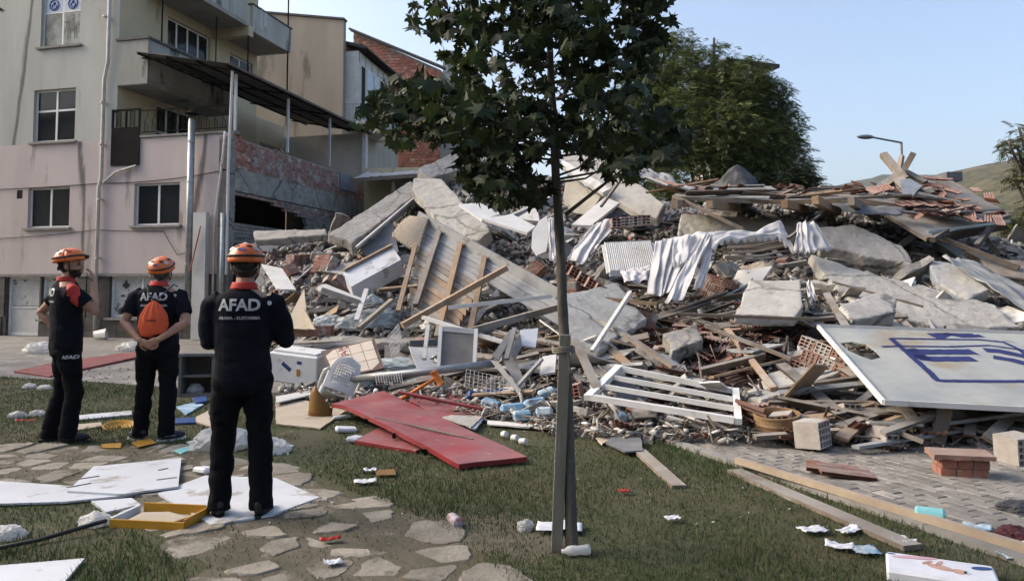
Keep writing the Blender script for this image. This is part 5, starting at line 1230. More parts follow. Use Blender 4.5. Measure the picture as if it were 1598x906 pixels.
# left end: torn sheet and splintered boards
for k in range(12):
    a = P(984+k*7, 266+k*3+rp.uniform(-4, 4), 16.5+rp.uniform(-.4, .6)); b = P(1045+k*9, 292+k*1.5+rp.uniform(-5, 6), 15+rp.uniform(-.5, 1))
    rp_('splintered_board', MB().bar(a, b, rp.uniform(.08, .2), .03, rp.gauss(0, .4)), rp.choice([m_wood, m_dkwood, m_woodg, m_rooft]))
def cloth(name, corners, nu, nv, amp, m, label, cat='cloth', fold=0, seed=0, parent=None, th=.006, fdir=0, org=None, hang=0.0):
    a, b, c, d = [Vector(p) for p in corners]
    def fn(s, t):
        p = a.lerp(b, s).lerp(d.lerp(c, s), t); n_ = (b-a).cross(d-a).normalized()
        q = amp*(noise.noise((s*4+seed, t*4, seed))+.5*noise.noise((s*9, t*9+seed, 1)))
        if fold: q += amp*1.1*math.sin((s if fdir == 0 else t)*fold*6.283+1.2*noise.noise((s*3, t*2, seed)))
        return p+n_*q-Vector((0, 0, hang*4*s*(1-s)))
    mb = MB(); mb.grid(fn, nu, nv)
    if org is not None: mb.v = [tuple(Vector(q)-org) for q in mb.v]
    o = mb.build(name, m, parent, smooth=True); o.modifiers.new('s', 'SOLIDIFY').thickness = th
    if parent is None: recentre(o); tag(o, label, cat)
    return o
cloth('plastic_sheet', [P(985, 258, 16.6), P(1050, 274, 16), P(1058, 292, 15.6), P(992, 272, 16)], 20, 8, .10, m_tarpw, 'torn whitish sheet draped over the left end of the roof deck', 'sheet', seed=3)
# dark tarpaulin peak
tp = MB()
def tent(a, b):
    an = a*6.283; r_ = (1-b)**.8; x = .62*r_*math.cos(an); y = .5*r_*math.sin(an); k = .13*noise.noise((3*math.cos(an), 3*math.sin(an), b*3))
    return (x*(1+k*2)+.05*b, y*(1+k*2), .80*b**.75+k*.4*(1-b))
tp.grid(tent, 40, 12); o = tp.build('dark_tarpaulin', m_tarpb, smooth=True); o.location = P(1148, 310, 17); tag(o, 'peaked heap of black tarpaulin standing on the roof deck', 'tarpaulin')
# hip of the roof with tiles, underlay, broken beams
hp = empty('tiled_roof_corner', P(1450, 380, 15), 0, 'slumped hip roof corner with red tiles still in rows and snapped beams on top', 'roof'); h0 = hp.location.copy()
def hpb(name, mb, m, smooth=False, fixn=True):
    mb.v = [tuple(Vector(q)-h0) for q in mb.v]; return mb.build(name, m, hp, smooth=smooth, fixn=fixn)
uz_ = Vector((0, -.45, .9))
TA, TB, TC, TD = P(1392, 312, 14.8), P(1478, 268, 16.6), P(1572, 346, 14.8), P(1446, 362, 13.3)
hpb('roof_deck', plate([P(1340, 316, 15.2), P(1400, 270, 17), P(1478, 270, 17), P(1574, 344, 15), P(1450, 362, 13.4)], .08, .03, .3), m_wood)
for k in range(30):
    u = rp.uniform(1420, 1556); v_ = 296+rp.uniform(0, 50)+max(0, u-1500)*.25; o = link('roof_tile', RT, hp, P(u, min(v_, 350), 15.4-.03*(v_-296))+uz_*.06-h0); o.rotation_euler = (rp.gauss(.3, .25), rp.gauss(0, .25), rp.uniform(-.6, .6)); o.scale = (.75,)*3
for k in range(9):
    u = rp.uniform(1400, 1540); v_ = rp.uniform(300, 340); c_ = P(u, v_, 15.2-.03*(v_-296))+uz_*.05; a_ = rp.gauss(-.3, .4); d_ = Vector((math.cos(a_), math.sin(a_)*.5, math.sin(a_)*.3-.05))*rp.uniform(.25, .6)
    hpb('roof_batten', MB().bar(c_-d_, c_+d_, .07, .03), rp.choice([m_dkwood, m_wood, m_woodg]))
hpb('underlay', plate([P(1330, 318, 15.4), P(1394, 268, 16.8), P(1412, 262, 17), P(1432, 300, 15.2), P(1400, 318, 14.6)], .02, .02), m_dkmetal)
hpb('eave_flashing', MB().bar(P(1448, 362, 13.2), P(1576, 345, 14.8), .03, .05), m_zinc)
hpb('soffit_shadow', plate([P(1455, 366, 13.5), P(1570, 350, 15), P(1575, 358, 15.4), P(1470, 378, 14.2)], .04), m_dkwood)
ux = (P(1500, 296, 15.3)-P(1415, 308, 14.6)).normalized(); uy = (P(1460, 276, 16.3)-P(1462, 318, 14.2)).normalized(); uz = ux.cross(uy).normalized()
if uz.z < 0: uz = -uz
m3 = Matrix((ux, uz.cross(ux), uz)).transposed()
for r_ in range(6):
    u0, u1 = [(1448, 1492), (1432, 1488), (1415, 1500), (1405, 1512), (1400, 1530), (1440, 1516)][r_]
    v_ = 283+r_*10.5; n_ = int((u1-u0)/11.5)
    for k in range(n_):
        if rp.random() < .1: continue
        u = u0+k*11.5; q = P(u, v_+(u-1440)*.05+rp.uniform(-1.2, 1.2), 16.0-.33*r_-.0*(u-1400)/100)
        o = link('roof_tile', RT, hp, q+uz*(.05+rp.uniform(0, .03))-h0); e = (m3 @ Matrix.Rotation(rp.gauss(0, .1), 3, 'Z') @ Matrix.Rotation(rp.gauss(0, .08), 3, 'X')).to_euler(); o.rotation_euler = e; o.scale = (.82, .82, 1)
for k in range(7):
    o = link('roof_tile', RT, hp, P(1362+k*7, 296+rp.uniform(-3, 8), 15.3)-h0); o.rotation_euler = (.5, -.3, rp.uniform(-.5, .5)); o.scale = (.8,)*3
for (a, b, w) in (((1378, 241, 16.2), (1412, 280, 15.6), .15), ((1425, 240, 15.8), (1402, 280, 15.8), .15), ((1407, 244, 16.6), (1402, 275, 16.2), .10), ((1410, 268, 16), (1444, 286, 15.6), .14), ((1402, 282, 15.6), (1424, 306, 15.0), .22), ((1380, 292, 15.6), (1408, 272, 15.8), .16)):
    hpb('broken_beam', MB().bar(P(*a), P(*b), w, w*.8, .4), m_wood)
hpb('metal_sheet', plate([P(1404, 280, 15.3), P(1420, 278, 15.3), P(1440, 290, 15), P(1424, 306, 14.7), P(1408, 306, 14.8)], .02, .02), m_zinc)
hpb('box_gutter', MB().box(P(1470, 282, 17).x, P(1494, 282, 17).x, 16.8, 17.2, P(1480, 284, 17).z, P(1480, 270, 17).z), m_dkmetal)
for (a, b) in (((1530, 362, 14.2), (1560, 398, 14)), ((1550, 350, 14.6), (1524, 384, 13.6)), ((1455, 374, 13), (1478, 360, 13.6)), ((1470, 372, 13.4), (1590, 418, 12.6))):
    hpb('strut', MB().bar(P(*a), P(*b), .09, .09), m_dkwood)
cloth('plastic_sheet', [P(1470, 400, 12.6), P(1510, 405, 12.8), P(1640, 470, 12), P(1610, 490, 11.5)], 30, 12, .08, m_tarpw, 'milky plastic sheet trailing down the slope at the right edge', 'sheet', seed=5)
cloth('canvas_strip', [P(1296, 318, 14), P(1410, 324, 14.2), P(1408, 336, 13.9), P(1330, 334, 13.8)], 24, 5, .06, m_dkmetal, 'grey corrugated strip hanging at the right end of the roof deck', 'sheet', seed=8)
# dark earth and black heap at far right under roof
slab('roof_fragment', [(1500, 392, 13.4), (1600, 404, 12.8), (1640, 440, 12.3), (1560, 430, 12.6)], .1, m_dkwood, 'dark collapsed roof fragment at the far right below the tiled corner', 'roof piece', jag=.08)
# netting wisps
# ------------------------------------------------------------------ curtains, radiator, household pieces
def drape(name, top, bottom, folds, amp, label, nv=14, m=None, seed=0, scallop=0.0, nu=70):
    """top and bottom polylines of (u, v, Y)"""
    tp_ = [P(*p) for p in top]; bt_ = [P(*p) for p in bottom]
    def samp(pl__, s):
        x = s*(len(pl__)-1); i = min(int(x), len(pl__)-2); return pl__[i].lerp(pl__[i+1], x-i)
    def fn(s, t):
        p = samp(tp_, s).lerp(samp(bt_, s), t); w = amp*(.35+.65*t)*math.sin(s*folds*6.283+2.6*noise.noise((s*2.2+seed, t*.7, 6)))
        w *= .7+.6*noise.noise((s*4+seed, t*2, 3)); w += amp*.12*math.sin(s*folds*6.283*2.3+t*2+seed); tw = .05*noise.noise((s*2.5, t*2.5, seed+4))
        p = p+Vector((.45*w+tw*t, -w*.85-.10*max(0, noise.noise((s*3, t*3.5, seed+9))), .06*noise.noise((s*5, t*3, seed))))
        if scallop and t == 1: p.z -= scallop*abs(math.sin(s*folds*6.283*1.5))
        return p
    mb = MB(); mb.grid(fn, nu, nv); o = mb.build(name, m or m_lace, smooth=True); o.modifiers.new('s', 'SOLIDIFY').thickness = .004
    recentre(o); return tag(o, label, 'curtain')
drape('curtain', [(1022, 376, 12.9), (1060, 368, 13), (1104, 362, 13)], [(1012, 458, 11.7), (1030, 462, 11.7), (1052, 452, 11.9)], 4, .11, 'gathered white curtain hanging in narrow folds right of the radiator', seed=1)
drape('curtain', [(1050, 372, 12.8), (1078, 364, 12.9), (1112, 362, 12.9)], [(1046, 412, 12.2), (1068, 408, 12.2), (1088, 410, 12.2)], 3, .05, 'short lace edged curtain swag over the narrow folds', seed=2, scallop=.07)
drape('towel', [(1092, 372, 12.7), (1110, 364, 12.8)], [(1036, 472, 11.4), (1062, 468, 11.4)], 1.2, .05, 'long smooth white cloth falling in front of the gathered curtain', seed=3, nu=24)
drape('towel', [(1106, 366, 12.85), (1118, 362, 12.9)], [(1083, 452, 11.8), (1098, 449, 11.8)], .8, .04, 'narrow white cloth strip hanging behind the long cloth', seed=4, nu=20)
drape('curtain', [(1108, 364, 12.8), (1140, 360, 12.9), (1180, 360, 13.1), (1214, 343, 13.2), (1222, 350, 13.2)], [(1110, 388, 12.5), (1140, 368, 12.7), (1180, 372, 12.9), (1214, 366, 13), (1240, 392, 12.9)], 4, .03, 'scalloped lace pelmet stretched across the rubble', seed=5, scallop=.09, nu=110)
drape('curtain', [(1244, 348, 13.2), (1256, 346, 13.2), (1272, 348, 13.2)], [(1238, 390, 12.8), (1264, 392, 12.7), (1296, 384, 12.9)], 5, .06, 'short fan of gathered lace hanging left of the thick slab', seed=6, scallop=.06)
drape('curtain', [(925, 350, 14.2), (945, 344, 14.3), (985, 338, 14.6)], [(882, 402, 13.4), (905, 412, 13.2), (935, 378, 13.6)], 4, .07, 'crumpled white curtain spilling down right of the maple trunk', seed=7)
drape('curtain', [(856, 340, 14.3), (864, 339, 14.3)], [(857, 406, 13.6), (868, 406, 13.6)], 2, .03, 'narrow fringed curtain strip beside the maple trunk', seed=8, nu=20)
drape('curtain', [(1258, 440, 11.4), (1268, 438, 11.4)], [(1262, 466, 11), (1272, 470, 11)], 1.5, .04, 'small torn lace scrap between the concrete plate and long slab', seed=9, nu=16)
def panel_frame(q, ax, ay):
    ex = Vector(ax).normalized(); ey = (Vector(ay)-ex*Vector(ay).dot(ex)).normalized(); return ex, ey, ex.cross(ey)
# radiator
A, B, D = P(944, 380, 13.2), P(1016, 377, 13.3), P(952, 424, 12.6); rd = empty('radiator', D, 0, 'white ribbed panel radiator lying tilted left of the hanging curtains', 'radiator')
ex = B-A; ey = D-A; nn = ex.cross(ey).normalized(); nn = -nn if nn.y > 0 else nn
mb = MB(); mb.grid(lambda a, b: A+ex*a+ey*b+nn*(.012*math.sin(a*24*6.283))-D, 140, 2); r_ = mb.build('front_panel', m_wht, rd); r_.modifiers.new('s', 'SOLIDIFY').thickness = .01
mb = plate([p-nn*.07-D for p in (A, B, B+ey, D)], .03); mb.build('back_panel', m_wht, rd, fixn=True)
for a, b in ((A, B), (D, D+ex)): MB().bar(a-nn*.035-D, b-nn*.035-D, .05, .11).build('edge_trim', m_wht, rd)
MB().bar(A-nn*.035-D, D-nn*.035-D, .11, .03).build('side_trim', m_wht, rd); MB().bar(B-nn*.035-D, B+ey-nn*.035-D, .11, .03).build('side_trim', m_wht, rd)
cloth('curtain_heap', [P(968, 422, 12.5), P(1018, 415, 12.7), P(1010, 438, 12.1), P(975, 440, 12)], 20, 10, .08, m_lace, 'bunched white cloth under the radiator edge', 'cloth', seed=12)
# hollow block rows
for k in range(4): place('hollow_brick', HB, P(964+k*13, 356-k*1.5, 14.0), (R(0), R(0), rp.uniform(-.04, .04)), 'hollow brick in the short row above the radiator', 'brick', 'row of hollow bricks above the radiator', 1.35)
for k in range(5): place('hollow_brick', HB, P(880+k*13, 424+k*9, 12.2-.1*k), (.1, .5, .2), 'hollow brick in the stepped row left of the radiator', 'brick', 'stepped hollow bricks by the maple trunk', 1.25)
for k in range(4): place('hollow_brick', HB, P(448+k*19, 526-k*1.0, 12.6), (0, 0, 1.57), 'hollow brick in the row behind the arm of the nearest man', 'brick', 'row of hollow bricks behind the men', 1.25)
# ledge slab over the dark cavity
slab('concrete_slab', [(430, 545, 12.2), (500, 536, 12.3), (694, 530, 12.0), (700, 522, 13), (440, 530, 13.2)], .12, m_conc, 'thin concrete ledge over the dark cavity behind the tiled board', jag=.03, seed=31)
for a, b, lab in (((435, 552, 12.0), (520, 545, 12.1), 'dark iron profile under the concrete ledge'), ((640, 536, 11.6), (700, 533, 11.6), 'dark iron profile right under the ledge')): beam('iron_profile', a, b, .08, .1, m_dkmetal, lab, 'profile')
slab('cavity_shade_plate', [(600, 540, 12.2), (690, 536, 12.2), (690, 590, 11.6), (600, 590, 11.4)], .05, m_dkwood, 'dark plate painted as the cavity shade under the concrete ledge', 'board')  # dark colour of this plate stands in for the shade in the cavity
# tiled board
A, B, C_, D = P(501, 549, 10.9), P(584, 527, 11.0), P(600, 575, 10.3), P(520, 590, 10.2); tbd = empty('tiled_board', D, 0, 'cream tiled panel with brown frame and one maroon patterned tile', 'tile panel')
mb = plate([p-D for p in (A, B, C_, D)], .03); mb.build('frame', mat('brown_frame', (.10, .06, .045), (.07, .045, .035), 5, .7), tbd, fixn=True)
nn = (B-A).cross(D-A).normalized(); nn = -nn if nn.y > 0 else nn
m_ct = mat('cream_tile', (.50, .435, .35), (.45, .385, .305), 3, .4, objvar=.06, dust=.2); m_mt = mat('maroon_tile', (.14, .03, .028), (.48, .42, .34), 22, .4, lo=.48, hi=.54)
for i in range(4):
    for j in range(3):
        f2 = lambda s, t: (A.lerp(B, s)).lerp(D.lerp(C_, s), t)+nn*.008-D
        s0, s1, t0, t1 = .05+i*.225, .05+i*.225+.215, .06+j*.305, .06+j*.305+.292
        plate([f2(s0, t0), f2(s1, t0), f2(s1, t1), f2(s0, t1)], .008).build('tile', m_mt if (i, j) == (1, 0) else m_ct, tbd, fixn=True)
# ------------------------------------------------------------------ people
m_skin = mat('skin', (.36, .205, .14), (.31, .17, .115), 8, .55, .1, 60, objvar=.0, spec=.4)
m_hair = mat('black_hair', (.012, .010, .009), (.022, .018, .015), 40, .6)
m_greyhair = mat('grey_hair', (.10, .095, .09), (.05, .047, .045), 60, .7)
m_shirt = mat('navy_shirt', (.0065, .0075, .012), (.009, .0105, .016), 5, .9, .3, 60, objvar=.05, spec=.08, c3=(.012, .0125, .015), s3=5, t3=.62)
m_trous = mat('black_trousers', (.0045, .005, .0065), (.0065, .007, .009), 5, .9, .3, 60, spec=.08)
m_redc = mat('red_collar', (.42, .032, .025), (.34, .026, .022), 8, .75)
m_orange = mat('orange_helmet', (.62, .135, .018), (.55, .115, .016), 3, .35, spec=.5, objvar=.05)
m_band = mat('black_strap', (.011, .011, .012), (.02, .02, .02), 10, .6)
m_refl = mat('grey_reflective', (.44, .45, .46), (.38, .39, .40), 12, .5, spec=.5)
m_boot = mat('black_boot', (.010, .010, .011), (.016, .015, .015), 10, .6)
m_sole = mat('white_sole', (.55, .54, .52), (.42, .41, .39), 10, .7)
m_bag = mat('orange_bag', (.58, .085, .028), (.47, .065, .022), 5, .7, .3, 30)

def remeshed(mb, name, voxel, mats, parent, smooth_it=5, disp=0.0, dseed=0, fold=(9, 9, 16)):
    me = bpy.data.meshes.new(name); me.from_pydata(mb.v, [], mb.f); me.update()
    bm = bmesh.new(); bm.from_mesh(me); bmesh.ops.recalc_face_normals(bm, faces=bm.faces); bm.to_mesh(me); bm.free()
    o = bpy.data.objects.new('tmp_form', me); COL.objects.link(o)
    r = o.modifiers.new('r', 'REMESH'); r.mode = 'VOXEL'; r.voxel_size = voxel; r.use_smooth_shade = True
    s = o.modifiers.new('s', 'SMOOTH'); s.factor = .5; s.iterations = smooth_it
    dg = bpy.context.evaluated_depsgraph_get(); ev = o.evaluated_get(dg); out = bpy.data.meshes.new_from_object(ev)
    bpy.data.objects.remove(o); bpy.data.meshes.remove(me)
    out.name = name
    if disp:
        n = len(out.vertices); co = np.empty(n*3); out.vertices.foreach_get('co', co); co = co.reshape(-1, 3); nr = np.empty(n*3); out.vertex_normals.foreach_get('vector', nr) if hasattr(out, 'vertex_normals') else out.vertices.foreach_get('normal', nr); nr = nr.reshape(-1, 3)
        d = np.array([noise.noise((p[0]*fold[0]+dseed, p[1]*fold[1], p[2]*fold[2]+.6*p[0]*fold[2]))+.5*noise.noise((p[0]*fold[0]*2.3, p[1]*fold[1]*2.3+dseed, p[2]*fold[2]*1.9)) for p in co])
        d = d-abs(d)*.4
        out.vertices.foreach_set('co', (co+nr*(d*disp)[:,None]).ravel()); out.update()
    out.materials.clear()
    for m in mats: out.materials.append(m)
    for p in out.polygons: p.use_smooth = True
    return link(name, out, parent)
def ell(mb, c, r, m3=None, nu=14, nv=10):
    c = Vector(c); m3 = m3 or Matrix.Identity(3)
    prof = [(max(1e-4, math.sin(math.pi*i/nv)), -math.cos(math.pi*i/nv)) for i in range(nv+1)]
    o = len(mb.v)
    for s, z in prof:
        for j in range(nu):
            a = 2*math.pi*j/nu; mb.v.append(tuple(c+m3 @ Vector((r[0]*s*math.cos(a), r[1]*s*math.sin(a), r[2]*z))))
    for i in range(nv):
        for j in range(nu): mb.f.append((o+i*nu+j, o+i*nu+(j+1) % nu, o+(i+1)*nu+(j+1) % nu, o+(i+1)*nu+j))
    mb.f.append(tuple(o+j for j in range(nu))[::-1]); mb.f.append(tuple(o+nv*nu+j for j in range(nu)))
def rings(mb, rg, n=20, pw=2.3):
    """stack of horizontal superellipse rings (z, rx, ry, cx, cy)"""
    o = len(mb.v)
    for z, rx, ry, cx, cy in rg:
        for j in range(n):
            a = 2*math.pi*j/n; c, s = math.cos(a), math.sin(a); k = (abs(c)**pw+abs(s)**pw)**(-1/pw)
            mb.v.append((cx+rx*k*c, cy+ry*k*s, z))
    for i in range(len(rg)-1):
        for j in range(n): mb.f.append((o+i*n+j, o+i*n+(j+1) % n, o+(i+1)*n+(j+1) % n, o+(i+1)*n+j))
    mb.f.append(tuple(o+j for j in range(n))[::-1]); mb.f.append(tuple(o+(len(rg)-1)*n+j for j in range(n)))
def limb(mb, pts, rad, n=12, balls=True):
    mb.tube(pts, rad, n)
    if balls:
        for p, r in zip(pts, rad): ell(mb, p, (r, r, r), nu=10, nv=6)
def hand(mb, wrist, d, nrm, thumb_side, curl=.5, spread=.12):
    """palm along d, palm faces nrm, thumb on thumb_side (+1/-1 of d x nrm)"""
    d = Vector(d).normalized(); nrm = (Vector(nrm)-d*Vector(nrm).dot(d)).normalized(); s = d.cross(nrm)*thumb_side
    m3 = Matrix((s, d, nrm)).transposed(); w = Vector(wrist)
    ell(mb, w+d*.045, (.038, .052, .015), m3)
    for k, (off, L) in enumerate(((.028, .074), (.009, .082), (-.010, .076), (-.028, .06))):
        b = w+d*.085+s*off; fd = (d+s*off*spread*20*.2).normalized(); p1 = b+(fd+nrm*curl*.5).normalized()*L*.45; p2 = p1+(fd+nrm*curl*1.5).normalized()*L*.32; p3 = p2+(fd*.7+nrm*curl*2.4).normalized()*L*.26
        mb.tube([b-d*.015, b, p1, p2, p3], [.0095, .0095, .009, .0082, .0066], 8)
    b = w+d*.025+s*.03; p1 = b+(d*.7+s*.8+nrm*.3).normalized()*.036; p2 = p1+(d+s*.25+nrm*.5*curl).normalized()*.032; p3 = p2+(d+nrm*.6*curl).normalized()*.022
    mb.tube([b-s*.012, b, p1, p2, p3], [.013, .0125, .011, .0095, .007], 8)
def text_on(target, txt, size, origin, right, up, inward, m, name, parent, off=.004, bold=.0):
    cu = bpy.data.curves.new('lettering', 'FONT'); cu.body = txt; cu.size = size; cu.align_x = 'CENTER'; cu.align_y = 'CENTER'; cu.resolution_u = 3; cu.offset = bold
    o = bpy.data.objects.new('lettering', cu); COL.objects.link(o); dg = bpy.context.evaluated_depsgraph_get(); me = bpy.data.meshes.new_from_object(o.evaluated_get(dg)); bpy.data.objects.remove(o)
    bm = bmesh.new(); bm.from_mesh(me); bmesh.ops.triangulate(bm, faces=bm.faces)
    for _ in range(2):
        lo = [e for e in bm.edges if e.calc_length() > size*.16]
        if lo: bmesh.ops.subdivide_edges(bm, edges=lo, cuts=1); bmesh.ops.triangulate(bm, faces=bm.faces)
    right = Vector(right).normalized(); up = Vector(up).normalized(); inward = Vector(inward).normalized()
    for v in bm.verts:
        q = Vector(origin)+right*v.co.x+up*v.co.y
        hit, loc_, nr_, _ = target.ray_cast(q-inward*.5, inward)
        v.co = (loc_-inward*off) if hit else q
    bm.to_mesh(me); bm.free(); me.materials.clear(); me.materials.append(m)
    return tag(link(name, me, parent), kind='stuff')

def person(label, loc, yaw, sc, shoulders, arms, legs, head_yaw=0, head_pitch=0, sleeve=.62, hairm=None, beard=False, build_=1.0, shoes='boot', bow=0.0, stripe=None, lean=(0, 0)):
    root = empty('person', loc, yaw, label, 'person'); root.scale = (sc,)*3
    hairm = hairm or m_hair
    body = MB(); b_ = build_
    tors = [(.84, .145*b_, .105, 0, 0), (.95, .165*b_, .115, 0, 0), (1.08, .15*b_, .105, 0, 0), (1.25, .165*b_, .115, 0, -.005), (1.37, .175*b_, .115, 0, -.01), (1.45, .16*b_, .09, 0, -.015), (1.495, .09, .07, 0, -.012)]
    rings(body, tors)
    hc = Vector((0, .02+bow*.5, 1.640-bow*.3)); hm = Matrix.Rotation(head_yaw, 3, 'Z') @ Matrix.Rotation(-head_pitch, 3, 'X')
    limb(body, [(0, -.012, 1.44), (0, .0+bow*.25, 1.52), hc+hm @ Vector((0, -.01, -.06))], [.066, .058, .060])
    H_ = lambda x, y, z: hc+hm @ Vector((x, y, z))
    ell(body, H_(0, -.012, .025), (.077, .098, .098), hm, 18, 14); ell(body, H_(0, .028, -.035), (.060, .062, .075), hm, 16, 12); ell(body, H_(0, .055, -.082), (.036, .032, .026), hm)
    ell(body, H_(0, .098, -.012), (.011, .016, .024), hm @ Matrix.Rotation(.35, 3, 'X'), 10, 8); ell(body, H_(0, .103, -.030), (.016, .013, .010), hm); ell(body, H_(0, .082, .022), (.045, .014, .010), hm)
    ell(body, H_(0, .088, -.055), (.022, .010, .006), hm); ell(body, H_(0, .086, -.066), (.020, .010, .006), hm)
    for s in (-1, 1): ell(body, H_(s*.078, -.012, -.012), (.010, .020, .031), hm @ Matrix.Rotation(.2, 3, 'X'), 10, 8); ell(body, H_(s*.048, .06, -.03), (.024, .02, .022), hm)
    shirt = MB(); trs = MB()
    sh_r = [(.835, .172*b_, .132, 0, 0), (.90, .182*b_, .138, 0, 0), (1.0, .184*b_, .135, 0, 0), (1.10, .184*b_, .132, 0, 0), (1.22, .193*b_, .136, 0, -.003), (1.34, .205*b_, .137, 0, -.010), (1.42, .198*b_, .122, 0, -.015), (1.465, .150*b_, .098, 0, -.016), (1.498, .088, .078, 0, -.012), (1.512, .072, .070, 0, -.01)]
    rings(shirt, sh_r, 24, 2.4)
    hands_done = []
    for side, (S, E, Wr, hd, hn, ts, curl) in zip((-1, 1), arms):
        S, E, Wr = Vector(S), Vector(E), Vector(Wr)
        m1 = E.lerp(Wr, .3)
        limb(body, [S, S.lerp(E, .5), E, m1, E.lerp(Wr, .7), Wr], [.052, .050, .042, .043, .035, .027])
        hand(body, Wr, hd, hn, ts, curl)
        cut = S.lerp(E, sleeve) if sleeve <= 1 else E.lerp(Wr, sleeve-1)
        pth = [S+Vector((-side*.04, 0, .01)), S, S.lerp(E, sleeve*.5 if sleeve <= 1 else .5)]
        rd_ = [.078, .080, .076]
        if sleeve > 1: pth.append(E); rd_.append(.066)
        pth.append(cut); rd_.append(.072 if sleeve <= 1 else .056)
        limb(shirt, pth, rd_, 14, balls=False); ell(shirt, S+Vector((-side*.01,0,-.012)), (.076, .076, .068)); ell(shirt, S+Vector((-side*.06, 0, .006)), (.085, .082, .055))
        if sleeve > 1: ell(shirt, E, (.064,)*3)
    rings(trs, [(.80, .172*b_, .128, 0, 0), (.88, .180*b_, .134, 0, 0), (.97, .172*b_, .126, 0, 0), (1.03, .165*b_, .12, 0, 0)], 20, 2.3)
    feet = []
    for side, (Hp, K, A_, toe) in zip((-1, 1), legs):
        Hp, K, A_ = Vector(Hp), Vector(K), Vector(A_)
        limb(body, [Hp, K, A_], [.075, .05, .036])
        limb(trs, [Hp, Hp.lerp(K, .35), Hp.lerp(K, .8), K, K.lerp(A_, .4), K.lerp(A_, .85), A_+Vector((0, 0, -.035))], [.108*b_, .103*b_, .085*b_, .079, .079, .074, .078], 14, balls=False); ell(trs, Hp, (.112*b_, .118, .11))
        t = Vector((math.sin(toe), math.cos(toe), 0)); feet.append((A_, t))
        ell(body, A_+t*.07+Vector((0, 0, -.045)), (.04, .11, .03), Matrix.Rotation(-toe, 3, 'Z'))
    bo = remeshed(body, 'body', .0062, [m_skin, hairm], root, 3)
    hi = hm.inverted()
    for p in bo.data.polygons:
        q = hi @ (p.center-hc)
        if q.length < .16:
            if q.z > .045 and q.y < .088 or (q.y < -.005 and q.z > -.055 and abs(q.x) < .074) or (q.y < -.03 and q.z > -.065): p.material_index = 1
            elif beard and (q.z < -.042 and q.y > .0 and not (abs(q.z+.060) < .008 and abs(q.x) < .02)) : p.material_index = 1
    ey = MB()
    for s in (-1, 1):
        e_ = MB(); ell(e_, H_(s*.031, .083, .004), (.012, .008, .008), hm, 10, 8); e_.build('eye', m_band, root)
        e_ = MB(); ell(e_, H_(s*.031, .092, .024), (.019, .006, .005), hm, 10, 8); e_.build('eyebrow', m_hair, root)
    so = remeshed(shirt, 'shirt', .0085, [m_shirt, m_redc], root, 6, .012, 3.1*sc, (4.5, 4.5, 8))
    if stripe:
        for p in so.data.polygons:
            if stripe(p.center): p.material_index = 1
    to = remeshed(trs, 'trousers', .0095, [m_trous], root, 5, .014, 7.7*sc, (5, 5, 11))
    col_ = MB(); col_.grid(lambda a, b: ((.068+.016*b)*math.cos(a*6.283), -.008+bow*.12*(1-b)+(.067+.016*b)*math.sin(a*6.283)-.006*(1-b), 1.540-.045*b-.022*max(0, math.sin(a*6.283))), 28, 4); c = col_.build('collar', m_redc, root, smooth=True); c.modifiers.new('s', 'SOLIDIFY').thickness = .008
    for A_, t in feet:
        rz = -math.atan2(t.x, t.y); m3 = Matrix.Rotation(rz, 3, 'Z')
        f_ = MB(); ell(f_, A_+m3 @ Vector((0, .055, -.035)), (.047, .135, .045), m3); ell(f_, A_+m3 @ Vector((0, -.02, -.005)), (.045, .055, .062), m3)
        fo = remeshed(f_, 'shoe', .008, [m_boot if shoes == 'boot' else mat('navy_shoe', (.018, .02, .035), (.03, .03, .045), 20, .7)], root, 3)
        sl_ = MB(); sl_.prism([A_+m3 @ Vector((.047*math.cos(a)*(1 if math.sin(a) > 0 else .85), .055+.142*math.sin(a), 0))+Vector((0, 0, .026-A_.z)) for a in np.linspace(0, 6.283, 20, endpoint=False)], (0, 0, 1), .028); sl_.build('sole', m_sole if shoes != 'boot' else m_boot, fo, fixn=True)
        if shoes != 'boot':
            for sd_ in (1, -1):
                sw = MB(); pts_ = [A_+m3 @ Vector((sd_*(.047-.012*abs(t_-.3)), -.03+.13*t_, -.035+.03*(1-t_)**2*(1 if t_ > .25 else .35))) for t_ in np.linspace(0, 1, 7)]; sw.tube(pts_, [.003, .007, .008, .007, .006, .004, .002], 5); sw.build('swoosh_mark', m_refl, fo)
    # helmet
    hl = empty('helmet', (0, 0, 0)); hl.parent = root
    def hp_(a, b):
        an = a*6.283; ph = b*1.5708*1.02; brim = 1+.06*max(0, math.cos(an-1.5708))*(1-b)**2
        r_ = math.cos(ph)**.82 if math.cos(ph) > 0 else 0
        return H_(.106*r_*brim*math.cos(an), -.008+.130*r_*brim*math.sin(an), .040-.014*(1-b)*math.sin(an*1+1.57)*0+.118*math.sin(ph)+.010*max(0, math.sin(an))*(1-b))
    sm = MB(); sm.grid(hp_, 36, 12); s_ = sm.build('shell', m_orange, hl, smooth=True); s_.modifiers.new('s', 'SOLIDIFY').thickness = .012; s_.modifiers['s'].offset = 1
    bd = MB(); bd.tube([Vector(hp_(a, .22))*1.0+(Vector(hp_(a, .22))-H_(0, 0, .06)).normalized()*.016 for a in np.linspace(0, 1, 30, endpoint=False)], .0085, 6, closed=True); bd.build('headlamp_band', m_band, hl, smooth=True)
    lm_ = MB(); ell(lm_, H_(0, .148, .075), (.026, .02, .02), hm); lm_.build('headlamp', m_band, hl, smooth=True)
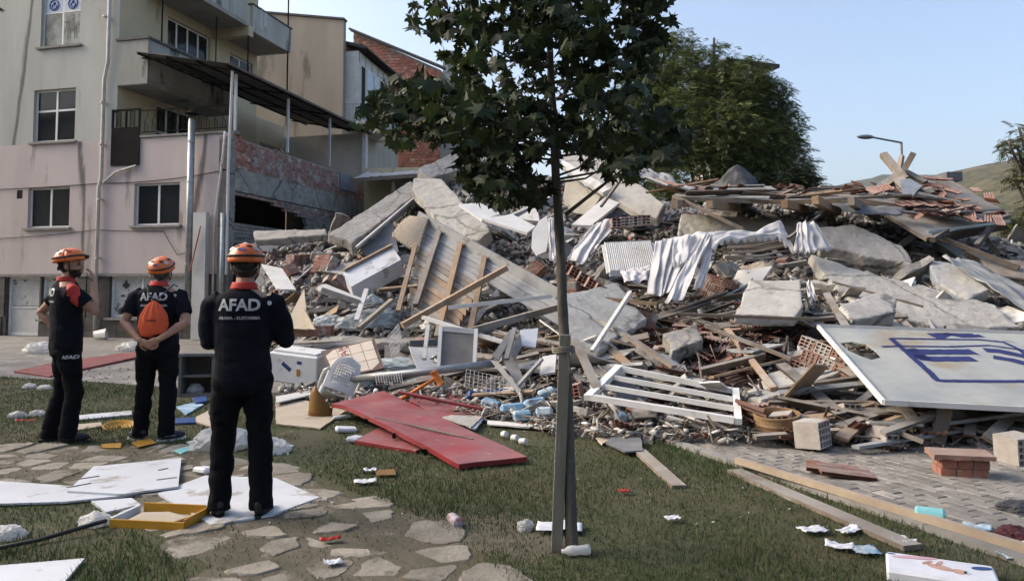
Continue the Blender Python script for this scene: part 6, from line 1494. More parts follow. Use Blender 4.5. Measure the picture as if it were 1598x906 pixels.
    for (a, b, w, h2, mm, nm) in ((.66, .62, .020, .012, m_band, 'vent'), (.84, .62, .020, .012, m_band, 'vent'), (.75, .86, .014, .014, m_refl, 'reflector'), (.92, .48, .022, .016, m_refl, 'reflector'), (.58, .48, .022, .016, m_refl, 'reflector'), (.02, .6, .02, .012, m_band, 'vent'), (.48, .6, .02, .012, m_band, 'vent'), (.75, .45, .028, .012, mat('violet_sticker', (.13, .09, .25), (.11, .08, .2), 9, .5), 'sticker'), (.06, .5, .018, .014, mat('red_sticker', (.45, .03, .03), (.4, .03, .03), 9, .5), 'sticker')):
        c_ = Vector(hp_(a, b)); n_ = (c_-H_(0, 0, .05)).normalized(); t_ = n_.cross(Vector((0, 0, 1))).normalized(); u_ = t_.cross(n_)
        pz = MB(); pz.prism([c_+n_*.0155+t_*w*math.cos(k)+u_*h2*math.sin(k) for k in np.linspace(0, 6.283, 12, endpoint=False)], n_, .006); pz.build(nm, mm, hl, fixn=True)
    for s in (-1, 1):
        st_ = MB(); st_.tube([H_(s*.088, .02, .05), H_(s*.076, .015, -.04), H_(s*.03, .05, -.105)], .006, 5); st_.build('chin_strap', m_band, hl)
    st_ = MB(); st_.tube([H_(-.088, -.03, .045), H_(-.07, -.085, -.01), H_(0, -.112, -.025), H_(.07, -.085, -.01), H_(.088, -.03, .045)], .008, 6); st_.build('nape_strap', m_band if hairm is m_hair else m_greyhair, hl)
    return root, bo, so, to
# nearest man: back to us, arms folded in front
l1 = (G(375, 806)); pers1 = person('broad man in navy shirt seen from behind with folded arms and orange helmet', (l1.x, l1.y, 0), R(6), 1.0, None,
    [((-.198, -.01, 1.405), (-.232, .02, 1.15), (-.06, .24, 1.20), (1, .15, .05), (0, -1, 0), 1, .5), ((.198, -.01, 1.405), (.268, .05, 1.16), (.07, .25, 1.17), (-1, .1, .1), (0, -1, 0), -1, .5)],
    [((-.095, 0, .88), (-.125, .03, .48), (-.135, -.01, .09), -.35), ((.095, 0, .88), (.115, .02, .48), (.135, -.02, .09), .12)], sleeve=1.25, build_=.97, bow=.02)
# middle man: hands clasped behind his back
l2 = (G(243, 688)); pers2 = person('man seen from behind with hands clasped behind his back and orange bag', (l2.x, l2.y, 0), R(3), 1.02, None,
    [((-.205, -.01, 1.40), (-.285, -.09, 1.15), (-.085, -.215, .985), (.85, -.05, -.45), (0, 1, .1), -1, .45), ((.205, -.01, 1.40), (.295, -.09, 1.15), (.10, -.225, .995), (-.85, -.05, -.40), (0, 1, .1), 1, .35)],
    [((-.095, 0, .88), (-.13, .03, .48), (-.15, .0, .09), -.95), ((.095, 0, .88), (.10, .02, .48), (.105, -.03, .09), .85)], sleeve=.72, build_=1.0, hairm=m_greyhair, shoes='sneaker', bow=.07, head_pitch=-.35)
# left man: turned to the right, one hand at the mouth, the other on the hip
l3 = (G(98, 690)); 
def strp(c): return c.z > 1.36 and c.x > .06 and abs(c.y-(.012)) < .032+.02*(c.x > .2) and c.z > 1.47-.9*max(0, c.x-.2)-.10 or (c.x > .2 and c.z > 1.22 and abs(c.y-.02) < .03 and c.x > .27)
pers3 = person('bearded man in profile with one hand at his mouth and the other on his hip', (l3.x, l3.y, 0), R(-52), 1.05, None,
    [((-.225, -.01, 1.40), (-.36, -.17, 1.20), (-.215, -.02, .99), (.7, .5, -.45), (1, .2, .2), 1, .4), ((.225, -.0, 1.40), (.27, .19, 1.22), (.105, .20, 1.485), (-.35, -.12, .9), (-.5, -.7, 0), 1, .55)],
    [((-.09, 0, .88), (-.12, .0, .48), (-.13, -.10, .09), -.2), ((.09, 0, .88), (.105, .07, .48), (.115, .02, .09), .25)], sleeve=.62, head_yaw=R(-28), head_pitch=.10 * -1, beard=True, stripe=strp)
for (rt, bo, so, to), sz, k in ((pers1, .104, 0), (pers2, .10, 1), (pers3, .10, 2)):
    text_on(so, 'AFAD', sz, (0, -.1, 1.39), (1, 0, 0), (0, 0, 1), (0, 1, 0), m_refl, 'lettering', so, bold=.0032)
    text_on(so, 'ARAMA - KURTARMA', sz*.262, (0, -.1, 1.308), (1, 0, 0), (0, 0, 1), (0, 1, 0), m_refl, 'lettering', so, bold=.0008)
text_on(pers3[3], 'AFAD', .042, (.14, .05, .80), (.62, .78, 0), (0, 0, 1), (-.78, .62, 0), m_refl, 'lettering', pers3[3], bold=.0016)
em = MB(); em.prism([(.178+.017*math.cos(t), -.30, 1.405+.017*math.sin(t)) for t in np.linspace(0, 6.283, 14, endpoint=False)], (0, -1, 0), .003)
for (rt, bo, so, to) in (pers1, pers2):
    h_, lc, n_, _ = so.ray_cast(Vector((.18, -1, 1.405)), Vector((0, 1, 0)))
    if h_: MB().prism([lc+Vector((.015*math.cos(t), -.004, .015*math.sin(t))) for t in np.linspace(0, 6.283, 12, endpoint=False)], (0, -1, 0), .003).build('round_badge', m_refl, so, fixn=True)
# wrist watch strap and belt pouch not visible; drawstring bag on the middle man
bgr = empty('drawstring_bag', (l2.x, l2.y, 0), R(3), 'orange drawstring bag hanging on the back of the middle man', 'bag'); bgr.scale = (1.02,)*3
def bagf(a, b):
    an = a*6.283; prof = np.interp(b, [0, .06, .3, .6, .85, .95, 1], [.02, .80, 1, .86, .5, .25, .05]); rid = 1+.16*math.sin(an*11)*(b**1.5)
    return (.03+.143*prof*rid*math.cos(an)+.02*b*0, -.195+.045*prof*rid*math.sin(an)+.035*b*0, 1.015+.34*b+.015*math.cos(an)*(1-b))
bg_ = MB(); bg_.grid(bagf, 66, 16); bo_ = bg_.build('sack', m_bag, bgr, smooth=True)
for s in (-1, 1): MB().tube([(.03, -.175, 1.345), (.03+s*.07, -.145, 1.42), (.03+s*.13, -.06, 1.51), (.02+s*.13, .06, 1.49)], .006, 5).build('drawstring', m_band, bgr)
mk = MB(); mk.box(-.01, .075, -.247, -.243, 1.165, 1.175); mk.build('dark_print', m_band, bgr)
# ------------------------------------------------------------------ household things in front of the heap and on the grass
m_foam = mat('polystyrene', (.66, .66, .65), (.58, .58, .57), 4, .8, .15, 50, c3=(.42, .41, .39), s3=3, t3=.64)
m_plw = mat('white_plastic', (.60, .60, .585), (.52, .515, .50), 4, .4, c3=(.38, .37, .35), s3=4, t3=.63)
m_bagb = mat('blue_white_plastic_bag', (.42, .50, .54), (.58, .61, .62), 5, .35, .4, 30, backlit=.3, objvar=.12, lo=.42, hi=.6)
m_bagw = mat('clear_white_bag', (.74, .74, .73), (.62, .62, .615), 6, .22, .6, 40, backlit=.35, objvar=.1, alpha=.75)
m_bluep = mat('blue_packaging', (.17, .31, .43), (.42, .47, .50), 7, .5, objvar=.25, lo=.45, hi=.6)
m_blued = mat('dark_blue_packaging', (.02, .055, .17), (.03, .07, .2), 6, .5, objvar=.15)
m_teal = mat('teal_packaging', (.16, .42, .44), (.24, .5, .5), 6, .45, objvar=.1)
m_amber = mat('amber_plastic', (.42, .22, .02), (.34, .17, .02), 4, .45, objvar=.1, c3=(.22, .13, .04), s3=3, t3=.62)
m_brownpl = mat('brown_plastic', (.20, .105, .02), (.15, .08, .02), 4, .5)
m_paper = mat('white_paper', (.58, .59, .62), (.50, .51, .54), 5, .7, objvar=.08, c3=(.40, .38, .48), s3=14, t3=.62)
m_redp = mat('red_packet', (.40, .028, .018), (.30, .02, .015), 9, .4)
m_beigeb = mat('beige_board', (.40, .34, .265), (.33, .28, .215), 3, .85, .2, c3=(.25, .21, .165), s3=2.5, t3=.6, objvar=.1)
m_whb = mat('white_furniture_board', (.54, .56, .59), (.47, .485, .51), 2.2, .5, .05, c3=(.30, .285, .255), s3=3.2, t3=.56, objvar=.06)
m_boardc = mat('pale_board', (.33, .335, .31), (.23, .25, .25), 1.6, .6, .12, c3=(.25, .215, .155), s3=.7, t3=.56, objvar=0)
m_spray = mat('blue_spray_paint', (.012, .016, .085), (.018, .022, .11), 7, .6)
m_wire = mat('wire', (.40, .40, .39), (.30, .30, .29), 9, .5, metal=.3)

NOGRASS = []
def nogr(pts_):
    xs = [p.x for p in pts_]; ys = [p.y for p in pts_]; NOGRASS.append(((min(xs), max(xs), min(ys), max(ys)), [(p.x, p.y) for p in pts_]))
def on_ground(px, z=.02): return [G(u, v, z if len(p_) == 2 else p_[2]) for p_ in px for u, v in [p_[:2]]]
def gslab(name, px, th, m, label, cat='board', z=.03, jag=.0, seed=1, tilt=None):
    pts_ = [G(p[0], p[1], p[2] if len(p) > 2 else z) for p in px]; nogr(pts_); o = plate(pts_, th, jag, .12, seed=seed).build(name, m, fixn=True); return tag(recentre(o), label, cat)
def bag(name, q, r, m, label, seed=0, cat='plastic bag', group=None):
    bm = bmesh.new(); bmesh.ops.create_icosphere(bm, subdivisions=4, radius=1)
    for v in bm.verts:
        p = v.co; k = 1+.32*noise.noise((p.x*1.4+seed, p.y*1.4, p.z*1.4))+.20*(1-abs(noise.noise((p.x*3+seed, p.y*3, p.z*3+5)))*2.2)*.7+.16*(.35-abs(noise.noise((p.x*5+seed, p.y*5, p.z*5+2))))+.10*(.3-abs(noise.noise((p.x*11, p.y*11+seed, p.z*11)))); v.co = Vector((p.x*r[0]*k, p.y*r[1]*k, max(-.55, p.z)*r[2]*k))
    me = bpy.data.meshes.new(name); bm.to_mesh(me); bm.free(); me.materials.append(m)
    o = link(name, me, None, Vector(q)+Vector((0, 0, r[2]*.5))); return tag(o, label, cat, group)
# graffiti board
SA, SB_ = P(1276, 509, 9.2), P(1379, 628, 6.9); SC_, SD_ = P(1716, 524, 9.2), P(1716, 645, 6.75)
sg = empty('sign_board', SB_, 0, 'big pale framed board with blue sprayed lettering resting on the rubble', 'board'); n_ = (SD_-SB_).cross(SA-SB_).normalized(); n_ = -n_ if n_.z < 0 else n_
def S2(u, v):  # picture point onto the board plane, local to the board
    d = ray(u, v); o = Vector((0, 0, CAMH)); t = (SB_-o).dot(n_)/d.dot(n_); return o+d*t-SB_
holep = [S2(*p) for p in ((1311, 535), (1330, 533), (1352, 537), (1366, 547), (1376, 557), (1360, 561), (1345, 556), (1326, 548))]
bd = MB(); corners = [S2(1276, 509), S2(1379, 628), S2(1716, 645), S2(1716, 524)]
outer = [S2(1276, 509), S2(1310, 548), S2(1379, 628), S2(1560, 636), S2(1716, 645), S2(1716, 580), S2(1716, 524), S2(1450, 514)]
hp8 = [S2(1311, 535), S2(1326, 548), S2(1345, 556), S2(1360, 561), S2(1376, 557), S2(1366, 547), S2(1352, 537), S2(1330, 533)]
top_ = outer+hp8; low_ = [p-n_*.012 for p in top_]
fs_ = [(i, (i+1) % 8, 8+(i+1) % 8, 8+i) for i in range(8)]
bd.add(top_+low_, fs_+[tuple(reversed([j+16 for j in f])) for f in fs_]+[(i, i+16, (i+1) % 8+16, (i+1) % 8) for i in range(8)]+[(8+i, 8+(i+1) % 8, 24+(i+1) % 8, 24+i) for i in range(8)])
bd.build('face', m_boardc, sg, fixn=True)
for a, b in ((0, 1), (1, 2), (2, 3), (3, 0)): MB().bar(corners[a]+n_*.004, corners[b]+n_*.004, .030, .05).build('frame_rail', m_wht if a != 1 else m_woodg if False else m_wht, sg)
def stroke(pts_, w, name='sprayed_line'):
    """flat ribbon of paint on the board; pts in picture coordinates"""
    c = [S2(*p)+n_*.004 for p in pts_]; dn = []
    dense_ = []
    for a, b in zip(c, c[1:]):
        k = max(2, int((b-a).length/.05)); dense_ += [a.lerp(b, i/k) for i in range(k)]
    dense_.append(c[-1]); mb = MB(); L, Rr = [], []
    for i, p in enumerate(dense_):
        t = (dense_[min(i+1, len(dense_)-1)]-dense_[max(i-1, 0)]).normalized(); s = t.cross(n_); ww = w*(.85+.25*noise.noise((i*.7, 3, 1)))
        L.append(p+s*ww); Rr.append(p-s*ww)
    k = len(L); mb.add(L+Rr, [(i, i+1, k+i+1, k+i) for i in range(k-1)]); return mb.build(name, m_spray, sg, fixn=False)
stroke([(1390, 528), (1450, 529), (1530, 530), (1566, 534), (1590, 545), (1608, 560)], .03)
stroke([(1390, 528), (1410, 545), (1436, 568), (1452, 582), (1463, 594), (1540, 595), (1650, 595)], .042)
stroke([(1376, 541), (1400, 540), (1480, 541), (1545, 539), (1580, 544), (1600, 547)], .028)
for pts_, w in (([(1418, 544), (1432, 549), (1520, 549)], .10), ([(1432, 553), (1442, 560), (1520, 560)], .09), ([(1422, 546), (1446, 562)], .08), ([(1536, 546), (1560, 548), (1598, 556), (1640, 564)], .09), ([(1550, 557), (1580, 562), (1610, 570)], .08), ([(1452, 520), (1464, 527), (1480, 521), (1500, 525), (1532, 524)], .06), ([(1460, 521), (1520, 522)], .05)): stroke(pts_, w, 'sprayed_letter')
stroke([(1553, 531), (1562, 533), (1572, 532), (1584, 535)], .006, 'faint_stencil')
# sieve drum
q = Mo(1213, 672); q.z = hz(q.x, q.y); sv_ = empty('sieve_drum', (q.x, q.y, q.z+.02), .0, 'round brown wooden sieve drum on the paving edge', 'drum'); sv_.rotation_euler = (.10, -.06, 0)
m_drum = mat('brown_drum', (.27, .175, .09), (.20, .125, .065), 4, .6, .1)
MB().lathe([(.205, 0), (.215, .01), (.215, .13), (.222, .135), (.222, .155), (.205, .155), (.205, .03), (.0, .028)], (0, 0, 0), 36).build('rim', m_drum, sv_, smooth=False)
MB().lathe([(.204, .032), (0, .032)], (0, 0, 0), 36).build('mesh_base', m_dkmetal, sv_); MB().lathe([(.217, .05), (.221, .055), (.221, .075), (.217, .08)], (0, 0, 0), 36).build('hoop', m_drum, sv_)
# brick stub with slab cap
q = G(1500, 745); st = empty('brick_chimney_stub', (q.x, q.y, 0), R(-12), 'low red brick stub with overhanging slab cap standing on the paving', 'brick stub'); st.scale = (.86, .86, .86)
for r_ in range(2):
    for k in range(3):
        for d in range(2): MB().box(-.20+k*.135+.01*r_, -.075+k*.135+.01*r_, -.10+d*.12, .01+d*.12, .02+r_*.085, .10+r_*.085).build('brick', m_brick, st)
MB().box(-.18, .18, -.08, .10, .0, .19).build('mortar_core', m_mortar, st)
mb = plate([(-.27, -.16, .235), (.24, -.17, .235), (.27, .17, .235), (-.25, .18, .235)], .045, .01, .1); mb.build('cap_slab', mat('terracotta_slab', (.27, .165, .12), (.21, .125, .095), 4, .85, .4, 25, dust=.3), st, fixn=True)
# big white window frame lying on the debris
A, B, C_, D = P(919, 619, 7.75), P(965, 574, 8.5), P(1148, 610, 8.0), P(1152, 656, 7.15); wf_ = empty('window_frame', D, 0, 'large white window frame without glass lying on the debris edge', 'window frame')
for nm, a, b, w in (('frame_rail', A, D, .08), ('frame_rail', B, C_, .07), ('frame_stile', A, B, .09), ('frame_stile', D, C_, .07), ('glazing_bar', A.lerp(B, .36), D.lerp(C_, .36), .05), ('glazing_bar', A.lerp(B, .68), D.lerp(C_, .68), .05)):
    e = (b-a).normalized()*(.035 if 'stile' not in nm else -.03)
    MB().bar(a+e-D, b-e-D, w, .06 if 'bar' not in nm else .05).build(nm, m_upvc, wf_)
# standing white sash with frosted pane
A, B, C_, D = P(688, 512, 10.2), P(743, 517, 10.2), P(740, 580, 9.9), P(684, 578, 9.9); ws = empty('window_sash', D, 0, 'small white sash with dusty grey pane standing upright in the debris', 'window')
for nm, a, b in (('frame_rail', A, B), ('frame_rail', D, C_), ('frame_stile', A, D), ('frame_stile', B, C_)):
    e = (b-a).normalized()*(.03 if 'rail' in nm else -.03); MB().bar(a+e-D, b-e-D, .05, .07).build(nm, m_upvc, ws)
c_ = [p-D for p in (A, B, C_, D)]; plate([q_+Vector((0, .01, 0)) for q_ in c_], .008).build('pane', mat('dusty_pane', (.20, .19, .175), (.15, .142, .13), 6, .5), ws, fixn=True)
# bent dark sheets
for k, (pp_, lab) in enumerate((([(766, 563, 9.2), (776, 562, 9.1), (814, 610, 8.6), (808, 614, 8.55)], 'dark grey bent sheet forming the left wing of a V'), ([(784, 560, 9.4), (800, 545, 9.6), (820, 600, 8.9), (812, 610, 8.8)], 'dark grey sheet forming the right wing of a V'), ([(768, 556, 9.4), (796, 512, 9.9), (804, 516, 9.9), (778, 560, 9.3)], 'upright grey metal flap behind the V of sheets'), ([(790, 545, 9.5), (812, 520, 9.8), (815, 540, 9.6), (803, 560, 9.3)], 'small grey plate leaning behind the V of sheets'))):
    slab('metal_sheet', pp_, .02, m_dkmetal, lab, 'sheet')
slab('white_board', [(812, 514, 10), (840, 512, 10.1), (836, 541, 9.7), (808, 538, 9.7)], .02, m_whb, 'small square white board standing near the maple trunk', 'board')
slab('white_board', [(846, 556, 9.2), (868, 552, 9.2), (866, 580, 8.9), (842, 584, 8.9)], .03, m_wht, 'white panel piece just left of the maple stake', 'board')
o = MB().tube([P(548, 591, 9.7), P(660, 580, 9.5), P(772, 567, 9.5)], .052, 12).build('drain_pipe', m_zinc, smooth=True); tag(recentre(o), 'long grey pipe lying across the debris behind the red doors', 'pipe')
# red doors
def door(name, px, label, m=None, th=.045):
    pts_ = [G(*p) for p in px]; nogr(pts_); o = plate(pts_, th).build(name, m or m_red, fixn=True); bv = o.modifiers.new('b', 'BEVEL'); bv.width = .006; bv.segments = 2; return tag(recentre(o), label, 'door')
rdr = empty('red_door', G(690, 665), 0, 'long red door with split edge lying across the grass', 'door'); ro = rdr.location.copy()
nogr([G(517, 623), G(598, 609), G(822, 712), G(716, 724)]); c4 = [G(517, 623, .22), G(598, 609, .20), G(822, 712, .07), G(716, 724, .06)]
def dgrid(a, b):
    p = c4[0].lerp(c4[3], a).lerp(c4[1].lerp(c4[2], a), b); return p-ro+Vector((0, 0, .05*math.sin(a*3.1)*(1-b)*.5+.02*noise.noise((a*4, b*2, 1))-(.05*(1-b)*max(0, .12-a)/.12)))
mb = MB(); mb.grid(dgrid, 40, 8); o = mb.build('door_leaf', m_red, rdr, smooth=False); sm = o.modifiers.new('s', 'SOLIDIFY'); sm.thickness = .042
MB().bar(c4[0].lerp(c4[3], .40)-ro+Vector((.02, .06, .02)), c4[1].lerp(c4[2], .78)-ro+Vector((-.1, -.16, .012)), .02, .012).build('split_edge', m_dkwood, rdr)
for t in (.35, .58, .8): MB().bar(c4[0].lerp(c4[3], t)-ro+Vector((0, -.02, -.01)), c4[0].lerp(c4[3], t)-ro+Vector((.0, -.02, -.06)), .03, .03).build('hinge', m_iron, rdr)
door('red_door', [(553, 686, .05), (612, 655, .08), (700, 688, .05), (650, 702, .04)], 'shorter red door half hidden below the long red door')
door('red_door', [(638, 622, .14), (742, 596, .22), (752, 640, .10), (700, 660, .05)], 'dust covered red door behind the long red door')
o = MB().tube([G(622, 611, .3), G(764, 640, .12)], .022, 7).build('red_rail', m_red); tag(recentre(o), 'thin red rail lying over the dusty red door', 'rail')
door('red_door', [(22, 578, .05), (80, 566, .06), (222, 546, .08), (216, 556, .06), (78, 586, .04)], 'red door lying flat in the courtyard behind the men')
# orange sledge hammer like tool
hm_ = empty('orange_mallet', G(640, 622), 0, 'orange plastic mallet leaning on the dusty red door', 'mallet'); h0_ = hm_.location.copy(); m_orp = mat('orange_plastic', (.60, .19, .03), (.5, .15, .025), 6, .5)
MB().tube([P(626, 622, 8.9)-h0_, P(680, 590, 8.9)-h0_], .022, 8).build('handle', m_orp, hm_, smooth=True)
ax_ = (P(680, 590, 8.9)-P(626, 622, 8.9)).normalized(); sd_ = ax_.cross(Vector((0, 1, 0))).normalized(); e_ = P(682, 589, 8.9)-h0_
mb = MB(); mb.tube([e_-sd_*.09, e_-sd_*.05, e_+sd_*.05, e_+sd_*.09], [.052, .04, .04, .052], 10); mb.build('head', m_orp, hm_)
# foam box with stickers
bx_ = empty('foam_box', G(468, 606), R(-14), 'dirty white foam box with blue and yellow stickers', 'box'); bx_.location.z = .12; bx_.rotation_euler = (R(6), R(5), R(-14))
mb = MB(); W_, D_, H__ = .80, .46, .44; t = .05
mb.box(-W_/2, W_/2, -D_/2, -D_/2+t, 0, H__); mb.box(-W_/2, W_/2, D_/2-t, D_/2, 0, H__); mb.box(-W_/2, -W_/2+t, -D_/2+t+.001, D_/2-t-.001, 0, H__); mb.box(W_/2-t, W_/2, -D_/2+t+.001, D_/2-t-.001, 0, H__); mb.box(-W_/2+t, W_/2-t, -D_/2+t, D_/2-t, 0, t); bb_ = mb
bbo = MB().box(-W_/2, W_/2, -D_/2, D_/2, 0, H__).build('body', m_foam, bx_); bbo.modifiers.new('b', 'BEVEL').width = .02
MB().box(-W_/2+.05, W_/2-.05, -D_/2+.05, D_/2-.05, H__+.001, H__+.03).build('lid', m_foam, bx_)
for (cx, cz, w, h2, ro_, mm) in ((-.10, .25, .17, .06, -.6, m_blued), (.11, .33, .075, .045, 0, m_blued), (.10, .18, .06, .10, .1, m_amber)):
    mb = MB(); c, s = math.cos(ro_), math.sin(ro_); mb.prism([(cx+a*w/2*c-b*h2/2*s, -D_/2-.004, cz+a*w/2*s+b*h2/2*c) for a, b in ((-1, -1), (1, -1), (1, 1), (-1, 1))], (0, -1, 0), .003); so_ = mb.build('sticker', mm, bx_, fixn=True)
# white plastic chair tipped forward
ch_ = empty('plastic_chair', G(525, 632), 0, 'white plastic garden chair tipped over with perforated back', 'chair'); ch_.rotation_euler = (R(-22), R(22), R(12)); ch_.location.z = .16
mb = MB(); nU, nV = 26, 26
def cback(a, b):
    w = .21*(1-.35*max(0, b-.55)**1.2*2); x = (a-.5)*2*w; return (x, -.05*math.cos((a-.5)*2.6)+.02-.06*b, .02+.46*b-.10*max(0, b-.6)*abs(a-.5)*2.2)
mb.grid(cback, nU, nV); keep = []
for i, f in enumerate(mb.f):
    ui, vi = i//nV, i % nV
    if 5 <= ui <= 20 and 5 <= vi <= 20 and ui % 2 == 1 and vi % 2 == 1: continue
    keep.append(f)
mb.f = keep; o = mb.build('backrest', m_plw, ch_, smooth=True); o.modifiers.new('s', 'SOLIDIFY').thickness = .012
mb = MB(); mb.grid(lambda a, b: ((a-.5)*.44, .02+.42*b, .02-.03*math.sin(a*3.14)), 10, 8); o = mb.build('seat', m_plw, ch_, smooth=True); o.modifiers.new('s', 'SOLIDIFY').thickness = .014
for s in (-1, 1):
    MB().tube([(s*.21, -.03, .26), (s*.25, .1, .25), (s*.25, .38, .22), (s*.23, .42, .02)], [.02, .024, .024, .02], 8).build('armrest', m_plw, ch_, smooth=True)
    MB().tube([(s*.2, .40, .02), (s*.235, .46, -.40)], [.026, .018], 8).build('leg', m_plw, ch_); MB().tube([(s*.19, .0, .02), (s*.22, -.06, -.40)], [.026, .018], 8).build('leg', m_plw, ch_)
# mattress
mt_ = MB(); A, B, C_, D = P(612, 370, 14.0), P(640, 341, 14.5), P(668, 344, 14.4), P(652, 398, 13.7)
mt_.grid(lambda a, b: A.lerp(B, a).lerp(D.lerp(C_, a), b)+Vector((0, -.05*math.sin(b*3.14)*math.sin(a*1.6+.5)+.006*math.sin(a*60)*math.sin(b*60), .05*math.sin(a*3.1))), 60, 40)
o = mt_.build('mattress', mat('cream_quilt', (.42, .35, .265), (.36, .295, .22), 12, .9, .4, 50), smooth=True); o.modifiers.new('s', 'SOLIDIFY').thickness = .06; tag(recentre(o), 'small cream quilted mattress bent over the roof boarding corner', 'mattress')
# cabinet with orange edge
A, B, D = P(536, 424, 13.6), P(612, 384, 14.2), P(548, 447, 13.2); cb_ = empty('kitchen_cabinet', D, 0, 'pale blue white kitchen cabinet with orange edge strip on its side', 'cabinet'); c_ = A+(B-A)+(D-A)
nn = (B-A).cross(D-A).normalized(); nn = -nn if nn.y > 0 else nn
plate([p-D for p in (A, B, c_, D)], .35).build('carcass', m_whb, cb_, fixn=True); MB().bar(A-D+nn*.01+Vector((0, 0, .02)), B-D+nn*.01+Vector((0, 0, .02)), .10, .035).build('edge_strip', m_woodo, cb_)
mid = lambda s, t: A+(B-A)*s+(D-A)*t-D+nn*.006
plate([mid(.52, .22), mid(.93, .22), mid(.93, .9), mid(.52, .9)], .012).build('cabinet_door', m_whb, cb_, fixn=True)
dwo = slab('drawer_box', [(497, 446, 13.4), (508, 444, 13.6), (570, 466, 13), (566, 474, 12.8), (498, 452, 13.2)], .04, m_wht, 'white drawer frame with dark slot below the pale cabinet', 'drawer')
mb_ = MB().bar(P(502, 452, 13.05), P(562, 472, 12.7), .02, .09); mb_.v = [tuple(Vector(q)-dwo.location) for q in mb_.v]; mb_.build('slot', m_dkmetal, dwo)
slab('beige_board', [(444, 512, 12.4), (474, 449, 13), (476, 460, 12.9), (480, 513, 12.2)], .02, m_beigeb, 'tall triangular cream board standing behind the nearest man', 'board')
slab('beige_board', [(476, 512, 12.2), (474, 480, 12.4), (492, 514, 12.0)], .02, m_beigeb, 'small beige board triangle leaning on the tall cream one', 'board')
# bags
for k, (u, v, rx, rz, mm, lab) in enumerate(((515, 512, .26, .16, m_bagb, 'blue tinted full plastic bag left in the bag pile'), (555, 512, .36, .17, m_bagb, 'wide pale plastic bag in the middle of the bag pile'), (592, 508, .32, .20, m_bagb, 'bluish plastic bag at the right of the bag pile'), (578, 478, .22, .16, m_bagb, 'blue bag on top of the bag pile'), (610, 490, .2, .16, m_bagb, 'small pale bag against the roof boarding'), (540, 532, .42, .07, m_bagw, 'flattened white sheet bag in front of the bag pile'),
    (645, 514, .16, .13, m_plw, 'white pillow pack with blue stripe beside the bags'), (678, 512, .2, .12, m_plw, 'second white pillow pack right of the striped one'), (620, 580, .42, .14, m_bagb, 'crumpled blue white bag behind the grey pipe'), (545, 604, .3, .09, m_bagb, 'printed pale plastic bag between chair and red door'))):
    q = Mo(u, v); q.z = max(hz(q.x, q.y), q.z-rz*.3)-.03; bag('plastic_bag', q, (rx, rx*.6, rz), mm, lab, seed=k*3.3)
bag('plastic_bag', G(345, 700), (.26, .16, .13), m_bagw, 'white clear bag on the grass behind the nearest man', 41); bag('plastic_bag', G(420, 706), (.16, .12, .08), m_bagw, 'small clear bag right of the nearest man', 42)
bag('plastic_bag', G(62, 551), (.32, .22, .16), m_bagw, 'white bag lying in the courtyard behind the red door', 43); bag('plastic_bag', G(205, 548), (.3, .2, .14), m_bagw, 'pale crumpled sheet on the courtyard red door', 44)
for k, (u, v) in enumerate(((46, 606), (70, 608), (28, 652), (60, 650), (148, 820), (12, 840))): bag('plastic_bag', G(u, v), (.09, .07, .05), m_bagw, 'small scrap of clear plastic in the grass', 50+k, group='plastic scraps on the left grass')
# rounded jug in the courtyard
jg = MB(); jg.lathe([(0, 0), (.12, .0), (.155, .30), (.165, .30), (.165, .325), (.145, .325), (.11, .015), (0, .015)], (0, 0, 0), 20); o = jg.build('white_bucket', m_plw, smooth=True); q = G(147, 531); o.location = (q.x, q.y, .15); o.rotation_euler = (0, R(84), .3); tag(o, 'white plastic bucket on its side near the building plinth', 'bucket')
# cabinet box left of nearest man
q = G(312, 616); cb2 = empty('empty_cupboard', (q.x, q.y, 0), R(8), 'open pale cupboard carcass standing behind the nearest man', 'cupboard')
for x0, x1, y0, y1, z0, z1 in ((-.24, -.20, -.2, .2, 0, .56), (.20, .24, -.2, .2, 0, .56), (-.199, .199, -.2, .2, .0, .04), (-.26, .26, -.22, .2, .561, .60), (-.199, .199, .17, .199, .041, .56), (-.198, .198, -.18, .169, .27, .30)): MB().box(x0, x1, y0, y1, z0, z1).build('panel', mat('pale_cupboard', (.16, .155, .14), (.11, .107, .098), 4, .7), cb2)
bag('plastic_bag', (q.x-.05, q.y-.05, .04), (.1, .08, .08), m_bagw, 'white bag inside the open cupboard', 61)
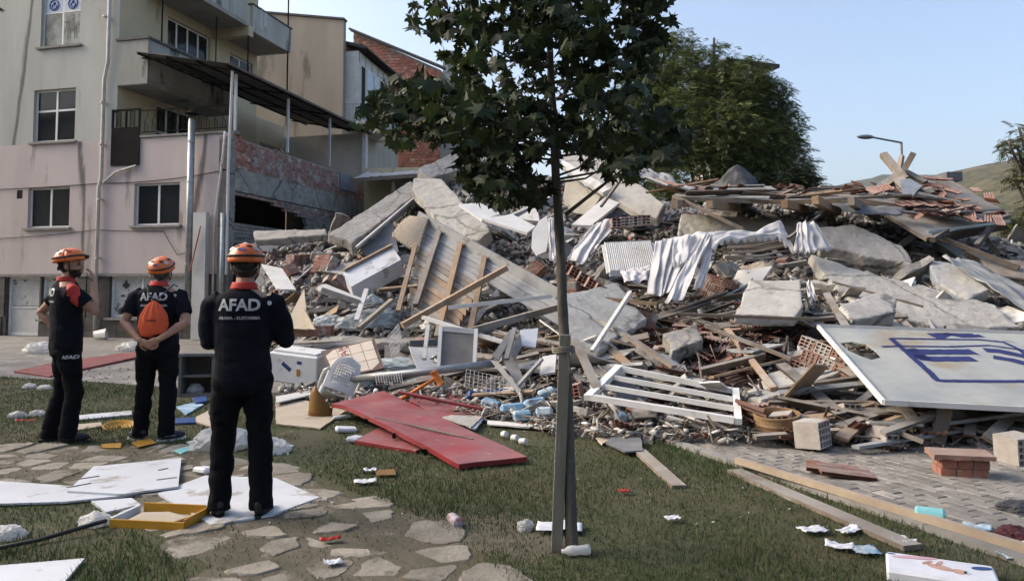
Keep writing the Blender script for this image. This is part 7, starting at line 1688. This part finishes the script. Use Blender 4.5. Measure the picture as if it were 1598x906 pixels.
# boards, cardboard, amber bucket shell
for px, mm, lab, z in (([(430, 628), (470, 622), (540, 640), (500, 668), (430, 660)], m_beigeb, 'beige hardboard sheet on the grass edge right of the nearest man', .03), ([(295, 655), (325, 640), (330, 665)], m_beigeb, 'beige hardboard corner left of the nearest man', .03), ([(430, 618), (496, 606), (500, 612), (430, 628)], m_wht, 'white thin board under the foam box', .08),
    ([(900, 649), (979, 648), (986, 668), (940, 692), (912, 668)], m_beigeb, 'cream board lying on the grass right of the maple trunk', .04), ([(945, 690), (960, 676), (1000, 678), (1004, 702), (975, 704)], m_dkmetal, 'dark grey slab piece beside the cream board', .06), ([(1222, 640), (1300, 630), (1352, 634), (1340, 664), (1270, 664)], m_concw, 'flat pale panel under the left corner of the graffiti board', .16),
    ([(112, 662), (158, 658), (160, 664), (116, 671)], m_beigeb, 'small beige board on the grass behind the left man', .02), ([(112, 648), (205, 640), (207, 646), (114, 655)], m_whb, 'narrow white strip lying on the grass between the men', .03),
    ([(735, 668), (752, 640), (765, 641), (742, 668)], m_whb, 'small pale sheet at the edge of the dusty red door', .06), ([(690, 650), (752, 636), (758, 645), (735, 666)], m_concw, 'grey white sheet lying under the red rail', .08), ([(760, 655), (862, 662), (862, 668), (760, 661)], m_wht, 'white edge strip under the blue packets', .05),
    ([(275, 634), (300, 628), (318, 630), (290, 646)], m_bluep, 'light blue packaging sheet on grass between the men', .03), ([(300, 620), (322, 617), (324, 624), (305, 628)], m_blued, 'dark blue tray by the cupboard', .05), ([(272, 652), (306, 650), (306, 658), (272, 660)], m_blued, 'blue flat tray on the grass near the sneaker', .03), ([(270, 702), (306, 692), (318, 694), (284, 706)], m_teal, 'pale greenish card by the clear bag', .02),
    ([(428, 690), (460, 694), (440, 706), (424, 708)], m_whb, 'white card right of the clear bag', .02)):
    gslab('flat_board', px, .016, mm, lab, z=z, jag=.008)
for px, lab, z, w in (([(105, 765), (146, 727), (283, 714), (278, 758), (190, 770)], 'big white furniture board with open slots on the stone path', .045, 1), ([(0, 750), (110, 757), (240, 764), (196, 772), (100, 782), (-40, 786), (-60, 756)], 'long white board lying on the path left of the slotted board', .03, 1), ([(246, 769), (320, 741), (430, 745), (498, 775), (425, 802), (330, 818)], 'white board under the feet of the nearest man', .024, 1), ([(142, 781), (205, 776), (220, 786), (166, 798)], 'small white board piece between the two big boards', .02, 1), ([(-40, 884), (40, 878), (132, 870), (96, 912), (-40, 930)], 'white curved board at the lower left in the dark grass', .03, 1)):
    o_ = gslab('white_board', px, .014, m_whb, lab, z=z)
    if 'slots' in lab: BIGB = o_
for (a, b) in (((120, 747), (155, 742)), ((104, 760), (142, 753)), ((247, 733), (262, 730)), ((244, 748), (276, 744))):
    mb_ = MB().bar(G(*a, .048), G(*b, .048), .016, .004); mb_.v = [tuple(Vector(q)-BIGB.location) for q in mb_.v]; mb_.build('slot', m_dkwood, BIGB)
gslab('cardboard_flap', [(650, 602, .1), (652, 540, .55), (672, 560, .45), (690, 600, .15)], .008, m_card, 'brown cardboard flap standing behind the grey pipe', 'cardboard', jag=.01)
bk = MB(); 
def bkf(a, b): an = 3.0+a*2.3; h_ = (.34*(1-abs(a-.35)*1.1) if a < .9 else .12)*1.1; return (.17*math.cos(an), .17*math.sin(an), max(.03, h_)*b)
bk.grid(bkf, 24, 4); o = bk.build('bucket_shard', m_brownpl, smooth=True); o.location = G(500, 652); o.location.y += .1; o.rotation_euler = (0, .1, .3); o.modifiers.new('s', 'SOLIDIFY').thickness = .006; tag(o, 'amber brown curved bucket shard standing on the grass edge', 'bucket shard')
# yellow drawer tray
nogr([G(178, 830), G(185, 795), G(300, 785), G(316, 825)]); ty = empty('yellow_tray', G(250, 815), R(-8), 'yellow plastic tray holding a broken tile on the grass', 'tray')
def trayp(mb, x0, x1, y0, y1, z0, z1): mb.box(x0, x1, y0, y1, z0, z1)
MB().box(-.24, .24, -.13, .15, .0, .012).build('base', m_beigeb, ty)
for x0, x1, y0, y1, h2 in ((-.25, .25, -.145, -.131, .055), (-.22, .22, .151, .166, .075)): MB().box(x0, x1, y0, y1, 0, h2).build('rim', m_amber, ty)
MB().box(.241, .255, -.13, .15, 0, .07).build('rim', m_amber, ty); MB().box(-.262, -.241, -.13, .15, 0, .06).build('rim', m_whb, ty)
plate([(-.18, -.09, .035), (.12, -.10, .03), (.18, .02, .04), (.0, .09, .045), (-.17, .06, .04)], .014).build('broken_tile', m_beigeb, ty, fixn=True)
o = MB().lathe([(0, 0), (.15, 0), (.17, .03), (.175, .035), (.165, .036), (.15, .012), (0, .01)], (0, 0, 0), 24).build('amber_dish', m_amber, smooth=True); o.location = G(188, 668); o.rotation_euler = (.15, .1, 0); tag(o, 'shallow amber plastic dish on the grass between the men', 'dish')
gslab('amber_sheet', [(205, 690), (232, 682), (245, 690), (215, 697)], .005, m_amber, 'crumpled amber sheet near the sneakers', 'sheet', z=.03); gslab('amber_sheet', [(158, 692), (190, 690), (188, 698), (160, 698)], .005, m_amber, 'flat amber strip on the grass in front of the men', 'sheet', z=.02); gslab('amber_sheet', [(585, 733), (616, 731), (618, 740), (588, 741)], .006, m_brownpl, 'brown plastic piece beside white papers on the grass', 'sheet', z=.03)
o = MB().tube([G(-40, 862, .05), G(60, 842, .03), G(150, 816, .06), G(165, 812, .05)], .013, 7).build('black_hose', m_band, smooth=True); tag(recentre(o), 'thin black hose lying in the dark grass', 'hose')
# papers and packets on the lawn
def paper(u, v, w, l, rz, m, label, cat='paper', curl=.03, group=None, z=.02):
    mb = MB(); mb.grid(lambda a, b: ((a-.5)*w, (b-.5)*l, z+curl*.5*((a-.5)**2*4)*(.3+noise.noise((a*3+u, b*3, v)))+.022*abs(noise.noise((a*2.5+u, b*2.5, u)))+.008*noise.noise((a*7, b*7, u))), 12, 12)
    o = mb.build('paper_sheet' if cat == 'paper' else cat.replace(' ', '_'), m, smooth=True); o.modifiers.new('s', 'SOLIDIFY').thickness = .003; q = G(u, v); o.location = (q.x, q.y, .012); o.rotation_euler = (0, 0, rz); return tag(o, label, cat, group)
for u, v, w, l, rz, mm, lab, ct in ((578, 739, .10, .07, .4, m_paper, 'folded white leaflet with pale print on the grass', 'paper'), (570, 757, .17, .09, .2, m_paper, 'crumpled white paper under the folded leaflet', 'paper'), (873, 830, .28, .16, -.1, m_paper, 'white sheet lying behind the foot of the stake', 'paper'), (520, 886, .09, .07, .5, m_paper, 'small white card on the stone path', 'paper'), (1268, 834, .16, .10, .2, m_paper, 'white leaflet with print nearest the wide board', 'paper'), (1325, 835, .16, .08, .6, m_paper, 'white narrow card lying by the wide board', 'paper'), (1310, 860, .15, .09, -.4, m_paper, 'bent white paper left of the blue baby wipes pack', 'paper'), (1412, 852, .09, .10, .5, m_paper, 'pinkish white scrap beyond the wide board', 'paper'),
    (1570, 852, .25, .08, -.2, m_paper, 'white long scrap on the paving beyond the batten', 'paper'), (1050, 816, .1, .06, .3, m_paper, 'faded paper scrap in the dry grass', 'paper'), (700, 700, .12, .08, .3, m_paper, 'white scrap at the edge of the long red door', 'paper'), (515, 849, .12, .04, .35, m_redp, 'red crisp packet on the stone path', 'packet'), (973, 773, .07, .06, .2, m_redp, 'small red wrapper on the grass right of the maple', 'wrapper'), (40, 660, .2, .05, .4, m_redp, 'reddish wrapper strip in the left grass', 'wrapper'),
    (1525, 830, .15, .11, -.5, m_bluep, 'blue white flat pack on the paving', 'packet'), (1585, 874, .16, .10, .1, m_bluep, 'light blue flat pack beside the long batten', 'packet'), (1350, 866, .14, .13, -.1, m_bluep, 'light blue baby wipes pack on the grass', 'packet')): paper(u, v, w, l, rz, mm, lab, ct)
def bottle(u, v, rz, lean, m, label, r_=.035, L=.17):
    o = MB().lathe([(0, 0), (r_, .0), (r_*1.03, .02), (r_*.85, L*.4), (r_, L*.6), (r_*.9, L*.78), (r_*.4, L*.9), (r_*.42, L), (0, L)], (0, 0, 0), 14).build('bottle', m, smooth=True); q = G(u, v); o.location = (q.x, q.y, .04); o.rotation_euler = (R(90)-lean, 0, rz); return tag(o, label, 'bottle')
bottle(716, 826, R(205), .0, mat('bottle_print', (.45, .42, .44), (.33, .12, .12), 14, .4, lo=.5, hi=.6), 'printed white squeeze bottle lying on the grass')
bag('crushed_bottle', G(820, 828), (.045, .04, .045), m_bagw, 'crushed clear bottle ball on the grass near the stake', 71, 'bottle'); bottle(920, 868, R(-80), 0, m_bagw, 'crushed clear bottle at the foot of the maple', .028, .16)
for k, (u, v) in enumerate(((785, 684), (800, 690), (812, 696))): o = MB().lathe([(0, 0), (.03, 0), (.033, .01), (.027, .07), (0, .07)], (0, 0, 0), 14).build('white_cup', m_plw); q = G(u, v); o.location = (q.x, q.y, .045); o.rotation_euler = (R(80), 0, .5+.2*k); tag(o, 'white plastic cup lying beside the long red door', 'cup', 'white cups by the red door')
for k, (u, v, w, rz, mm) in enumerate(((775, 622, .30, .1, m_blued), (765, 638, .22, -.3, m_bluep), (800, 648, .26, .2, m_bluep), (835, 640, .24, .5, m_bluep), (850, 655, .18, -.2, m_bluep), (815, 658, .2, .1, m_bluep), (740, 628, .2, .2, m_blued), (855, 622, .2, .1, m_bluep), (970, 660, .1, .3, m_bluep))):
    q = Mo(u, v); o = MB().box(-w/2, w/2, -.07, .07, 0, .10).build('packet', mm); o.modifiers.new('b', 'BEVEL').width = .02; o.location = (q.x, q.y, hz(q.x, q.y)+.01); o.rotation_euler = (rp.gauss(0, .2), rp.gauss(0, .2), rz); tag(o, ('dark blue carton' if mm is m_blued else 'light blue soft pack')+' in the spill of blue packets beside the red doors', 'packet', ('dark blue cartons' if mm is m_blued else 'light blue packs')+' beside the red doors')
# wire baskets
for k, (A, B, D, lab) in enumerate(((P(728, 576, 9.4), P(792, 590, 9.2), P(725, 604, 8.9), 'flattened wire basket grid behind the dusty red door'), (P(585, 580, 9.2), P(625, 578, 9.2), P(588, 600, 8.9), 'small wire rack by the red door corner'), (P(605, 525, 11), P(622, 505, 11.2), P(612, 560, 10.6), 'bent wire crate hanging in the dark cavity'))):
    mb = MB()
    for i in range(11): t = i/10; mb.tube([A.lerp(B, t), A.lerp(B, t)+(D-A)+Vector((0, 0, .02*math.sin(i)))], .004, 4)
    for j in range(6): t = j/5; mb.tube([A.lerp(D, t), B+(D-A)*t], .004, 4)
    o = mb.build('wire_rack', m_wire); tag(recentre(o), lab, 'wire rack'); o['kind'] = 'thing'; del o['kind']
# yellow packets and sundries behind the door
for (u, v, w, rz, mm, lab) in ((575, 592, .28, .2, m_amber, 'yellow printed carton behind the red door corner'), (612, 587, .16, .1, m_orp, 'orange carton end beside the yellow carton'), (562, 588, .2, 0, m_dkmetal, 'dark grey roll under the tiled board')):
    q = Mo(u, v); o = MB().box(-w/2, w/2, -.05, .05, 0, .09).build('carton', mm); o.location = (q.x, q.y, hz(q.x, q.y)+.05); o.rotation_euler = (0, -.1, rz); tag(o, lab, 'carton')
for k, (u, v) in enumerate(((540, 675), (555, 690), (320, 740), (535, 655))):
    q = G(u, v); o = MB().box(-.11, .11, -.06, .06, 0, .05).build('white_pack', m_paper); o.modifiers.new('b', 'BEVEL').width = .015; o.location = (q.x, q.y, .01); o.rotation_euler = (.1, .1, .4+k); tag(o, 'white paper wrapped pack on the grass by the red doors', 'pack', 'white packs by the red doors')
# nappy carton in the front right corner and packets near it
q = G(1468, 905); nb_ = empty('nappy_carton', (q.x, q.y, 0), R(-26), 'white nappy carton with baby picture lying at the end of the wide board', 'carton')
o = MB().box(-.25, .25, -.15, .15, 0, .065).build('carton_body', m_paper, nb_); o.modifiers.new('b', 'BEVEL').width = .012
def pt(name, pts_, m): MB().prism([(x*1.12, y*1.25, .0675) for x, y in pts_], (0, 0, 1), .0015).build(name, m, nb_, fixn=True)
m_baby = mat('print_skin', (.48, .30, .22), (.42, .25, .18), 12, .6); m_pinkp = mat('print_pink', (.50, .30, .34), (.45, .27, .31), 12, .6)
circ = lambda cx, cy, rx, ry, ro_=0: [(cx+rx*math.cos(t)*math.cos(ro_)-ry*math.sin(t)*math.sin(ro_), cy+rx*math.cos(t)*math.sin(ro_)+ry*math.sin(t)*math.cos(ro_)) for t in np.linspace(0, 6.283, 14, endpoint=False)]
for nm, pts_, mm in (('baby_print', circ(.0, -.0, .055, .028, -.3), m_baby), ('baby_print', circ(.075, -.02, .03, .027), m_baby), ('baby_print', circ(-.05, .04, .035, .011, .9), m_baby), ('baby_print', circ(.0, .05, .035, .011, 1.2), m_baby), ('pink_print', circ(-.10, .08, .10, .018, .25), m_pinkp), ('logo_print', circ(.17, .06, .045, .02, .35), m_blued), ('logo_print', circ(-.20, .09, .02, .006), m_blued), ('cap_print', circ(.105, -.02, .014, .02), m_bluep)): pt(nm, pts_, mm)
q = G(1452, 822); o = MB().box(-.085, .085, -.05, .05, 0, .085).build('teal_pack', m_teal); o.modifiers.new('b', 'BEVEL').width = .015; o.location = (q.x, q.y, .03); o.rotation_euler = (.2, 0, -.5); tag(o, 'teal and white wipes pack standing on the paving', 'packet')
bag('dark_cloth_heap', G(1590, 800), (.12, .09, .05), m_tarpb, 'dark cloth heap on the paving at the right edge', 81, 'cloth'); bag('dark_cloth_heap', G(1585, 846), (.10, .09, .06), mat('maroon_cloth', (.07, .02, .025), (.05, .018, .02), 6, .9), 'small maroon cloth lump on the paving', 82, 'cloth')
bag('cement_sack', Mo(1190, 428), (.36, .2, .14), m_beigeb, 'cream sack slumped on top of the square concrete plate', 83, 'sack')
# grass blades
def make_grass(n, ymin, ymax, hmin, hmax, w):
    lp = np.array([(p[0], p[1]) for p in lawn])
    V = []; F = []; cnt = 0; out = 0
    ys = ymin + (ymax-ymin)*rng.random(n)**1.25
    xs = (rng.random(n)*2-1)*(.74*ys+.3)
    keep = []
    for x, y in zip(xs, ys):
        if not inpoly(x, y, lawn): continue
        if any(b_[0] < x < b_[1] and b_[2] < y < b_[3] and inpoly(x, y, pg) for b_, pg in NOGRASS): continue
        nn = noise.noise((x*.7, y*.7, 1.7))+.5*noise.noise((x*2.6, y*2.6, 4.2))
        if nn < -.05-.75*random.random() : continue
        hgt = .65+.6*max(0, nn)
        if pathdist(x, y) < .72:
            if any(abs(s[0][0]-x) < .8 and abs(s[0][1]-y) < .8 and inpoly(x, y, s) for s in STONES): continue
            if random.random() < .72: continue
            hgt *= .6
        dkl = (x+1.9)**2+(y-4.0)**2
        if dkl < 1.3: hgt *= 1.5
        keep.append((x, y, hgt))
    K = np.array(keep); n = len(K)
    a = rng.random(n)*6.283; ln = (hmin+(hmax-hmin)*rng.random(n))*K[:,2]; b = rng.random(n)*6.283; le = ln*(.25+.6*rng.random(n))
    ww = w*(.7+.6*rng.random(n))*(.7+K[:,1]*.09)
    dx, dy = np.cos(a)*ww, np.sin(a)*ww
    v = np.zeros((n, 5, 3))
    v[:,0] = np.c_[K[:,0]-dx, K[:,1]-dy, np.full(n, .0)]; v[:,1] = np.c_[K[:,0]+dx, K[:,1]+dy, np.full(n, .0)]
    mx, my = K[:,0]+np.cos(b)*le*.35, K[:,1]+np.sin(b)*le*.35
    v[:,2] = np.c_[mx+dx*.7, my+dy*.7, ln*.6]; v[:,3] = np.c_[mx-dx*.7, my-dy*.7, ln*.6]
    v[:,4] = np.c_[K[:,0]+np.cos(b)*le, K[:,1]+np.sin(b)*le, ln*.95]
    base = np.arange(n)[:,None]*5
    f = np.concatenate([base+np.array([0,1,2]), base+np.array([0,2,3]), base+np.array([3,2,4])])
    return v.reshape(-1,3), f
v1, f1 = make_grass(230000, 3.3, 12.6, .025, .07, .0022)
tag(npmesh('lawn_grass', v1, f1, m_grass), 'short worn grass with bare patches growing over the lawn', 'grass', kind='stuff')

# ------------------------------------------------------------------ evening haze
hzm = bpy.data.materials.new('haze'); hzm.use_nodes = True; nt = hzm.node_tree; nt.nodes.clear()
ho = nt.nodes.new('ShaderNodeOutputMaterial'); pv_ = nt.nodes.new('ShaderNodeVolumePrincipled')
pv_.inputs['Color'].default_value = (.86, .90, .95, 1); pv_.inputs['Density'].default_value = .00010; pv_.inputs['Anisotropy'].default_value = .35
nt.links.new(pv_.outputs[0], ho.inputs['Volume'])
o = MB().box(-2480, 2480, -190, 2600, -8, 460).build('haze', hzm); tag(o, 'thin pale evening haze over the valley', 'haze', kind='stuff')
